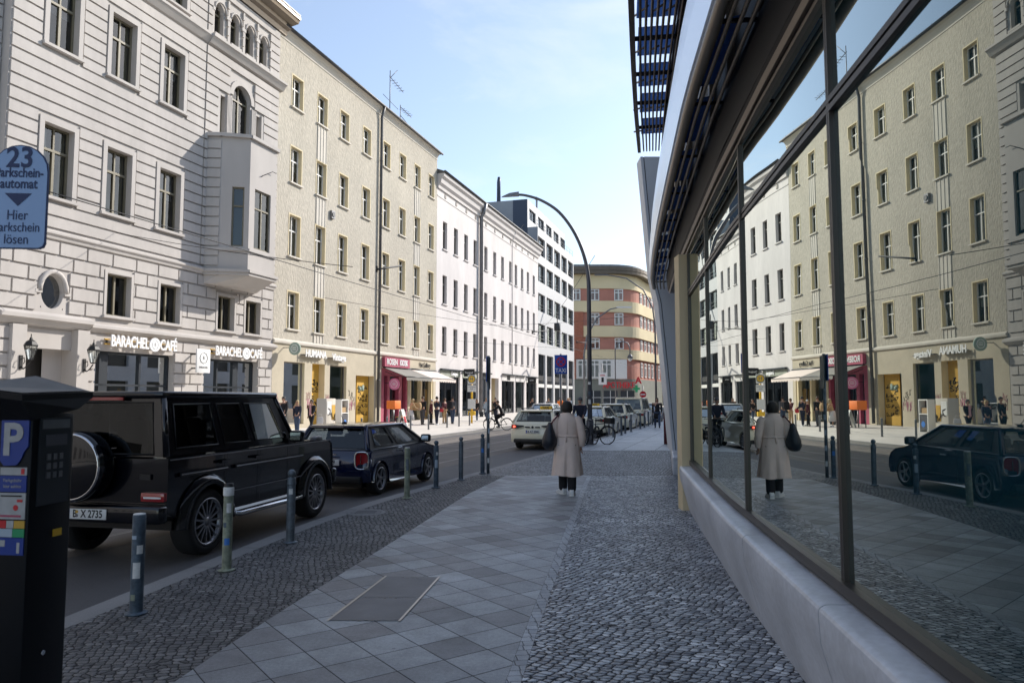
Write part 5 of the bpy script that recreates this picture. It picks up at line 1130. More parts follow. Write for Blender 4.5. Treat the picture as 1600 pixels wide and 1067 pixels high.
for sg in (1, -1):
    A, B, C, D = (RB, sg * .875, zb), (FB, sg * .875, zb), (RT, sg * .775, zr), (FT, sg * .775, zr)
    if sg < 0: hs_ = [(.06, .345, .13, .90), (.395, .60, .13, .90), (.645, .905, .13, .90)]; g_ = ['car_glass_dark', 'car_glass_dark', 'car_glass']
    else: A, B, C, D = B, A, D, C; hs_ = [(.095, .355, .13, .90), (.40, .605, .13, .90), (.655, .94, .13, .90)]; g_ = ['car_glass', 'car_glass_dark', 'car_glass_dark']
    for p in panel(cb, A, B, C, D, hs_, 'black_paint', g_): p.build('side_window', suv)
for p in panel(cb, (RB, .875, zb), (RB, -.875, zb), (RT, .775, zr), (RT, -.775, zr), [(.09, .91, .04, .93)], 'black_paint', 'car_glass_dark'): p.build('rear_window', suv)
for p in panel(cb, (FB, -.875, zb), (FB, .875, zb), (FT, -.775, zr), (FT, .775, zr), [(.04, .96, .06, .94)], 'black_paint', 'car_glass'): p.build('windscreen', suv)
for a, c_, r_ in (((RB, -.875, zb), (RT, -.775, zr), .035), ((RB, .875, zb), (RT, .775, zr), .035), ((FB, -.875, zb), (FT, -.775, zr), .03), ((FB, .875, zb), (FT, .775, zr), .03)): cb.tube([a, c_], r_, 8, 'black_paint')
cb.build('cabin', suv)
rfp = [(RT - .03, -.80), (FT + .05, -.80), (FT + .09, -.6), (FT + .09, .6), (FT + .05, .80), (RT - .03, .80), (RT - .05, .6), (RT - .05, -.6)]
MB().prism(rfp, 'z', zr, zr + .085, 'black_paint').build('roof', suv, bevel=.035, seg=3)
MB().box(RT - .075, RT - .05, -.30, .30, zr - .02, zr + .015, 'tail_red').build('high_brake_light', suv)
seats(suv, (-.15, -1.15), (.38, -.38), 1.0)
for x in (1.445, -1.445):
    for sg in (-1, 1):
        wheel(suv, x, sg * .80, .40, .27, 15, 'alloy', sg)
        fl = MB(); n = 14
        for i in range(n):
            a0, a1 = R(-2 + 184 * i / n), R(-2 + 184 * (i + 1) / n); v = []
            for a in (a0, a1):
                for rr, yy in ((.455, .88), (.455, .975), (.52, .965), (.575, .90)): v.append((x + rr * math.cos(a), sg * yy, .40 + rr * math.sin(a)))
            fl.add(v, [(0, 1, 5, 4), (1, 2, 6, 5), (2, 3, 7, 6)], 'black_paint', True)
        fl.build('wheel_flare', suv)
for sg in (-1, 1):
    tr = MB(); tr.box(-2.18, 1.98, min(sg * .905, sg * .918), max(sg * .905, sg * .918), 1.195, 1.21, 'grey_paint'); tr.box(-2.0, -1.06, min(sg * .905, sg * .93), max(sg * .905, sg * .93), .99, 1.035, 'black_trim'); tr.box(-.86, .98, min(sg * .905, sg * .93), max(sg * .905, sg * .93), .99, 1.035, 'black_trim')  # grey belt strip is the crease highlight put into colour; the rest is trim
    tr.box(-2.0, -1.06, min(sg * .93, sg * .934), max(sg * .93, sg * .934), 1.012, 1.028, 'chrome'); tr.box(-.86, .98, min(sg * .93, sg * .934), max(sg * .93, sg * .934), 1.012, 1.028, 'chrome'); tr.box(-.9, .95, min(sg * .905, sg * .914), max(sg * .905, sg * .914), .70, .712, 'grey_paint')
    tr.build('side_trim_highlight', suv)
    for xs_ in (-1.04, -.24, .60): MB().box(xs_ - .004, xs_ + .004, min(sg * .9055, sg * .9065), max(sg * .9055, sg * .9065), .52, 1.22, 'ink').build('door_seam', suv)
    MB().tube([(-.88, sg * .86, .42), (-.80, sg * .97, .40), (.85, sg * .97, .40), (.93, sg * .86, .42)], .035, 10, 'chrome').build('side_step', suv)
    mirror(suv, .62, sg * .90, 1.27, 'black_paint')
    MB().box(1.55, 1.80, sg * .80 - .06, sg * .80 + .06, 1.19, 1.275, 'zinc').build('indicator', suv, bevel=.03)
    tl = MB().box(-2.27, -2.21, sg * .76 - .15, sg * .76 + .15, .74, .84, 'tail_red').build('tail_light', suv, bevel=.01); MB().box(-2.275, -2.27, sg * .76 - .11, sg * .76 + .11, .775, .795, 'sign_white').build('lamp_strip', tl)
    dh = MB()
    for xx in (-.30, .62 - 1.1 + .2): pass
    dh.box(-.42, -.20, min(sg * .905, sg * .95), max(sg * .905, sg * .95), 1.085, 1.12, 'black_paint'); dh.box(-1.22, -1.0, min(sg * .905, sg * .95), max(sg * .905, sg * .95), 1.085, 1.12, 'black_paint'); dh.build('door_handle', suv)
bp = MB(); bp.box(-2.36, -2.20, -.93, .93, .50, .70, 'black_paint'); bp.build('rear_bumper', suv, bevel=.04, seg=3)
MB().box(2.08, 2.22, -.93, .93, .48, .72, 'black_paint').build('front_bumper', suv, bevel=.04, seg=3)
po = plate(suv, -2.362, .60, 'B  X 2735', 0.0)
for zz in (.625, .582): MB().cyl((-2.374, .118, zz), (-2.378, .118, zz), .018, .018, 12, 'ochre' if zz > .6 else 'zinc').build('plate_seal', po)
sp = MB(); Xs = Matrix.Translation((-2.22, .14, 1.13)) @ Matrix.Rotation(R(-90), 4, 'Y')
sp.lathe([(.30, 0), (.385, .02), (.40, .06), (.40, .20), (.375, .245), (.33, .26)], 36, 'black_paint', Xs); o = sp.build('spare_wheel', suv)
MB().lathe([(.352, .255), (.358, .268), (.368, .264), (.376, .25)], 36, 'chrome', Xs).build('cover_ring', o); MB().lathe([(.352, .258), (.25, .275), (.001, .28)], 36, 'black_paint', Xs).build('cover_plate', o)
mb = MB(); mb.box(-2.235, -2.215, -.70, -.56, .98, 1.04, 'black_trim'); mb.build('rear_door_handle', suv)

# ---- generic rounded car
def car(name, label, group, mx, my, hd, paint, wb=2.5, hw=.86, rear=-1.87, front=1.95, belt=(.90, .92), hood=.80, roofz=1.385, cab=(-1.72, -1.36, .32, .98), tw=.62, r=.31, rim=('alloy', 5), side_holes=None, rear_hole=(.08, .92, .10, .90), plate_t='B AZ 2044', tail='bar', zh=.20, roofmat=None, rails=False, sign=False, trunk=None):
    t = thing(name, label, 'car', group=group); place(t, mx, my, hd); fa = wb / 2
    P = [(rear + .06, zh + .08), (rear, .42), (rear + .02, .60), (rear + .07, belt[0] - .06), (rear + .14, belt[0]), (cab[3], belt[1]), (fa - .05, hood + .075), (front - .34, hood + .01), (front - .12, hood - .09), (front - .02, .58), (front, .40), (front - .08, zh + .06)] + arch_pts(fa, r, r + .05, zh + .06) + [(fa - .42, zh), (-fa + .42, zh)] + arch_pts(-fa, r, r + .05, zh + .06)
    if trunk: P[4:5] = [(rear + .12, belt[0]), (rear + trunk, belt[0] + .03)]
    m_ = MB(); loft_body(m_, P, sym([(hw - .03, .90, .05, .05), (hw, .945, .02, .01), (hw - .06, .97, .005, 0), (hw - .22, .992, 0, 0)]) , paint); b_ = m_.build('body', t); b_.data.set_sharp_from_angle(angle=R(42))
    m_ = MB(); m_.box(-fa - .35, fa + .35, -hw + .25, hw - .25, .16, .42, 'black_trim'); m_.build('underbody', t)
    c_ = MB(); z0, z1 = belt[0] - .01, roofz - .05; wb_, wt = hw - .05, tw; zF = belt[1] - .01
    RBx, RTx, FTx, FBx = cab
    sh = side_holes or [(.14, .45, .10, .90), (.49, .84, .10, .90)]
    for sg in (-1, 1):
        A, B, C, D = (RBx, sg * wb_, z0), (FBx, sg * wb_, zF), (RTx, sg * wt, z1), (FTx, sg * wt, z1); h_ = sh
        if sg > 0: A, B, C, D = B, A, D, C; h_ = [(1 - q[1], 1 - q[0], q[2], q[3]) for q in sh]
        for p in panel(c_, A, B, C, D, h_, 'black_trim' if paint == 'navy_paint' else paint, 'car_glass'): p.build('side_window', t)
    for p in panel(c_, (RBx, wb_, z0), (RBx, -wb_, z0), (RTx, wt, z1), (RTx, -wt, z1), [rear_hole], paint, 'car_glass'): p.build('rear_window', t)
    for p in panel(c_, (FBx, -wb_, zF), (FBx, wb_, zF), (FTx, -wt, z1), (FTx, wt, z1), [(.05, .95, .05, .95)], paint, 'car_glass'): p.build('windscreen', t)
    for sg in (-1, 1): c_.tube([(RBx, sg * wb_, z0), (RTx, sg * wt, z1), (FTx, sg * wt, z1), (FBx, sg * wb_, zF)], .035, 8, paint)
    c_.build('cabin', t)
    rp_ = [(RTx - .08, -wt * .8), (RTx - .02, -wt - .02), (FTx - .05, -wt - .02), (FTx + .10, -wt * .75), (FTx + .10, wt * .75), (FTx - .05, wt + .02), (RTx - .02, wt + .02), (RTx - .08, wt * .8)]
    m_ = MB(); n = len(rp_); v = [(x, y, z1 - .02) for x, y in rp_] + [(x, y, z1 + .02) for x, y in rp_] + [(x * .93 + (RTx + FTx) / 2 * .07, y * .8, roofz - .012) for x, y in rp_] + [(x * .6 + (RTx + FTx) / 2 * .4, y * .4, roofz) for x, y in rp_]
    f = [(k * n + i, k * n + (i + 1) % n, (k + 1) * n + (i + 1) % n, (k + 1) * n + i) for k in range(3) for i in range(n)] + [tuple(range(3 * n, 4 * n)), tuple(range(n))[::-1]]
    m_.add(v, f, roofmat or paint, True); ro = m_.build('roof', t); ro.data.set_sharp_from_angle(angle=R(60))
    seats(t, (-.05, -.85), (.36, -.36), belt[0] - .38, .58)
    MB().box(-1.0, .3, -.6, .6, .45, .5, 'seat_cloth').build('cabin_floor', t)
    for x in (fa, -fa):
        for sg in (-1, 1): wheel(t, x, sg * (hw - .105), r, .20, rim[1], rim[0], sg)
    for sg in (-1, 1):
        mirror(t, FBx - .22, sg * (hw - .02), belt[1] + .02, paint if paint != 'navy_paint' else 'black_trim')
        MB().box(-.25, -.05, min(sg * (hw - .005), sg * (hw + .02)), max(sg * (hw - .005), sg * (hw + .02)), belt[0] - .13, belt[0] - .10, 'chrome' if paint == 'navy_paint' else paint).build('door_handle', t)
        if tail == 'round':
            tl = MB(); n = 20; sp_ = lambda q, a, b: (rear + .055, sg * (hw - .155) + a * (abs(math.cos(q)) ** .6) * (1 if math.cos(q) > 0 else -1), .70 + b * (abs(math.sin(q)) ** .6) * (1 if math.sin(q) > 0 else -1))
            ring = [Vector(sp_(2 * math.pi * i / n, .125, .165)) for i in range(n)]
            for q in ring: q.x += max(0, (abs(q.y) - (hw - .24))) * .35
            tl.add([q + Vector((-.03, 0, 0)) for q in ring], [tuple(range(n))], 'tail_red'); o = tl.build('tail_light', t)
            MB().tube([q + Vector((-.03, 0, 0)) for q in ring], .016, 8, 'chrome', closed=True).build('lamp_ring', o)
            MB().box(rear + .02, rear + .027, sg * (hw - .155) - .008, sg * (hw - .155) + .008, .60, .80, 'chrome').build('lamp_bar', o)
        else:
            a, b = sg * (hw - .52), sg * (hw - .15); o = MB().add([(rear + .022, a, .845), (rear + .03, b, .775), (rear + .03, b, .915), (rear + .05, a, .885), (rear - .012, a, .845), (rear - .018, b, .775), (rear + .01, b, .915), (rear + .0, a, .885)], [(0, 1, 2, 3), (4, 5, 6, 7), (0, 1, 5, 4), (1, 2, 6, 5), (2, 3, 7, 6), (3, 0, 4, 7)], 'black_trim').build('tail_light', t)
            MB().add([(rear - .024, b - sg * .10, .785), (rear + .14, sg * (hw - .005), .77), (rear + .16, sg * (hw - .01), .91), (rear + .0, b - sg * .10, .915)], [(0, 1, 2, 3)], 'tail_red').build('lamp_lens', o)
            if tail == 'lit': MB().sphere((rear - .005, sg * (hw - .16), .845), .05, 'tail_lit', 10, 6, sc=(.5, 1, .8)).build('lit_lamp', o)
    bm_ = MB(); bm_.box(rear - .03, rear + .25, -hw + .14, hw - .14, zh + .06, zh + .20, 'black_trim'); bm_.build('rear_bumper', t, bevel=.03)
    plate(t, rear + .005, .66, plate_t)
    if rails:
        for sg in (-1, 1): MB().tube([(RTx + .1, sg * (wt - .06), roofz - .03), (RTx + .25, sg * (wt - .06), roofz + .035), (FTx - .35, sg * (wt - .06), roofz + .035), (FTx - .2, sg * (wt - .06), roofz - .03)], .018, 7, 'black_trim').build('roof_rail', t)
    if sign:
        o = MB().box(-.3, -.12, -.24, .24, roofz - .01, roofz + .12, 'yellow').build('taxi_sign', t, bevel=.03)
        Xp = Matrix.Translation((-.3015, 0, roofz + .055)) @ Matrix.Rotation(R(-90), 4, 'Z') @ Matrix.Rotation(R(90), 4, 'X'); MB().text('TAXI', .13, .002, 'ink', Xp, sx=.95, bold=.004).build('sign_text', o)
    return t
mini = car('small_car', 'small navy blue three-door car with dark glass, parked in front of the black off-road car', None, -3.09, 16.23, 15.5, 'navy_paint', tail='round', cab=(-1.72, -1.46, .22, 1.06), plate_t='B  5849', side_holes=[(.10, .44, .12, .90), (.50, .86, .12, .90)], rear_hole=(.05, .95, .06, .92))
mb = MB(); mb.box(-1.885, -1.87, -.20, .20, .80, .825, 'chrome'); mb.build('boot_handle', mini)
for sg in (-1, 1):
    mb = MB(); mb.tube([(-1.70, sg * .835, .895), (-.4, sg * .848, .905), (.95, sg * .838, .915)], .011, 6, 'grey_paint'); mb.build('belt_highlight', mini)  # grey strip stands for the highlight along the shoulder line
    for xs_ in (-.55, .72): MB().box(xs_ - .004, xs_ + .004, min(sg * .8605, sg * .8612), max(sg * .8605, sg * .8612), .30, .88, 'ink').build('door_seam', mini)
mb = MB(); mb.tube([(-1.735, -.78, .90), (-1.745, 0, .905), (-1.735, .78, .90)], .010, 6, 'grey_paint'); mb.build('belt_highlight', mini)  # shoulder highlight carried on across the rear as a grey strip
mb = MB().cyl((-1.15, 0, 1.36), (-1.35, 0, 1.56), .006, .004, 5, 'black_trim').lathe([(.001, 0), (.05, .01), (.055, .04), (.001, .06)], 8, 'black_trim', Matrix.Translation((-1.2, 0, 1.37))); mb.build('aerial', mini)
GT = 'taxis waiting in line along the kerb'
def st_pos(s, t): p = W(s, t); return p.x, p.y
taxi = car('taxi', 'cream estate taxi with lit red tail lamps, nearest of the taxi rank', GT, *st_pos(28.5, 7.15), 16.8, 'ivory_paint', wb=2.70, hw=.86, rear=-2.28, front=2.25, belt=(1.00, .98), hood=.86, roofz=1.46, cab=(-2.12, -1.72, .30, 1.15), tw=.64, r=.325, rim=('alloy', 8), side_holes=[(.10, .30, .15, .88), (.34, .58, .10, .90), (.61, .86, .10, .90)], tail='lit', rails=True, sign=True, plate_t='B AZ 2044')
mb = MB(); mb.box(-2.292, -2.27, -.28, -.10, .80, .85, 'ink'); mb.box(-2.292, -2.27, .10, .28, .80, .85, 'ink'); mb.lathe([(.001, 0), (.045, 0), (.045, .02)], 14, 'ink', Matrix.Translation((-2.272, 0, .825)) @ Matrix.Rotation(R(-90), 4, 'Y')); mb.build('badge', taxi)
taxi2 = car('taxi', 'cream saloon taxi partly hidden by the woman and the lamp post', GT, *st_pos(36.6, 6.7), 17.5, 'ivory_paint', wb=2.75, hw=.90, rear=-2.25, front=2.3, belt=(.98, .96), hood=.84, roofz=1.50, cab=(-1.95, -1.35, .35, 1.2), tw=.63, r=.33, rim=('alloy', 8), side_holes=[(.12, .34, .15, .88), (.38, .60, .10, .90), (.63, .87, .10, .90)], sign=True, rails=True, plate_t='B TX 311')
taxi3 = car('taxi', 'cream estate taxi with a dark rear window, just behind the big taxi van', GT, *st_pos(43.0, 6.6), 17.5, 'ivory_paint', wb=2.75, hw=.92, rear=-2.30, front=2.3, belt=(1.02, .98), hood=.86, roofz=1.58, cab=(-2.15, -1.75, .35, 1.2), tw=.66, r=.34, rim=('alloy', 8), side_holes=[(.08, .30, .15, .88), (.34, .60, .10, .90), (.63, .87, .10, .90)], sign=False, rails=True, plate_t='B TX 845')
van = car('taxi_van', 'tall cream taxi van with a big dark rear window in the taxi line', GT, *st_pos(49.4, 6.5), 17.0, 'ivory_paint', wb=3.2, hw=.96, rear=-2.55, front=2.6, belt=(1.12, 1.10), hood=1.0, roofz=1.92, cab=(-2.46, -2.32, .85, 1.6), tw=.78, r=.34, rim=('alloy', 8), side_holes=[(.05, .36, .12, .86), (.40, .64, .12, .86), (.67, .88, .12, .86)], rear_hole=(.06, .94, .08, .88), plate_t='B TX 120')
van2 = car('parked_car', 'grey car at the head of the line, partly hidden by the taxi van', None, *st_pos(56.5, 6.3), 17.0, 'grey_paint', wb=2.7, hw=.9, rear=-2.2, front=2.2, belt=(1.0, .98), hood=.86, roofz=1.5, cab=(-2.0, -1.6, .3, 1.1), tw=.64, r=.33, side_holes=[(.1, .3, .15, .88), (.34, .58, .1, .9), (.61, .86, .1, .9)], plate_t='B KL 77')
cr2 = car('parked_car', 'pale car across the street just left of the taxi sign pole', None, *st_pos(52, 13.0), 16.8, 'panel_white', wb=2.7, hw=.9, rear=-2.2, front=2.2, belt=(1.0, .98), hood=.86, roofz=1.5, cab=(-2.0, -1.6, .3, 1.1), tw=.64, r=.33, side_holes=[(.1, .3, .15, .88), (.34, .58, .1, .9), (.61, .86, .1, .9)], plate_t='B MN 52')

# ================================================================== STREET FURNITURE
# bollards -------------------------------------------------------------
def bollard(kind, label, x, y, h, m, z=0.0, r=.048, grp='bollards along the near kerb', name='bollard'):
    t = thing(name, label, 'bollard', (x, y, z), random.uniform(0, 6), grp)
    q = MB(); q.lathe([(r * 1.0, 0), (r, h - .06), (r, h - .012), (r * .92, h)], 16, m); q.add([(r * .92 * math.cos(k * .3927), r * .92 * math.sin(k * .3927), h) for k in range(16)], [tuple(range(16))], m); q.build('post', t)
    MB().lathe([(r * 1.0, .002), (r * 1.75, .004), (r * 1.75, .014), (r * 1.02, .022)], 16, m).build('foot_plate', t)
    if kind == 'ball':
        q = MB(); q.lathe([(r * .75, h - .01), (r * .6, h + .015), (r * .72, h + .025)], 14, m); q.sphere((0, 0, h + .055), r * .95, m, 14, 8); q.build('ball_top', t)
        MB().lathe([(r * 1.0, h - .09), (r * 1.08, h - .085), (r * 1.08, h - .06), (r, h - .055)], 16, m).build('ring', t)
    if kind == 'cap':
        MB().lathe([(r * 1.10, h - .10), (r * 1.12, h - .09), (r * 1.12, h - .02), (r * 1.0, h - .012)], 16, 'paper').build('band', t); MB().lathe([(r * .98, h - .012), (r * .98, h + .025), (.001, h + .03)], 16, 'black_trim').build('cap', t)
    if kind == 'flat': MB().lathe([(r * .95, h), (r * .9, h + .006), (.001, h + .008)], 16, 'paper').build('cap', t)
    return t
def sticker(t, a, z, w_, h_, m, r=.0492):
    q = MB(); n = 5; v = []
    for i in range(n + 1): aa = a + (i / n - .5) * w_ / r; v += [(r * math.cos(aa), r * math.sin(aa), z), (r * math.cos(aa), r * math.sin(aa), z + h_)]
    q.add(v, [(2 * i, 2 * i + 2, 2 * i + 3, 2 * i + 1) for i in range(n)], m, True); q.build('sticker', t)
bl = [bollard('flat', 'dark blue-grey bollard with torn white stickers, nearest to the ticket machine', -3.14, 6.30, .82, 'bollard_blue', r=.052),
      bollard('cap', 'pale green bollard with white band and black cap by the rear wheel of the off-roader', -2.98, 7.84, .875, 'bollard_green', r=.048),
      bollard('ball', 'blue-grey ball-topped bollard beside the front wheel of the off-road car', -2.76, 9.32, .80, 'bollard_steel', r=.052),
      bollard('flat', 'mossy yellow-green bollard beside the door of the small navy car', -1.88, 13.35, .90, 'bollard_green', r=.052),
      bollard('ball', 'blue-grey ball-topped bollard beside the front wheel of the small navy car', -1.52, 14.9, .84, 'bollard_blue', r=.05),
      bollard('ball', 'dark ball-topped bollard standing alone between the navy car and the tall signpost', -1.12, 16.3, .84, 'bollard_steel', r=.05),
      bollard('ball', 'dark bollard touching the left side of the tall signpost', -.70, 17.65, .84, 'bollard_blue', r=.05)]
for t in bl: t.rotation_euler = (0, 0, 0)
sticker(bl[0], R(-75), .30, .06, .13, 'paper', .0535); sticker(bl[0], R(-50), .50, .05, .07, 'paper', .0535); sticker(bl[0], R(-110), .62, .05, .03, 'cloth_sky', .0535); sticker(bl[0], R(-100), .12, .04, .05, 'bollard_green', .0535)
sticker(bl[1], R(-75), .27, .055, .07, 'sticker_sky'); sticker(bl[1], R(-60), .60, .05, .10, 'paper'); sticker(bl[1], R(-110), .45, .04, .05, 'bollard_blue')
sticker(bl[2], R(-80), .60, .05, .07, 'paper', .0535); sticker(bl[4], R(-80), .40, .06, .16, 'cloth_sky', .0515); sticker(bl[4], R(-60), .65, .05, .06, 'paper', .0515); sticker(bl[6], R(-90), .5, .06, .1, 'sticker_sky', .0515); sticker(bl[3], R(-80), .5, .05, .2, 'bollard_steel', .0535)
fb = bollard('flat', 'slim grey bollard in the row beside the waiting taxis', *W(33.6, 5.35)[:2], .92, 'bollard_steel', grp='bollards beside the taxi rank')
for s in (35.6, 37.4, 39.2, 43.0, 45.2, 47.4, 49.6, 51.8):
    c = copy_tree(fb); p = W(s, 5.35 - random.uniform(0, .08)); c.location = (p.x, p.y, 0)
ff = bollard('flat', 'slim dark post in the row along the far pavement', *W(38.6, 16.6)[:2], .85, 'steel_grey', grp='posts along the far pavement', name='bollard')
for s in (41.4, 43.4, 45.3, 36.2, 33.4, 30.8):
    c = copy_tree(ff); p = W(s, 16.6); c.location = (p.x, p.y, 0)
# ticket machine -------------------------------------------------------
tm = thing('ticket_machine', 'dark parking ticket machine with sloping lid and blue P sign at the left edge', 'ticket machine', (-2.33, 3.60, 0), R(-8))
q = MB(); q.box(-.26, 0, 0, .28, .0, 1.72, 'meter_body'); q.build('body', tm, bevel=.012)
q = MB(); v = [(-.36, -.08, 1.825), (.005, -.08, 1.785), (-.01, .42, 1.80), (-.36, .42, 1.89), (-.27, -.01, 1.69), (.01, -.01, 1.69), (.01, .29, 1.74), (-.27, .29, 1.74)]
v += [(x, y, z + .03) for x, y, z in v[:4]]
q.add(v, [(8, 9, 10, 11), (0, 1, 9, 8), (1, 2, 10, 9), (2, 3, 11, 10), (3, 0, 8, 11), (0, 1, 5, 4), (1, 2, 6, 5), (2, 3, 7, 6), (3, 0, 4, 7), (4, 5, 6, 7)], 'meter_body'); q.add([(-.345, -.065, 1.859), (-.01, -.065, 1.8225), (-.025, .40, 1.8375), (-.345, .40, 1.918)], [(0, 1, 2, 3)], 'meter_lid'); q.build('lid', tm)
fr = lambda x, z, y=-.0045: face_front(x, y, z)
q = MB(); pts = [(-.085, .115), (.085, .115)] + [(.085 * math.cos(R(k * 9)) if k > 4 else .085, .115 - .23 * math.sin(R(k * 9))) for k in range(1, 10)] + [(-.06, -.115), (-.085, -.09)]
q.prism([(x * .88 - .088, z + 1.585) for x, z in pts], 'y', -.008, 0, 'sticker_blue'); ps = q.build('parking_symbol', tm); MB().text('P', .215, .003, 'label_white_dim', fr(-.098, 1.59, -.010), bold=.006).build('letter', ps)
x0, x1 = -.160, -.016
q = MB(); q.box(x0, x1, -.005, 0, 1.425, 1.462, 'label_white_dim'); q.box(x1 - .03, x1 - .012, -.0065, -.005, 1.43, 1.457, 'sign_red'); q.box(x0, x1, -.005, 0, 1.345, 1.422, 'sticker_blue'); q.build('sticker', tm)
q = MB(); q.box(x0, x1, -.005, 0, 1.215, 1.34, 'label_white_dim'); q.lathe([(.001, 0), (.014, 0)], 14, 'sign_red', Matrix.Translation((x1 - .05, -.0065, 1.27)) @ Matrix.Rotation(R(90), 4, 'X')); q.box(x1 - .045, x1 - .015, -.0065, -.005, 1.297, 1.309, 'sign_red'); q.box(x0 + .01, x1 - .02, -.0065, -.005, 1.322, 1.329, 'ink'); q.box(x0 + .01, x1 - .02, -.0065, -.005, 1.225, 1.235, 'magenta'); q.build('sticker', tm)
q = MB(); q.box(x0, x0 + .045, -.005, 0, 1.172, 1.208, 'sign_red'); q.box(x0 + .047, x0 + .085, -.005, 0, 1.172, 1.208, 'label_white_dim'); q.box(x0 + .087, x1, -.005, 0, 1.172, 1.208, 'ochre'); q.box(x0, x0 + .08, -.005, 0, 1.13, 1.169, 'cloth_sky'); q.box(x0 + .082, x1, -.005, 0, 1.13, 1.169, 'green_lit'); q.box(x0, x1, -.005, 0, 1.045, 1.127, 'sticker_blue'); q.box(x0 + .01, x0 + .045, -.0065, -.005, 1.085, 1.115, 'label_white_dim'); q.box(x1 - .035, x1 - .02, -.0065, -.005, 1.055, 1.105, 'label_white_dim'); q.build('sticker', tm)
MB().text('Parkgebühr', .022, .001, 'label_white_dim', fr(-.09, 1.40, -.0065)).text('hier zahlen', .022, .001, 'label_white_dim', fr(-.09, 1.372, -.0065)).build('sticker_text', tm)
q = MB(); q.box(0, .006, .04, .25, 1.27, 1.70, 'meter_panel'); cp = q.build('control_panel', tm)
q = MB(); q.box(.006, .010, .055, .235, 1.645, 1.69, 'steel_grey'); q.build('card_slot', cp); q = MB(); q.box(.006, .010, .08, .22, 1.56, 1.615, 'cloth_grey'); q.build('screen', cp)
q = MB()
for a in range(3):
    for b_ in range(3): q.box(.006, .012, .09 + a * .04, .115 + a * .04, 1.40 + b_ * .045, 1.43 + b_ * .045, 'zinc')
q.build('keypad', cp); MB().box(0, .006, .16, .215, 1.105, 1.14, 'yellow').build('ticket_slot', tm)
MB().cyl((0, .13, .55), (.006, .13, .55), .012, .012, 10, 'chrome').build('lock', tm)
# the blue-white board above it ---------------------------------------
bd = thing('parking_board', 'pale blue round-topped parking board with the number 23 on a pole at the left edge', 'sign', (-2.632, 3.86, 0), R(4))
def round_top(w_, z0, z1, r, n=10):
    P = [(-w_ + .03 - .03 * math.cos(a), z0 + .03 - .03 * math.sin(a)) for a in [R(90 - k * 30) for k in range(4)]][::-1]
    pts = [(-w_, z0 + .03), (-w_ + .009, z0 + .009), (-w_ + .03, z0), (w_ - .03, z0), (w_ - .009, z0 + .009), (w_, z0 + .03)]
    return pts + [(w_ * math.cos(R(k * 180 / n)), z1 - w_ + w_ * math.sin(R(k * 180 / n))) for k in range(n + 1)]
q = MB(); q.prism(round_top(.150, 2.585, 3.15, .15), 'y', -.004, .004, 'board_navy'); q.prism(round_top(.143, 2.592, 3.143, .143), 'y', -.007, -.0041, 'board_blue'); q.build('panel', bd)
q = MB(); fb_ = lambda x, z: face_front(x, -.0085, z)
q.text('23', .155, .002, 'board_navy', fb_(0, 3.075), sx=.92, bold=.003); q.text('Parkschein-', .072, .002, 'board_navy', fb_(0, 2.995), sx=.74, bold=.0012); q.text('automat', .075, .002, 'board_navy', fb_(0, 2.935), sx=.76, bold=.0012)
q.add([(-.07, -.0085, 2.885), (.07, -.0085, 2.885), (0, -.0085, 2.815)], [(0, 1, 2)], 'board_navy')
q.text('Hier', .075, .002, 'board_navy', fb_(0, 2.765), sx=.80); q.text('Parkschein', .072, .002, 'board_navy', fb_(0, 2.70), sx=.76); q.text('lösen', .075, .002, 'board_navy', fb_(0, 2.635), sx=.80); q.build('lettering', bd)
q = MB(); q.cyl((-.27, .03, 0), (-.27, .03, 3.3), .03, .03, 12, 'steel_grey'); q.build('pole', bd)
q = MB()
for z in (2.7, 3.0): q.box(-.30, -.02, .006, .02, z - .015, z + .015, 'steel_grey')
q.build('bracket', bd)
# taxi sign, tall signpost --------------------------------------------
tx = thing('taxi_sign', 'blue taxi rank sign with a red ring on a slim pole above the woman', 'sign', (1.66, 25.0, 0), R(2))
MB().cyl((0, .04, 0), (0, .04, 3.28), .03, .03, 10, 'steel_grey').build('pole', tx)
q = MB(); q.box(-.215, .215, -.012, .0, 2.60, 3.24, 'sign_blue'); q.build('panel', tx, bevel=.004)
q = MB(); q.text('TAXI', .20, .004, 'sign_white', face_front(0, -.015, 2.71), sx=.84, bold=.004)
q.lathe([(.125, 0), (.165, 0)], 28, 'sign_red', Matrix.Translation((0, -.015, 3.01)) @ Matrix.Rotation(R(90), 4, 'X'))
for sg in (-1, 1): q.box(-.16, .16, -.0165, -.0135, -.018, .018, 'sign_red', Matrix.Translation((0, 0, 3.01)) @ Matrix.Rotation(R(45 * sg), 4, 'Y'))
q.tube([(-.215, -.013, 2.60), (.215, -.013, 2.60), (.215, -.013, 3.24), (-.215, -.013, 3.24)], .005, 4, 'sign_white', closed=True); q.build('print', tx)
sp_ = thing('signpost', 'tall grey signpost whose two boards are seen edge-on, left of the cream taxi', 'sign', (-.57, 17.7, 0), R(0))
q = MB(); q.cyl((0, 0, 0), (0, 0, 2.80), .036, .036, 12, 'bollard_steel'); q.build('pole', sp_)
for z in (.25, .6, .95, 1.3): sticker(sp_, R(-80 + z * 30), z, .06, .12, random.choice(('paper', 'bollard_blue', 'cloth_sky')), .0375)
q = MB(); q.box(-.045, -.033, -.25, .25, 2.18, 2.78, 'sign_blue'); q.box(.028, .05, -.22, .22, 2.0, 2.76, 'frame_dark'); q.box(-.05, .05, -.02, .02, 2.3, 2.34, 'steel_grey'); q.box(-.05, .05, -.02, .02, 2.65, 2.69, 'steel_grey'); q.build('board', sp_)
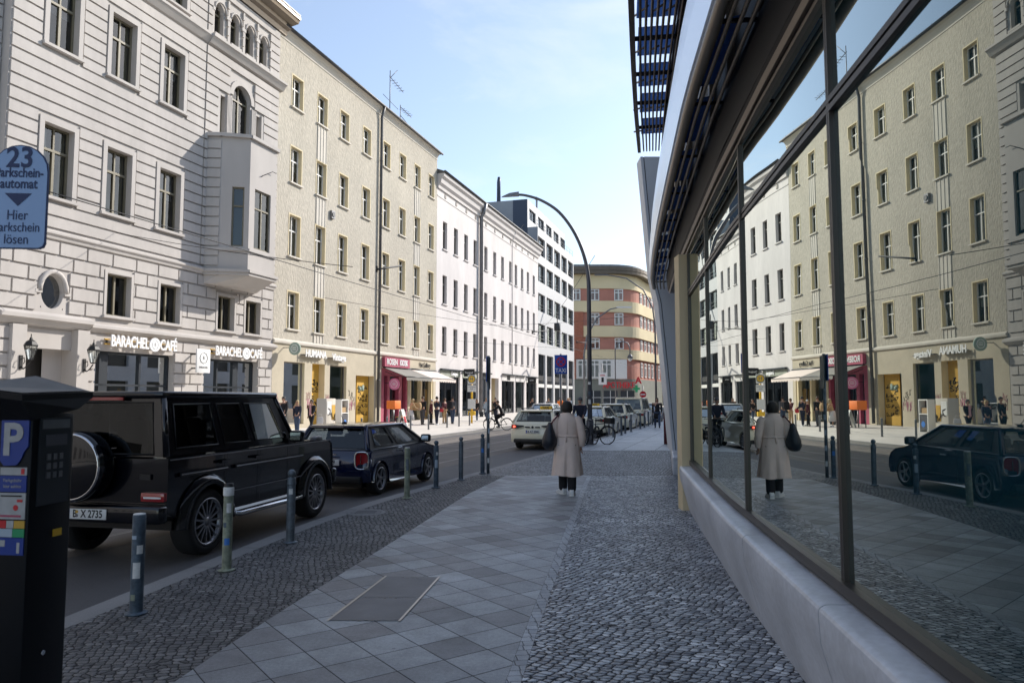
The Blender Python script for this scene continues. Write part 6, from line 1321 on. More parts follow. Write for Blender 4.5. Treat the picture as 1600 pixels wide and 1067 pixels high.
# bus stop pole
hp = thing('stop_pole', 'yellow tram stop pole with a round H sign and timetable boards on the far pavement', 'sign', (-2.84, 52.19, 0), R(-8))
MB().cyl((0, 0, 0), (0, 0, 3.4), .07, .07, 10, 'yellow').build('pole', hp)
q = MB(); q.box(-.28, .28, -.1, -.07, 2.75, 3.4, 'paper'); q.build('head_board', hp)
q = MB(); q.lathe([(.001, 0), (.24, 0)], 24, 'yellow', Matrix.Translation((0, -.105, 3.1)) @ Matrix.Rotation(R(90), 4, 'X')); q.tube([(.25 * math.cos(k * .3), -.105, 3.1 + .25 * math.sin(k * .3)) for k in range(21)], .03, 6, 'green_grey', closed=True); q.text('H', .32, .005, 'green_grey', face_front(0, -.11, 3.1), bold=.01); q.build('stop_symbol', hp)
q = MB(); q.box(-.3, .3, -.1, -.07, 2.2, 2.68, 'paper'); q.text('S Hackescher', .1, .004, 'ink', face_front(0, -.104, 2.55)); q.text('Markt', .1, .004, 'ink', face_front(0, -.104, 2.40)); q.build('name_board', hp)
q = MB(); q.box(-.27, .27, -.1, -.07, 1.0, 1.7, 'paper'); q.build('timetable', hp); q = MB(); q.box(-.25, .25, -.12, .12, .55, .85, 'yellow'); q.build('ticket_box', hp, bevel=.02)
# lamp posts -----------------------------------------------------------
lp = thing('street_lamp', 'tall dark street lamp with a long arm curving left over the road', 'street lamp', (3.0, 28.5, 0), 0)
path = [(0, 0, 0), (0, 0, 5.9)]; 
for u, v_ in ((-.03, 6.6), (-.16, 7.3), (-.40, 8.0), (-.75, 8.66), (-1.22, 9.25), (-1.85, 9.7), (-2.45, 9.94), (-2.8, 10.0)): path.append((u, -u * .30, v_))
pv = [Vector(p) for p in path]; rv = [.098, .082, .078, .074, .07, .066, .062, .057, .052, .05]; sp3 = []; sr3 = []
for i in range(len(pv) - 1):
    a_, b_, c_, d_ = pv[max(i - 1, 0)], pv[i], pv[i + 1], pv[min(i + 2, len(pv) - 1)]
    if i == 0: a_ = b_ * 2 - c_; d_ = c_ + (c_ - b_) * .12
    if i == 1: a_ = b_ - Vector((0, 0, .7))
    for k in range(5):
        q = k / 5; sp3.append(.5 * ((2 * b_) + (c_ - a_) * q + (2 * a_ - 5 * b_ + 4 * c_ - d_) * q * q + (3 * b_ - a_ - 3 * c_ + d_) * q ** 3)); sr3.append(rv[i] + (rv[i + 1] - rv[i]) * q)
    if i == 0: sp3 = [b_]; sr3 = [rv[0]]
MB().tube(sp3 + [pv[-1]], sr3 + [rv[-1]], 14, 'lamp_grey').build('pole', lp)
MB().lathe([(.14, .0), (.14, .9), (.10, 1.0)], 14, 'lamp_grey').build('base', lp)
q = MB(); q.add([(-2.72, .82 - .13, 9.95), (-2.72, .82 + .13, 9.95), (-3.45, 1.02, 9.93), (-2.72, .82 - .10, 10.1), (-2.72, .82 + .10, 10.1), (-3.1, .93, 10.10), (-3.40, 1.0, 9.98)], [(0, 1, 4, 3), (0, 3, 5, 6, 2), (1, 2, 6, 5, 4), (3, 4, 5), (0, 2, 1)], 'steel_grey'); q.build('lamp_head', lp)
for z, m_, hh in ((1.55, 'paper', .18), (1.9, 'bollard_blue', .12), (2.3, 'paper', .1)): sticker(lp, R(-100), z, .10, hh, m_, .098)
l2 = thing('street_lamp', 'curved street lamp in front of the red and yellow corner building', 'street lamp', (20.5, 105, 0), 0)
path = [(0, 0, 0), (0, 0, 12), (-.3, 0, 14.6), (-1.6, 0, 17.2), (-4.0, 0, 18.9), (-6.8, 0, 19.4)]; MB().tube(path, [.16, .12, .11, .1, .09, .08], 8, 'lamp_grey').build('pole', l2); MB().box(-8.6, -6.6, -.15, .15, 19.32, 19.5, 'lamp_grey').build('lamp_head', l2)
l3 = thing('street_lamp', 'pale curved street lamp bending right behind the tall dark one', 'street lamp', (9.6, 98, 0), 0)
MB().tube([(0, 0, 0), (0, 0, 7.5), (.4, 0, 10.0), (1.8, 0, 12.4), (3.6, 0, 13.6), (4.6, 0, 13.8)], [.14, .12, .11, .1, .08, .07], 8, 'zinc').build('pole', l3); MB().box(4.4, 6.4, -.12, .12, 13.75, 13.95, 'frame_white').build('lamp_head', l3)
l4 = thing('crook_lamp', 'old-style crook lamp with a glass bell in front of the pharmacy', 'street lamp', (14.6, 104, 0), 0)
MB().tube([(0, 0, 0), (0, 0, 8.4), (.25, 0, 9.3), (1.0, 0, 9.75), (1.8, 0, 9.5), (2.1, 0, 8.7), (2.1, 0, 7.9)], .08, 8, 'zinc').build('pole', l4)
MB().lathe([(.12, .5), (.3, .3), (.42, 0), (.36, -.05)], 14, 'lamp_grey', Matrix.Translation((2.1, 0, 7.4))).build('shade', l4); MB().sphere((2.1, 0, 7.2), .3, 'frame_white', 12, 8).build('globe', l4)
# signs at the far junction
def pole_sign(x, y, h, label, fn, cat='sign', name='road_sign'):
    t = thing(name, label, cat, (x, y, 0), 0); MB().cyl((0, 0, 0), (0, 0, h), .05, .05, 8, 'zinc').build('pole', t); q = MB(); fn(q); q.build('panel', t); return t
def noentry(q): q.cyl((0, -.06, 2.15), (0, -.03, 2.15), .38, .38, 22, 'sign_red'); q.box(-.27, .27, -.07, -.059, 2.08, 2.22, 'sign_white')
pole_sign(14.9, 84, 3.2, 'red no-entry sign with a white bar beyond the taxi van', noentry)
pole_sign(11.3, 92, 6.0, 'white square sign high on a pole right of the taxi sign', lambda q: q.box(-.5, .5, -.1, -.04, 3.4, 4.9, 'sign_white').box(-.15, .15, -.11, -.101, 3.7, 4.3, 'ink').box(-.3, .3, -.11, -.101, 4.5, 4.6, 'sign_red'))
t = thing('pharmacy_cross', 'green cross sign of the pharmacy at the corner building', 'sign', (23.4, 138.6, 0), 0); MB().box(-.22, .22, -.1, .1, 2.8, 4.1, 'green_lit').box(-.65, -.221, -.1, .1, 3.25, 3.65, 'green_lit').box(.221, .65, -.1, .1, 3.25, 3.65, 'green_lit').build('cross', t); MB().box(-.05, .05, .101, 2.2, 3.4, 3.5, 'zinc').build('bracket', t)
t = thing('pharmacy_sign', 'red pharmacy letter sign above the green cross', 'sign', (23.7, 138.3, 0), 0); MB().text('A', 1.7, .3, 'sign_red', face_front(0, 0, 4.95), bold=.05).build('letter', t); MB().box(-.05, .05, .16, 2.4, 4.9, 5.0, 'zinc').build('bracket', t)
# newspaper boxes, board, crate ---------------------------------------
bx = thing('newspaper_stand', 'worn cream newspaper stand with an open rack in front of the ochre shutter', 'newspaper stand', W(35.8, 21.4), ROT)
MB().box(-.6, .35, -.3, .3, .25, 1.75, 'cream_pale').build('cabinet', bx, bevel=.02); q = MB(); q.box(-.55, -.1, -.32, -.301, .9, 1.6, 'paper'); q.box(-.05, .3, -.32, -.301, .6, 1.4, 'ochre'); squiggle(q, -.5, .5, .8, .8, 3, 'ink', -.33, .014, 77); q.build('poster', bx)
q = MB(); q.box(-.5, -.42, -.2, -.1, 0, .25, 'steel_grey'); q.box(.2, .28, -.2, -.1, 0, .25, 'steel_grey'); q.build('leg', bx)
bx = thing('newspaper_stand', 'small white framed rack with magazines beside the cream newspaper stand', 'newspaper stand', W(37.2, 21.3), ROT)
q = MB(); q.box(-.4, -.33, -.2, .2, 0, 1.7, 'frame_white'); q.box(.33, .4, -.2, .2, 0, 1.7, 'frame_white'); q.box(-.33, .33, -.2, .2, 1.63, 1.7, 'frame_white'); q.box(-.33, .33, -.2, .2, .9, .96, 'frame_white'); q.box(-.33, .33, .15, .2, .96, 1.63, 'cloth_wine'); q.build('frame', bx); MB().box(-.3, .3, -.12, .14, .97, 1.25, 'cloth_tan').build('magazines', bx)
q = MB(); q.box(-.32, .32, -.18, .14, .12, .85, 'cloth_grey'); q.lathe([(.001, 0), (.16, 0)], 16, 'sticker_sky', Matrix.Translation((.05, -.185, .4)) @ Matrix.Rotation(R(90), 4, 'X')); q.build('bin', bx)
ab = thing('pavement_board', 'white pavement board with red print in front of the passage door', 'board', W(43.6, 20.6), ROT + .2)
q = MB(); q.add([(-.4, -.3, 0), (.4, -.3, 0), (.4, -.02, 1.05), (-.4, -.02, 1.05), (-.4, .3, 0), (.4, .3, 0), (.4, .02, 1.05), (-.4, .02, 1.05)], [(0, 1, 2, 3), (4, 5, 6, 7), (3, 2, 6, 7)], 'paper'); q.build('panel', ab); MB().add([(-.28, -.26, .2), (.28, -.26, .2), (.28, -.15, .6), (-.28, -.15, .6)], [(0, 1, 2, 3)], 'cloth_red').build('print', ab)
oc_ = thing('orange_crate', 'bright orange box on a stand behind the white pavement board', 'box', W(44.0, 21.4), ROT)
MB().box(-.45, .45, -.3, .3, 1.05, 1.6, 'orange').build('box', oc_, bevel=.03); q = MB(); [q.cyl((a, b_, 0), (a, b_, 1.06), .03, .03, 6, 'steel_grey') for a in (-.38, .38) for b_ in (-.22, .22)]; q.build('stand', oc_)
for s_, tt, lb in ((48.0, 22.6, 'dark shop rack left of the group outside the gallery'), (66.2, 22.8, 'low dark bench in front of the shops of the white house')):
    t = thing('bench', lb, 'bench', W(s_, tt), ROT); MB().box(-.9, .9, -.2, .2, .42, .47, 'wood_door' if s_ < 50 else 'frame_dark').build('seat', t); [MB().box(a - .04, a + .04, -.18, .18, 0, .419, 'frame_dark').build('leg', t) for a in (-.7, .7)]
# covers in the pavement ----------------------------------------------
hc = thing('hatch_cover', 'rectangular hatch with steel edges let into the slab walkway', 'hatch', (0, 0, 0))
A, B, C, D = Vector((-1.49, 6.10, .004)), Vector((-.91, 6.09, .004)), Vector((-.73, 7.57, .004)), Vector((-1.27, 7.60, .004)); lp_ = lambda p, q_, t: p + (q_ - p) * t
q = MB()
for t0, t1 in ((.01, .47), (.476, .99)): q.add([lp_(A, D, t0), lp_(B, C, t0), lp_(B, C, t1), lp_(A, D, t1)], [(0, 1, 2, 3)], 'iron_cover')
q.build('lid', hc); q = MB()
for p, e_ in ((A, D), (B, C)): n_ = Vector((.010, 0, 0)); p = p + Vector((0, 0, .003)); e_ = e_ + Vector((0, 0, .003)); q.add([p - n_, p + n_, e_ + n_, e_ - n_], [(0, 1, 2, 3)], 'alloy')
q.build('edge_strip', hc); q = MB()
for t in (.02, .47, .97):
    c_ = lp_(lp_(A, B, .5), lp_(D, C, .5), t)
    for k in range(4): q.box(c_.x - .10 + k * .05, c_.x - .075 + k * .05, c_.y - .01 - .02 * (k % 2), c_.y + .01 - .02 * (k % 2), .0045, .0065, 'rail_steel')
q.build('lifting_slots', hc)
mh = MB(); mh.lathe([(.001, .006), (.24, .006)], 28, 'iron_cover'); mh.lathe([(.25, .005), (.30, .007), (.31, .0)], 28, 'granite_kerb')
for k in range(6): mh.box(-.16, .16, -.15 + k * .055, -.135 + k * .055, .006, .009, 'iron_cover')
tag(mh.build('manhole_cover', None, (-2.30, 11.75, 0)), 'round iron manhole cover in the setts beside the off-road car', 'manhole cover')
# overhead wires -------------------------------------------------------
def wire(p0, p1, sag, label, r=.012):
    p0, p1 = Vector(p0), Vector(p1); n = 16; q = MB(); q.tube([p0.lerp(p1, i / n) - Vector((0, 0, sag * 4 * (i / n) * (1 - i / n))) for i in range(n + 1)], r, 5, 'wire_black'); return tag(q.build('overhead_wire'), label, 'wire', 'overhead tram wires')
wire(W(8, 12.1, 5.6), W(66, 12.0, 5.6), 0.0, 'tram contact wire running along the street across the grey and cream houses')
wire(W(66, 12.0, 5.6), W(150, 11.6, 5.7), .05, 'tram contact wire continuing along the street towards the corner building')
wire(W(24, TF - .1, 8.6), W(21.5, 12.0, 6.1), .1, 'span wire from the grey house out over the street')
wire(W(40.3, TF - .1, 8.0), W(62, 9.0, 6.6), .25, 'span wire from the cream house across the street')
wire(W(70.5, TF - .1, 9.2), W(52, 6.2, 7.6), .25, 'span wire from the white house towards the tall lamp')
wire(W(92, TF - .1, 10.5), W(28.5, 5.2, 7.4), .6, 'long span wire ending on the tall lamp post')
wire(W(63, TF - .1, 7.0), W(75, 9.0, 6.4), .1, 'short span wire low across the white house', .01)
def arm(s, z, ln, label):
    t = thing('wire_arm', label, 'wire bracket', W(s, 12.0, z), ROT); q = MB(); q.tube([(0, 0, 0), (ln, .2, .55)], .035, 6, 'wire_black'); q.cyl((0, 0, -.1), (0, 0, .12), .04, .04, 6, 'wire_black'); q.build('rod', t)
arm(44.0, 5.85, 5.0, 'dark slanting rod of the tram wires in front of the white house, nearer one'); arm(57.5, 6.2, 9.0, 'dark slanting rod of the tram wires in front of the white house, further one'); arm(23.2, 6.3, 2.4, 'short dark rod of the tram wires in front of the grey house')
cl = thing('camera_box', 'small dark camera box hanging on the wire in front of the white house', 'camera', W(55.0, 13, 7.5), ROT); MB().box(-.25, .25, -.2, .2, -.6, 0, 'frame_dark').build('housing', cl, bevel=.03); MB().cyl((0, 0, 0), (0, 0, .5), .03, .03, 6, 'wire_black').build('hanger', cl)
# bicycles -------------------------------------------------------------
def bicycle(label, loc, rz, fm='frame_dark', lean=0.0, group=None, basket=False):
    t = thing('bicycle', label, 'bicycle', loc, rz, group); t.rotation_euler = (lean, 0, rz); r = .34
    for x in (-.52, .52):
        w_ = MB(); w_.tube([(x + r * math.cos(k * .2618), 0, r + r * math.sin(k * .2618)) for k in range(24)], .022, 7, 'rubber', closed=True); w_.cyl((x, -.04, r), (x, .04, r), .025, .025, 8, 'zinc')
        o = w_.build('wheel', t); s_ = MB()
        for k in range(12): s_.cyl((x, 0, r), (x + (r - .02) * math.cos(k * .5236), 0, r + (r - .02) * math.sin(k * .5236)), .0035, .0035, 3, 'zinc', False)
        s_.build('spokes', o)
        MB().tube([(x + (r + .035) * math.cos(R(20 + k * 15)), 0, r + (r + .035) * math.sin(R(20 + k * 15))) for k in range(10)], .014, 5, fm).build('mudguard', t)
    f = MB(); bb, st, hd, sd_ = (-.08, 0, .30), (-.24, 0, .82), (.36, 0, .86), (-.26, 0, .92)
    for a, b_ in ((bb, st), (bb, (.38, 0, .72)), ((-.21, 0, .74), (.36, 0, .80)), ((-.52, 0, r), bb), ((-.52, 0, r), (-.22, 0, .76)), ((.52, 0, r), (.37, 0, .78)), (st, sd_), ((.37, 0, .70), (.33, 0, 1.0))): f.cyl(a, b_, .017, .017, 7, fm)
    f.build('frame', t); MB().tube([(.20, -.27, 1.02), (.28, -.22, 1.05), (.34, 0, 1.02), (.28, .22, 1.05), (.20, .27, 1.02)], .014, 6, 'black_trim').build('handlebar', t)
    MB().lathe([(.001, 0), (.09, .01), (.10, .04), (.03, .06), (.001, .06)], 10, 'black_trim', Matrix.Translation((-.28, 0, .92)) @ Matrix.Diagonal((1.4, .8, 1, 1))).build('saddle', t)
    q = MB(); q.cyl((-.08, -.06, .30), (-.08, .06, .30), .07, .07, 12, 'zinc'); q.box(-.1, .06, .06, .09, .12, .15, 'black_trim'); q.box(-.1, .06, -.09, -.06, .44, .47, 'black_trim'); q.build('crank', t)
    if basket: MB().box(.42, .72, -.16, .16, .80, 1.02, 'black_trim').build('basket', t)
    return t
bicycle('dark bicycle leaning by the lamp post with its rear wheel towards the road', (2.95, 28.2, 0), R(62), lean=R(8), group='bicycles parked by the lamp post')
bicycle('dark bicycle by the lamp post whose front wheel sticks out over the pavement', (3.25, 28.9, 0), R(-38), lean=R(-7), group='bicycles parked by the lamp post', basket=True)
bicycle('dark bicycle standing in for a motorbike between the lamp post and the nearest taxis', (2.75, 28.9, 0), R(75), lean=R(-9), group='bicycles parked by the lamp post')  # bicycle added to stand in for a parked motorbike
bicycle('grey bicycle parked outside the kiosk behind the group of people', (*W(47.0, 22.0)[:2], 0), ROT + .2, 'steel_grey', R(8))
bk = bicycle('black bicycle ridden by the cyclist in the dark jacket', (-.82, 43.5, ROAD + .012), R(180 + 6), 'frame_dark')

# ================================================================== PEOPLE
def skin_mesh(verts, edges, radii, root=0, lv=2):
    me = bpy.data.meshes.new('sk'); me.from_pydata([tuple(v) for v in verts], edges, []); o = bpy.data.objects.new('sk', me); COL.objects.link(o)
    md = o.modifiers.new('skin', 'SKIN'); md.use_smooth_shade = True; md.branch_smoothing = 0.6
    for i, r in enumerate(radii):
        d = me.skin_vertices[0].data[i]; d.radius = r if isinstance(r, tuple) else (r, r); d.use_root = (i == root)
    if lv: s = o.modifiers.new('sub', 'SUBSURF'); s.levels = s.render_levels = lv
    dg = bpy.context.evaluated_depsgraph_get(); ev = o.evaluated_get(dg); m2 = ev.to_mesh()
    V = [tuple(v.co) for v in m2.vertices]; F = [tuple(p.vertices) for p in m2.polygons]
    ev.to_mesh_clear(); bpy.data.objects.remove(o); bpy.data.meshes.remove(me); return V, F
def hand(mb, wrist, d, side, m='skin', curl=.5, s=1.0):
    """palm, four unequal bent fingers and a thumb; d = direction of the forearm"""
    d = Vector(d).normalized(); a = Vector((1, 0, 0)) - d * d.x
    a = a.normalized() if a.length > .05 else Vector((0, 1, 0)); n_ = d.cross(a) * side
    w = Vector(wrist); X_ = Matrix((a, n_, d)).transposed().to_4x4(); X_.translation = w
    mb.sphere((0, 0, .045 * s), .045 * s, m, 10, 6, X_, (.95, .45, 1.15))
    for k, (o, ln) in enumerate(((.032, .070), (.011, .080), (-.011, .074), (-.031, .058))):
        p = [Vector((o, 0, .075)) * s]
        for j in range(3): aa = curl * (j + 1) * .6; p.append(p[-1] + Vector((0, -math.sin(aa), math.cos(aa))) * ln * s * (.42, .32, .26)[j])
        mb.tube([X_ @ q for q in p], [.0095 * s, .009 * s, .0085 * s, .006 * s], 6, m)
    t = [Vector((.03, 0, .025)), Vector((.055, -.012, .05)), Vector((.06, -.025, .08)), Vector((.055, -.035, .10))]; mb.tube([X_ @ (q * s) for q in t], [.012 * s, .011 * s, .010 * s, .007 * s], 6, m)
def person(label, loc, bearing, h=1.74, stride=.0, knee=.0, top='cloth_black', legs='cloth_jeans', shoes='black_trim', hair='hair_dark', hairlen=.0, arms=((.1, .25), (-.1, .25)), lean=0.0, skirt=None, coat=0.0, bag=None, hat=None, seat=False, group='people on the pavements', inner=None, wide=1.0, headturn=0.0):
    k = h / 1.74; t = thing('person', label, 'person', loc, R(90 - bearing), group); sc_ = lambda v: Vector(v) * k
    pel = Vector((0, 0, .95)); ln = Vector((math.sin(lean), 0, math.cos(lean))); sp = pel + ln * .20; ch = pel + ln * .42; nk = pel + ln * .55; hd = nk + Vector((math.sin(lean * .6) * .12 + .015, 0, .125))
    J = {}; lows = []
    for s, sd in ((1, 'l'), (-1, 'r')):
        a = stride * s; hip = pel + Vector((0, .092 * s * wide, -.03)); b = knee if a < 0 else knee * .3
        if seat: a1, b = R(62 + 14 * s), R(80 + 12 * s)
        else: a1 = a
        kn = hip + Vector((math.sin(a1), 0, -math.cos(a1))) * .43; an = kn + Vector((math.sin(a1 - b), 0, -math.cos(a1 - b))) * .42
        J['hip' + sd], J['kn' + sd], J['an' + sd] = hip, kn, an; lows.append(an.z)
        sh = ch + Vector((0, .185 * s * wide, .05)); sw, eb = arms[0] if s > 0 else arms[1]
        el = sh + Vector((math.sin(sw), .045 * s, -math.cos(sw))) * .29; wr = el + Vector((math.sin(sw + eb), -.02 * s, -math.cos(sw + eb))) * .25
        J['sh' + sd], J['el' + sd], J['wr' + sd] = sh, el, wr
    dz = Vector((0, 0, .085 - min(lows))) if not seat else Vector((0, 0, 0))
    P = {q: (v + dz) for q, v in J.items()}; pel, sp, ch, nk, hd = [q + dz for q in (pel, sp, ch, nk, hd)]
    V = [pel, sp, ch, nk, nk + (hd - nk) * .45]; E_ = [(0, 1), (1, 2), (2, 3), (3, 4)]; Rr = [(.135, .10), (.12, .09), (.14, .10), (.052, .052), (.048, .05)]
    for sd in 'lr':
        i = len(V); V += [P['hip' + sd], P['kn' + sd], P['an' + sd]]; E_ += [(0, i), (i, i + 1), (i + 1, i + 2)]; Rr += [.085, .055, .04]
        i = len(V); V += [P['sh' + sd], P['el' + sd], P['wr' + sd]]; E_ += [(2, i), (i, i + 1), (i + 1, i + 2)]; Rr += [.055, .040, .030]
    v, f = skin_mesh([q * k for q in V], E_, [tuple(x * k for x in r) if isinstance(r, tuple) else r * k for r in Rr], 0, 1)
    b = MB(); b.add(v, f, 'skin', True); Hm = Matrix.Translation(hd * k) @ Matrix.Rotation(headturn, 4, 'Z')
    b.lathe([(.001, -.118 * k), (.042 * k, -.105 * k), (.062 * k, -.06 * k), (.074 * k, 0), (.072 * k, .05 * k), (.05 * k, .095 * k), (.001, .115 * k)], 14, 'skin', Hm @ Matrix.Diagonal((1.18, 1, 1, 1)))
    b.add([Hm @ Vector(q) * 1 for q in ((.082 * k, .012 * k, .0), (.082 * k, -.012 * k, .0), (.105 * k, 0, -.02 * k), (.084 * k, 0, -.028 * k), (.088 * k, 0, .015 * k))], [(0, 2, 4), (4, 2, 1), (0, 3, 2), (2, 3, 1)], 'skin')
    for s in (-1, 1): b.sphere((-.005 * k, s * .075 * k, -.012 * k), .022 * k, 'skin', 7, 5, Hm, (.8, .35, 1.3)); b.sphere((.076 * k, s * .03 * k, .008 * k), .011 * k, 'ink', 6, 4, Hm)
    b.box(.078 * k, .083 * k, -.022 * k, .022 * k, -.058 * k, -.05 * k, 'cloth_red', Hm)
    for s, sd in ((1, 'l'), (-1, 'r')): hand(b, P['wr' + sd] * k, P['wr' + sd] - P['el' + sd], s, s=k)
    b.build('body', t)
    # clothes
    V = [pel + Vector((0, 0, -.04)), sp, ch, nk + Vector((0, 0, -.045))]; E_ = [(0, 1), (1, 2), (2, 3)]; Rr = [(.165 * wide, .125), (.15 * wide, .115), (.165 * wide, .12), (.085, .075)]
    if coat:
        V.append(pel + Vector((-.02, 0, -.04 - coat))); E_.append((0, 4)); Rr.append((.20 * wide, .16))
    for sd in 'lr':
        i = len(V); V += [P['sh' + sd], P['el' + sd], P['wr' + sd]]; E_ += [(2, i), (i, i + 1), (i + 1, i + 2)]; Rr += [.078, .062, .048]
    v, f = skin_mesh([q * k for q in V], E_, [tuple(x * k for x in r) if isinstance(r, tuple) else r * k for r in Rr], 0, 2); MB().add(v, f, top, True).build('jacket', t)
    if inner: MB().add([q * k for q in (ch + Vector((.135, .06, .1)), ch + Vector((.135, -.06, .1)), pel + Vector((.15, -.07, -.02)), pel + Vector((.15, .07, -.02)))], [(0, 1, 2, 3)], inner).build('shirt', t)
    if skirt:
        q = MB(); q.lathe([(.13 * k, 1.0 * k), (.18 * k, .85 * k), (.27 * k, .35 * k), (.26 * k, .34 * k)], 18, skirt); q.build('skirt', t)
    else:
        V = [pel + Vector((0, 0, .02))]; E_ = []; Rr = [(.15 * wide, .115)]
        for sd in 'lr': i = len(V); V += [P['hip' + sd] - Vector((0, 0, .05)), P['kn' + sd], P['an' + sd] + Vector((0, 0, -.02))]; E_ += [(0, i), (i, i + 1), (i + 1, i + 2)]; Rr += [.098, .076, .066]
        v, f = skin_mesh([q * k for q in V], E_, [tuple(x * k for x in r) if isinstance(r, tuple) else r * k for r in Rr], 0, 2); MB().add(v, f, legs, True).build('trousers', t)
    for s, sd in ((1, 'l'), (-1, 'r')):
        a = P['an' + sd] * k; q = MB(); q.box(-.07 * k, .17 * k, -.042 * k, .042 * k, -.085 * k, -.01 * k, shoes, Matrix.Translation(a) @ Matrix.Rotation(R(18) if (stride * s < -.05) else 0, 4, 'Y')); q.build('shoe', t, bevel=.025 * k)
    if hat: MB().lathe([(.088 * k, .0), (.090 * k, .04 * k), (.07 * k, .10 * k), (.03 * k, .13 * k), (.001, .135 * k)], 14, hat, Hm @ Matrix.Diagonal((1.15, 1, 1, 1))).build('hat', t)
    q = MB(); n = 14; prof = [(.001, .128), (.055, .112), (.083, .06), (.089, .01)] + ([(.088, -.06), (.092, -.06 - hairlen)] if hairlen else [(.086, -.03)]); vv = []; ff = []
    for r, z in prof:
        for j in range(n):
            a = 2 * math.pi * j / n; fr_ = max(0, math.cos(a)); zz = max(z, .045 * fr_ * 1.6 - .02) if fr_ > .25 else z
            vv.append((r * k * math.cos(a) * 1.16 - .008, r * k * math.sin(a), zz * k))
    for i in range(len(prof) - 1):
        for j in range(n): ff.append((i * n + j, i * n + (j + 1) % n, (i + 1) * n + (j + 1) % n, (i + 1) * n + j))
    q.add(vv, ff, hair, True, Hm); q.build('hair', t)
    return t
def carry(name, label, cat, m, loc, sz, rz=0):
    t = thing(name, label, cat, loc, rz); a, b, c = sz
    q = MB(); q.prism([(-a * .85, 0), (a * .85, 0), (a, c * .5), (a * .8, c), (-a * .8, c), (-a, c * .5)], 'y', -b, b, m); q.build('pouch', t, bevel=min(a, b) * .4, seg=3)
    MB().tube([(-a * .6, 0, c), (-a * .4, 0, c + .14), (a * .4, 0, c + .14), (a * .6, 0, c)], .012, 6, m).build('strap', t); return t
G_ = lambda s, t, z=0: tuple(W(s, t, z))
person('woman in a black jacket over a pink top walking in front of the cream house', G_(33.6, 21.0), 196, 1.72, .35, .3, 'cloth_black', 'cloth_black', 'black_trim', 'hair_dark', .03, ((.3, .5), (-.2, .4)), inner='cloth_pink')
carry('tote_bag', 'white tote bag with red print carried by the woman in the pink top', 'bag', 'cloth_white', G_(34.1, 20.8, .42), (.17, .05, .36), .5)
person('man with dark hair seen above the off-road car bonnet beside a blond companion', G_(32.6, 22.0), 200, 1.84, .15, .1, 'cloth_black', 'cloth_black')
person('blond person in a navy jacket half hidden by the off-road car', G_(32.6, 21.2), 190, 1.66, .1, .1, 'cloth_navy', 'cloth_jeans', hair='hair_blond', hairlen=.05)
person('woman in a white skirt and tan wrap bending forward outside the kiosk', G_(44.7, 20.5), 60, 1.72, .05, 0, 'cloth_tan', 'cloth_white', 'shoe_white', 'hair_blond', .10, ((.5, .7), (.4, .8)), lean=.22, skirt='cloth_white', wide=1.15)
carry('shoulder_bag', 'big tan shoulder bag hanging from the bending woman outside the kiosk', 'bag', 'cloth_tan', G_(45.2, 20.3, .95), (.36, .12, .52), -.5)
person('tall man in dark jacket and grey trousers at the left of the gallery group', G_(45.84, 20.16), 30, 1.86, .08, 0, 'cloth_black', 'cloth_grey', hair='hair_brown', wide=1.15)
person('person in a dark red coat and a white cap in the group outside the gallery', G_(46.0, 19.6), 70, 1.66, .1, 0, 'cloth_wine', 'cloth_black', hair='hair_blond', hat='cloth_white', coat=.25)
person('man in navy jacket and trousers in the middle of the group outside the gallery', G_(45.3, 18.9), 40, 1.86, .1, 0, 'cloth_navy', 'cloth_navy', 'shoe_white', arms=((.1, .9), (.1, .9)), wide=1.1)
carry('hand_bag', 'small red bag held by the man in the navy jacket', 'bag', 'cloth_red', G_(45.3, 18.55, .85), (.12, .06, .22), .2)
person('person in a maroon top and beige trousers right of the man in navy', G_(48.4, 19.6), 120, 1.74, .05, 0, 'cloth_wine', 'cloth_tan', 'black_trim', 'hair_brown', .02, ((.2, 1.2), (.2, 1.2)))
bp_ = person('man in a black jacket with a rucksack standing apart outside the white house shop', G_(47.55, 18.66), 20, 1.86, .12, .1, 'cloth_grey', 'cloth_jeans', 'black_trim')
rk = thing('rucksack', 'black rucksack on the back of the man standing apart', 'bag', G_(47.2, 18.66, 1.02), R(90 - 20)); MB().box(-.30, -.13, -.18, .18, 0, .52, 'cloth_black').build('pack', rk, bevel=.06, seg=3); MB().tube([(-.13, .12, .5), (0, .13, .54), (.13, .12, .35), (.12, .12, .1), (-.12, .14, .05)], .015, 5, 'cloth_black').build('strap', rk)
person('woman in a black top and jeans walking left of the signpost', G_(53.2, 18.9), 200, 1.70, .3, .2, 'cloth_black', 'cloth_jeans', 'shoe_white', 'hair_brown', .08)
person('blond woman in a light blue coat beside the tall signpost', G_(54.6, 18.6), 200, 1.78, .25, .2, 'cloth_sky', 'cloth_jeans', 'black_trim', 'hair_blond', .06, coat=.28)
person('man in dark clothes hidden behind the tall signpost', G_(55.0, 18.0), 200, 1.80, .2, .2, 'cloth_black', 'cloth_navy')
person('person in a black top and white trousers far down the left pavement', G_(66, 18.0), 200, 1.74, .25, .2, 'cloth_black', 'cloth_white', 'shoe_white', 'hair_brown', .08)
person('worker in a bright orange vest above the cream estate taxi', G_(70.0, 16.3), 20, 1.82, .15, .1, 'hiviz', 'hiviz', hair='hair_dark', wide=1.15)
person('person in a pale pink jacket right of the orange worker', G_(73.5, 16.3), 200, 1.76, .2, .1, 'cloth_pink', 'cloth_white', hair='hair_blond', hairlen=.08)
person('person in a grey coat left of the orange worker', G_(69.0, 17.2), 200, 1.74, .2, .1, 'cloth_grey', 'cloth_black', hair='hair_brown')
person('person in a sky blue jacket far along the shops beyond the orange worker', G_(82.0, 18.0), 200, 1.76, .2, .1, 'cloth_sky', 'cloth_black', hair='hair_blond')
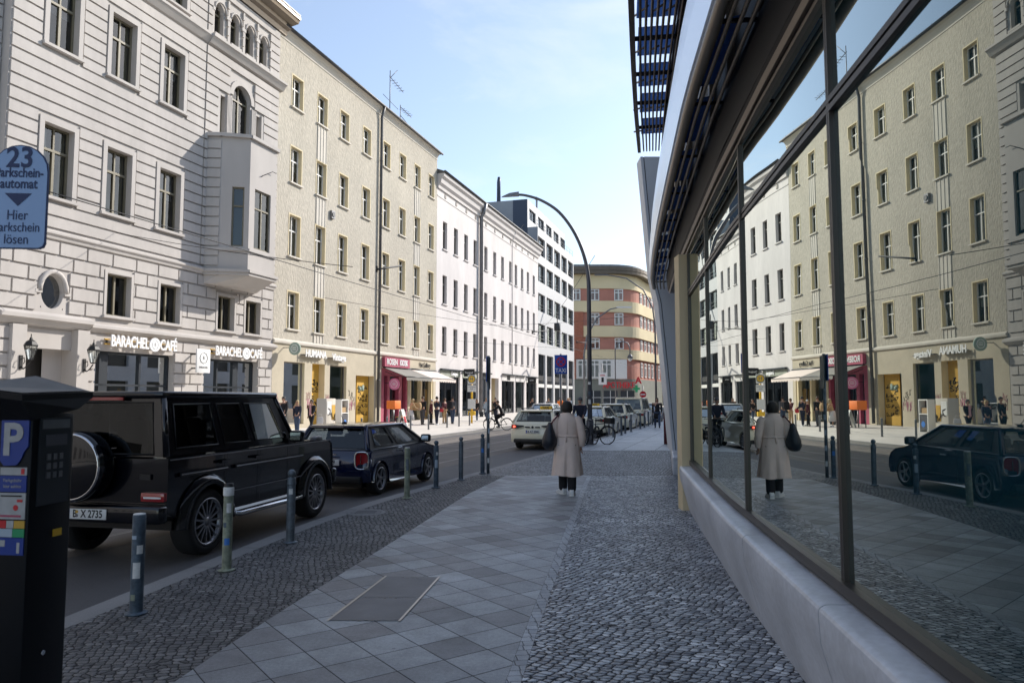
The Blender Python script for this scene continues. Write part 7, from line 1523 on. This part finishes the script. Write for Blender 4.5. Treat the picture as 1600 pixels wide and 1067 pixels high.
person('person in a long black coat and jeans walking towards us on the right pavement', (8.72, 44.4, 0), 190, 1.80, .28, .2, 'cloth_black', 'cloth_jeans', 'black_trim', 'hair_dark', .06, coat=.42, wide=1.25)
person('man in a dark jacket and woolly hat sitting on his bicycle behind the lamp post', (2.75, 29.6, 0), 200, 1.80, .1, 0, 'cloth_navy', 'cloth_black', hat='cloth_grey', hair='hair_dark', arms=((.5, .6), (.5, .6)), lean=.12, wide=1.15)
cy = person('cyclist in a dark jacket riding to the left along the far kerb', (-.58, 43.48, ROAD + .02), 264, 1.78, 0, 0, 'cloth_black', 'cloth_black', hair='hair_brown', arms=((.85, .35), (.85, .35)), lean=.42, seat=True)
for o_ in cy.children: pass

# ---- the woman in the beige coat
wm = thing('person', 'woman in a long beige belted coat walking away down the middle of the pavement', 'person', (1.03, 13.84, 0), R(90 - 4), 'people on the pavements')
# body (local: x forward, y left)
V = [(0, 0, .95), (0, 0, 1.14), (0, 0, 1.34), (.0, 0, 1.47), (.01, 0, 1.53)]; E_ = [(0, 1), (1, 2), (2, 3), (3, 4)]; Rr = [(.14, .11), (.115, .09), (.14, .10), (.05, .05), (.048, .05)]
for s in (1, -1):
    i = len(V); st_ = .10 * s
    V += [(0, .085 * s, .91), (st_ * .6 + .01, .085 * s, .50), (st_ - .02, .080 * s, .10)]; E_ += [(0, i), (i, i + 1), (i + 1, i + 2)]; Rr += [.085, .055, .04]
    i = len(V); V += [(0, .17 * s, 1.39), (-.03, .24 * s, 1.12), (.05 if s < 0 else .10, .25 * s if s < 0 else .20, .90 if s < 0 else 1.0)]; E_ += [(2, i), (i, i + 1), (i + 1, i + 2)]; Rr += [.055, .04, .03]
v, f = skin_mesh(V, E_, Rr, 0, 2)
b = MB(); b.add(v, f, 'skin', True); Hm = Matrix.Translation((.02, 0, 1.615))
b.lathe([(.001, -.12), (.042, -.107), (.062, -.06), (.074, 0), (.072, .05), (.05, .095), (.001, .112)], 16, 'skin', Hm @ Matrix.Diagonal((1.18, 1, 1, 1)))
b.add([Hm @ Vector(q) for q in ((.082, .012, .0), (.082, -.012, .0), (.105, 0, -.02), (.084, 0, -.028), (.088, 0, .015))], [(0, 2, 4), (4, 2, 1), (0, 3, 2), (2, 3, 1)], 'skin')
for s in (-1, 1): b.sphere((-.005, s * .076, -.012), .022, 'skin', 8, 5, Hm, (.8, .35, 1.3)); b.sphere((.076, s * .03, .008), .011, 'ink', 6, 4, Hm)
b.box(.078, .083, -.022, .022, -.058, -.05, 'cloth_red', Hm)
hand(b, (.045, -.255, .895), (.12, .02, -.5), -1, curl=.55); hand(b, (.10, .20, 1.0), (.3, -.1, -.1), 1, curl=.9)
b.build('body', wm)
# coat: rings with folds that deepen towards the hem, a vent at the back
RG = [(.36, .282, .235, .10), (.45, .278, .228, .09), (.58, .264, .212, .075), (.72, .248, .195, .055), (.86, .232, .182, .04), (.98, .213, .165, .025), (1.06, .192, .148, .015), (1.10, .186, .143, .010), (1.15, .194, .148, .014), (1.24, .205, .152, .012), (1.33, .212, .150, .008), (1.39, .205, .138, .004), (1.43, .175, .118, 0), (1.465, .115, .098, 0), (1.495, .082, .086, 0), (1.52, .078, .085, 0)]
n = 72; q = MB(); v = []; f = []
for i, (z, ry, rx_, fo) in enumerate(RG):
    for j in range(n):
        a = 2 * math.pi * j / n; w_ = 1 + fo * (.45 * math.sin(5 * a + 1.0 + z) + .35 * math.sin(9 * a + 2.2 - 2 * z) + .2 * math.sin(14 * a + z * 6))
        d = math.pi - a; vent_ = 0
        if z < .74 and -.02 < d < .16: vent_ = -.045 * min(1, (.76 - z) / .2)
        v.append((math.cos(a) * rx_ * w_ + (-vent_ if abs(d) < .2 else 0) - .01 * (z < .9), math.sin(a) * ry * w_, z + (.012 * math.sin(3 * a + .5) if z < .4 else 0)))
for i in range(len(RG) - 1):
    for j in range(n): f.append((i * n + j, i * n + (j + 1) % n, (i + 1) * n + (j + 1) % n, (i + 1) * n + j))
q.add(v, f, 'coat_beige', True); ct_ = q.build('coat', wm)
sl_ = MB()
for s, pts, rs in ((-1, [(.0, -.155, 1.405), (-.01, -.205, 1.36), (-.03, -.243, 1.24), (-.04, -.268, 1.12), (-.02, -.276, 1.04), (.02, -.266, .96), (.04, -.258, .905)], [.085, .086, .080, .074, .072, .068, .064]), (1, [(0, .155, 1.405), (-.01, .200, 1.36), (-.02, .232, 1.24), (-.02, .245, 1.13), (.04, .23, 1.06), (.09, .20, 1.01)], [.085, .084, .076, .070, .066, .06])):
    p2 = []; r2_ = []
    for (a, ra), (b_, rb) in zip(zip(pts, rs), zip(pts[1:], rs[1:])):
        for k in range(3): t_ = k / 3; p2.append(Vector(a).lerp(Vector(b_), t_)); r2_.append((ra + (rb - ra) * t_) * (1 + .035 * math.sin(len(p2) * 2.1)))
    p2.append(Vector(pts[-1])); r2_.append(rs[-1]); MB().tube(p2, r2_, 18, 'coat_beige').build('sleeve', ct_)
q = MB(); n2 = 40; q.tube([(.147 * math.cos(2 * math.pi * j / n2), .190 * math.sin(2 * math.pi * j / n2), 1.085 + .004 * math.sin(j)) for j in range(n2)], .019, 6, 'coat_beige', closed=True); q.tube([(-.155, .03, 1.085), (-.17, .02, 1.03), (-.168, .025, .98)], .014, 6, 'coat_beige'); q.build('belt', ct_)
q = MB(); n2 = 28
v = []; 
for r_, z in ((.082, 1.505), (.108, 1.50), (.118, 1.455), (.135, 1.42), (.128, 1.415)):
    for j in range(n2): a = 2 * math.pi * j / n2; v.append((r_ * math.cos(a) * .95, r_ * math.sin(a) * 1.12, z + .012 * math.cos(a)))
q.add(v, [(i * n2 + j, i * n2 + (j + 1) % n2, (i + 1) * n2 + (j + 1) % n2, (i + 1) * n2 + j) for i in range(4) for j in range(n2)], 'coat_beige', True); q.build('collar', ct_)
MB().tube([(-.155, .0, 1.40), (-.157, .0, 1.25), (-.153, .0, 1.12)], .004, 5, 'coat_beige').build('back_seam', ct_)
V = [(0, 0, .93)]; E_ = []; Rr = [(.14, .11)]
for s in (1, -1): i = len(V); st_ = .10 * s; V += [(0, .082 * s, .86), (st_ * .6, .082 * s, .50), (st_ - .01, .082 * s, .30), (st_ - .02, .082 * s, .055)]; E_ += [(0, i), (i, i + 1), (i + 1, i + 2), (i + 2, i + 3)]; Rr += [.098, .092, .09, .085]
v, f = skin_mesh(V, E_, Rr, 0, 2); MB().add(v, f, 'cloth_black', True).build('trousers', wm)
for s in (1, -1):
    x = .10 * s - .02; X_ = Matrix.Translation((x, .085 * s, 0)) @ Matrix.Rotation(R(28 if s > 0 else -8), 4, 'Z'); q = MB()
    q.prism([(-.085, .025), (.18, .025), (.185, .05), (.13, .085), (.05, .115), (-.07, .12), (-.095, .07)], 'y', -.042, .042, 'shoe_white', X_); o = q.build('shoe', wm, bevel=.02, seg=3); MB().box(-.09, .185, -.046, .046, .0, .027, 'paper', X_).build('sole', o, bevel=.008)
q = MB(); n2 = 26; prof = [(.001, .128), (.05, .118), (.082, .085), (.100, .03), (.104, -.03), (.096, -.07), (.080, -.095), (.055, -.10)]; v = []
for r_, z in prof:
    for j in range(n2):
        a = 2 * math.pi * j / n2; fr_ = max(0, math.cos(a)); zz = max(z, .05 * fr_ + .0) if fr_ > .35 else z; rr_ = r_ * (1 + .03 * math.sin(7 * a + z * 30)); v.append((rr_ * math.cos(a) * 1.1 - .004, rr_ * math.sin(a), zz))
q.add(v, [(i * n2 + j, i * n2 + (j + 1) % n2, (i + 1) * n2 + (j + 1) % n2, (i + 1) * n2 + j) for i in range(len(prof) - 1) for j in range(n2)], 'hair_dark', True, Hm); q.build('hair', wm)
hb = thing('shoulder_bag', 'large navy shoulder bag at the left side of the woman in the beige coat', 'bag', (1.03 - .325, 13.78, .84), R(90 - 4))
q = MB(); RB_ = [(0, .06, .05), (.02, .12, .085), (.10, .19, .125), (.20, .195, .125), (.32, .15, .095), (.42, .09, .06), (.50, .035, .03)]; n2 = 24; v = []
for z, rx_, ry in RB_:
    for j in range(n2): a = 2 * math.pi * j / n2; v.append((rx_ * math.cos(a) * (1 + .06 * math.sin(3 * a + 9 * z)), ry * math.sin(a) * (1 + .10 * math.sin(4 * a + 12 * z)) + .03 * (.5 - z) - (.05 if False else 0), z))
q.add(v, [(i * n2 + j, i * n2 + (j + 1) % n2, (i + 1) * n2 + (j + 1) % n2, (i + 1) * n2 + j) for i in range(len(RB_) - 1) for j in range(n2)] + [tuple(range(n2))[::-1]], 'leather_navy', True); q.build('pouch', hb)
MB().tube([(-.03, 0, .44), (-.05, -.07, .54), (-.06, -.13, .605), (.02, -.155, .632), (.11, -.13, .58), (.10, -.05, .48), (.05, .0, .42)], .014, 7, 'cloth_wine').build('strap', hb)
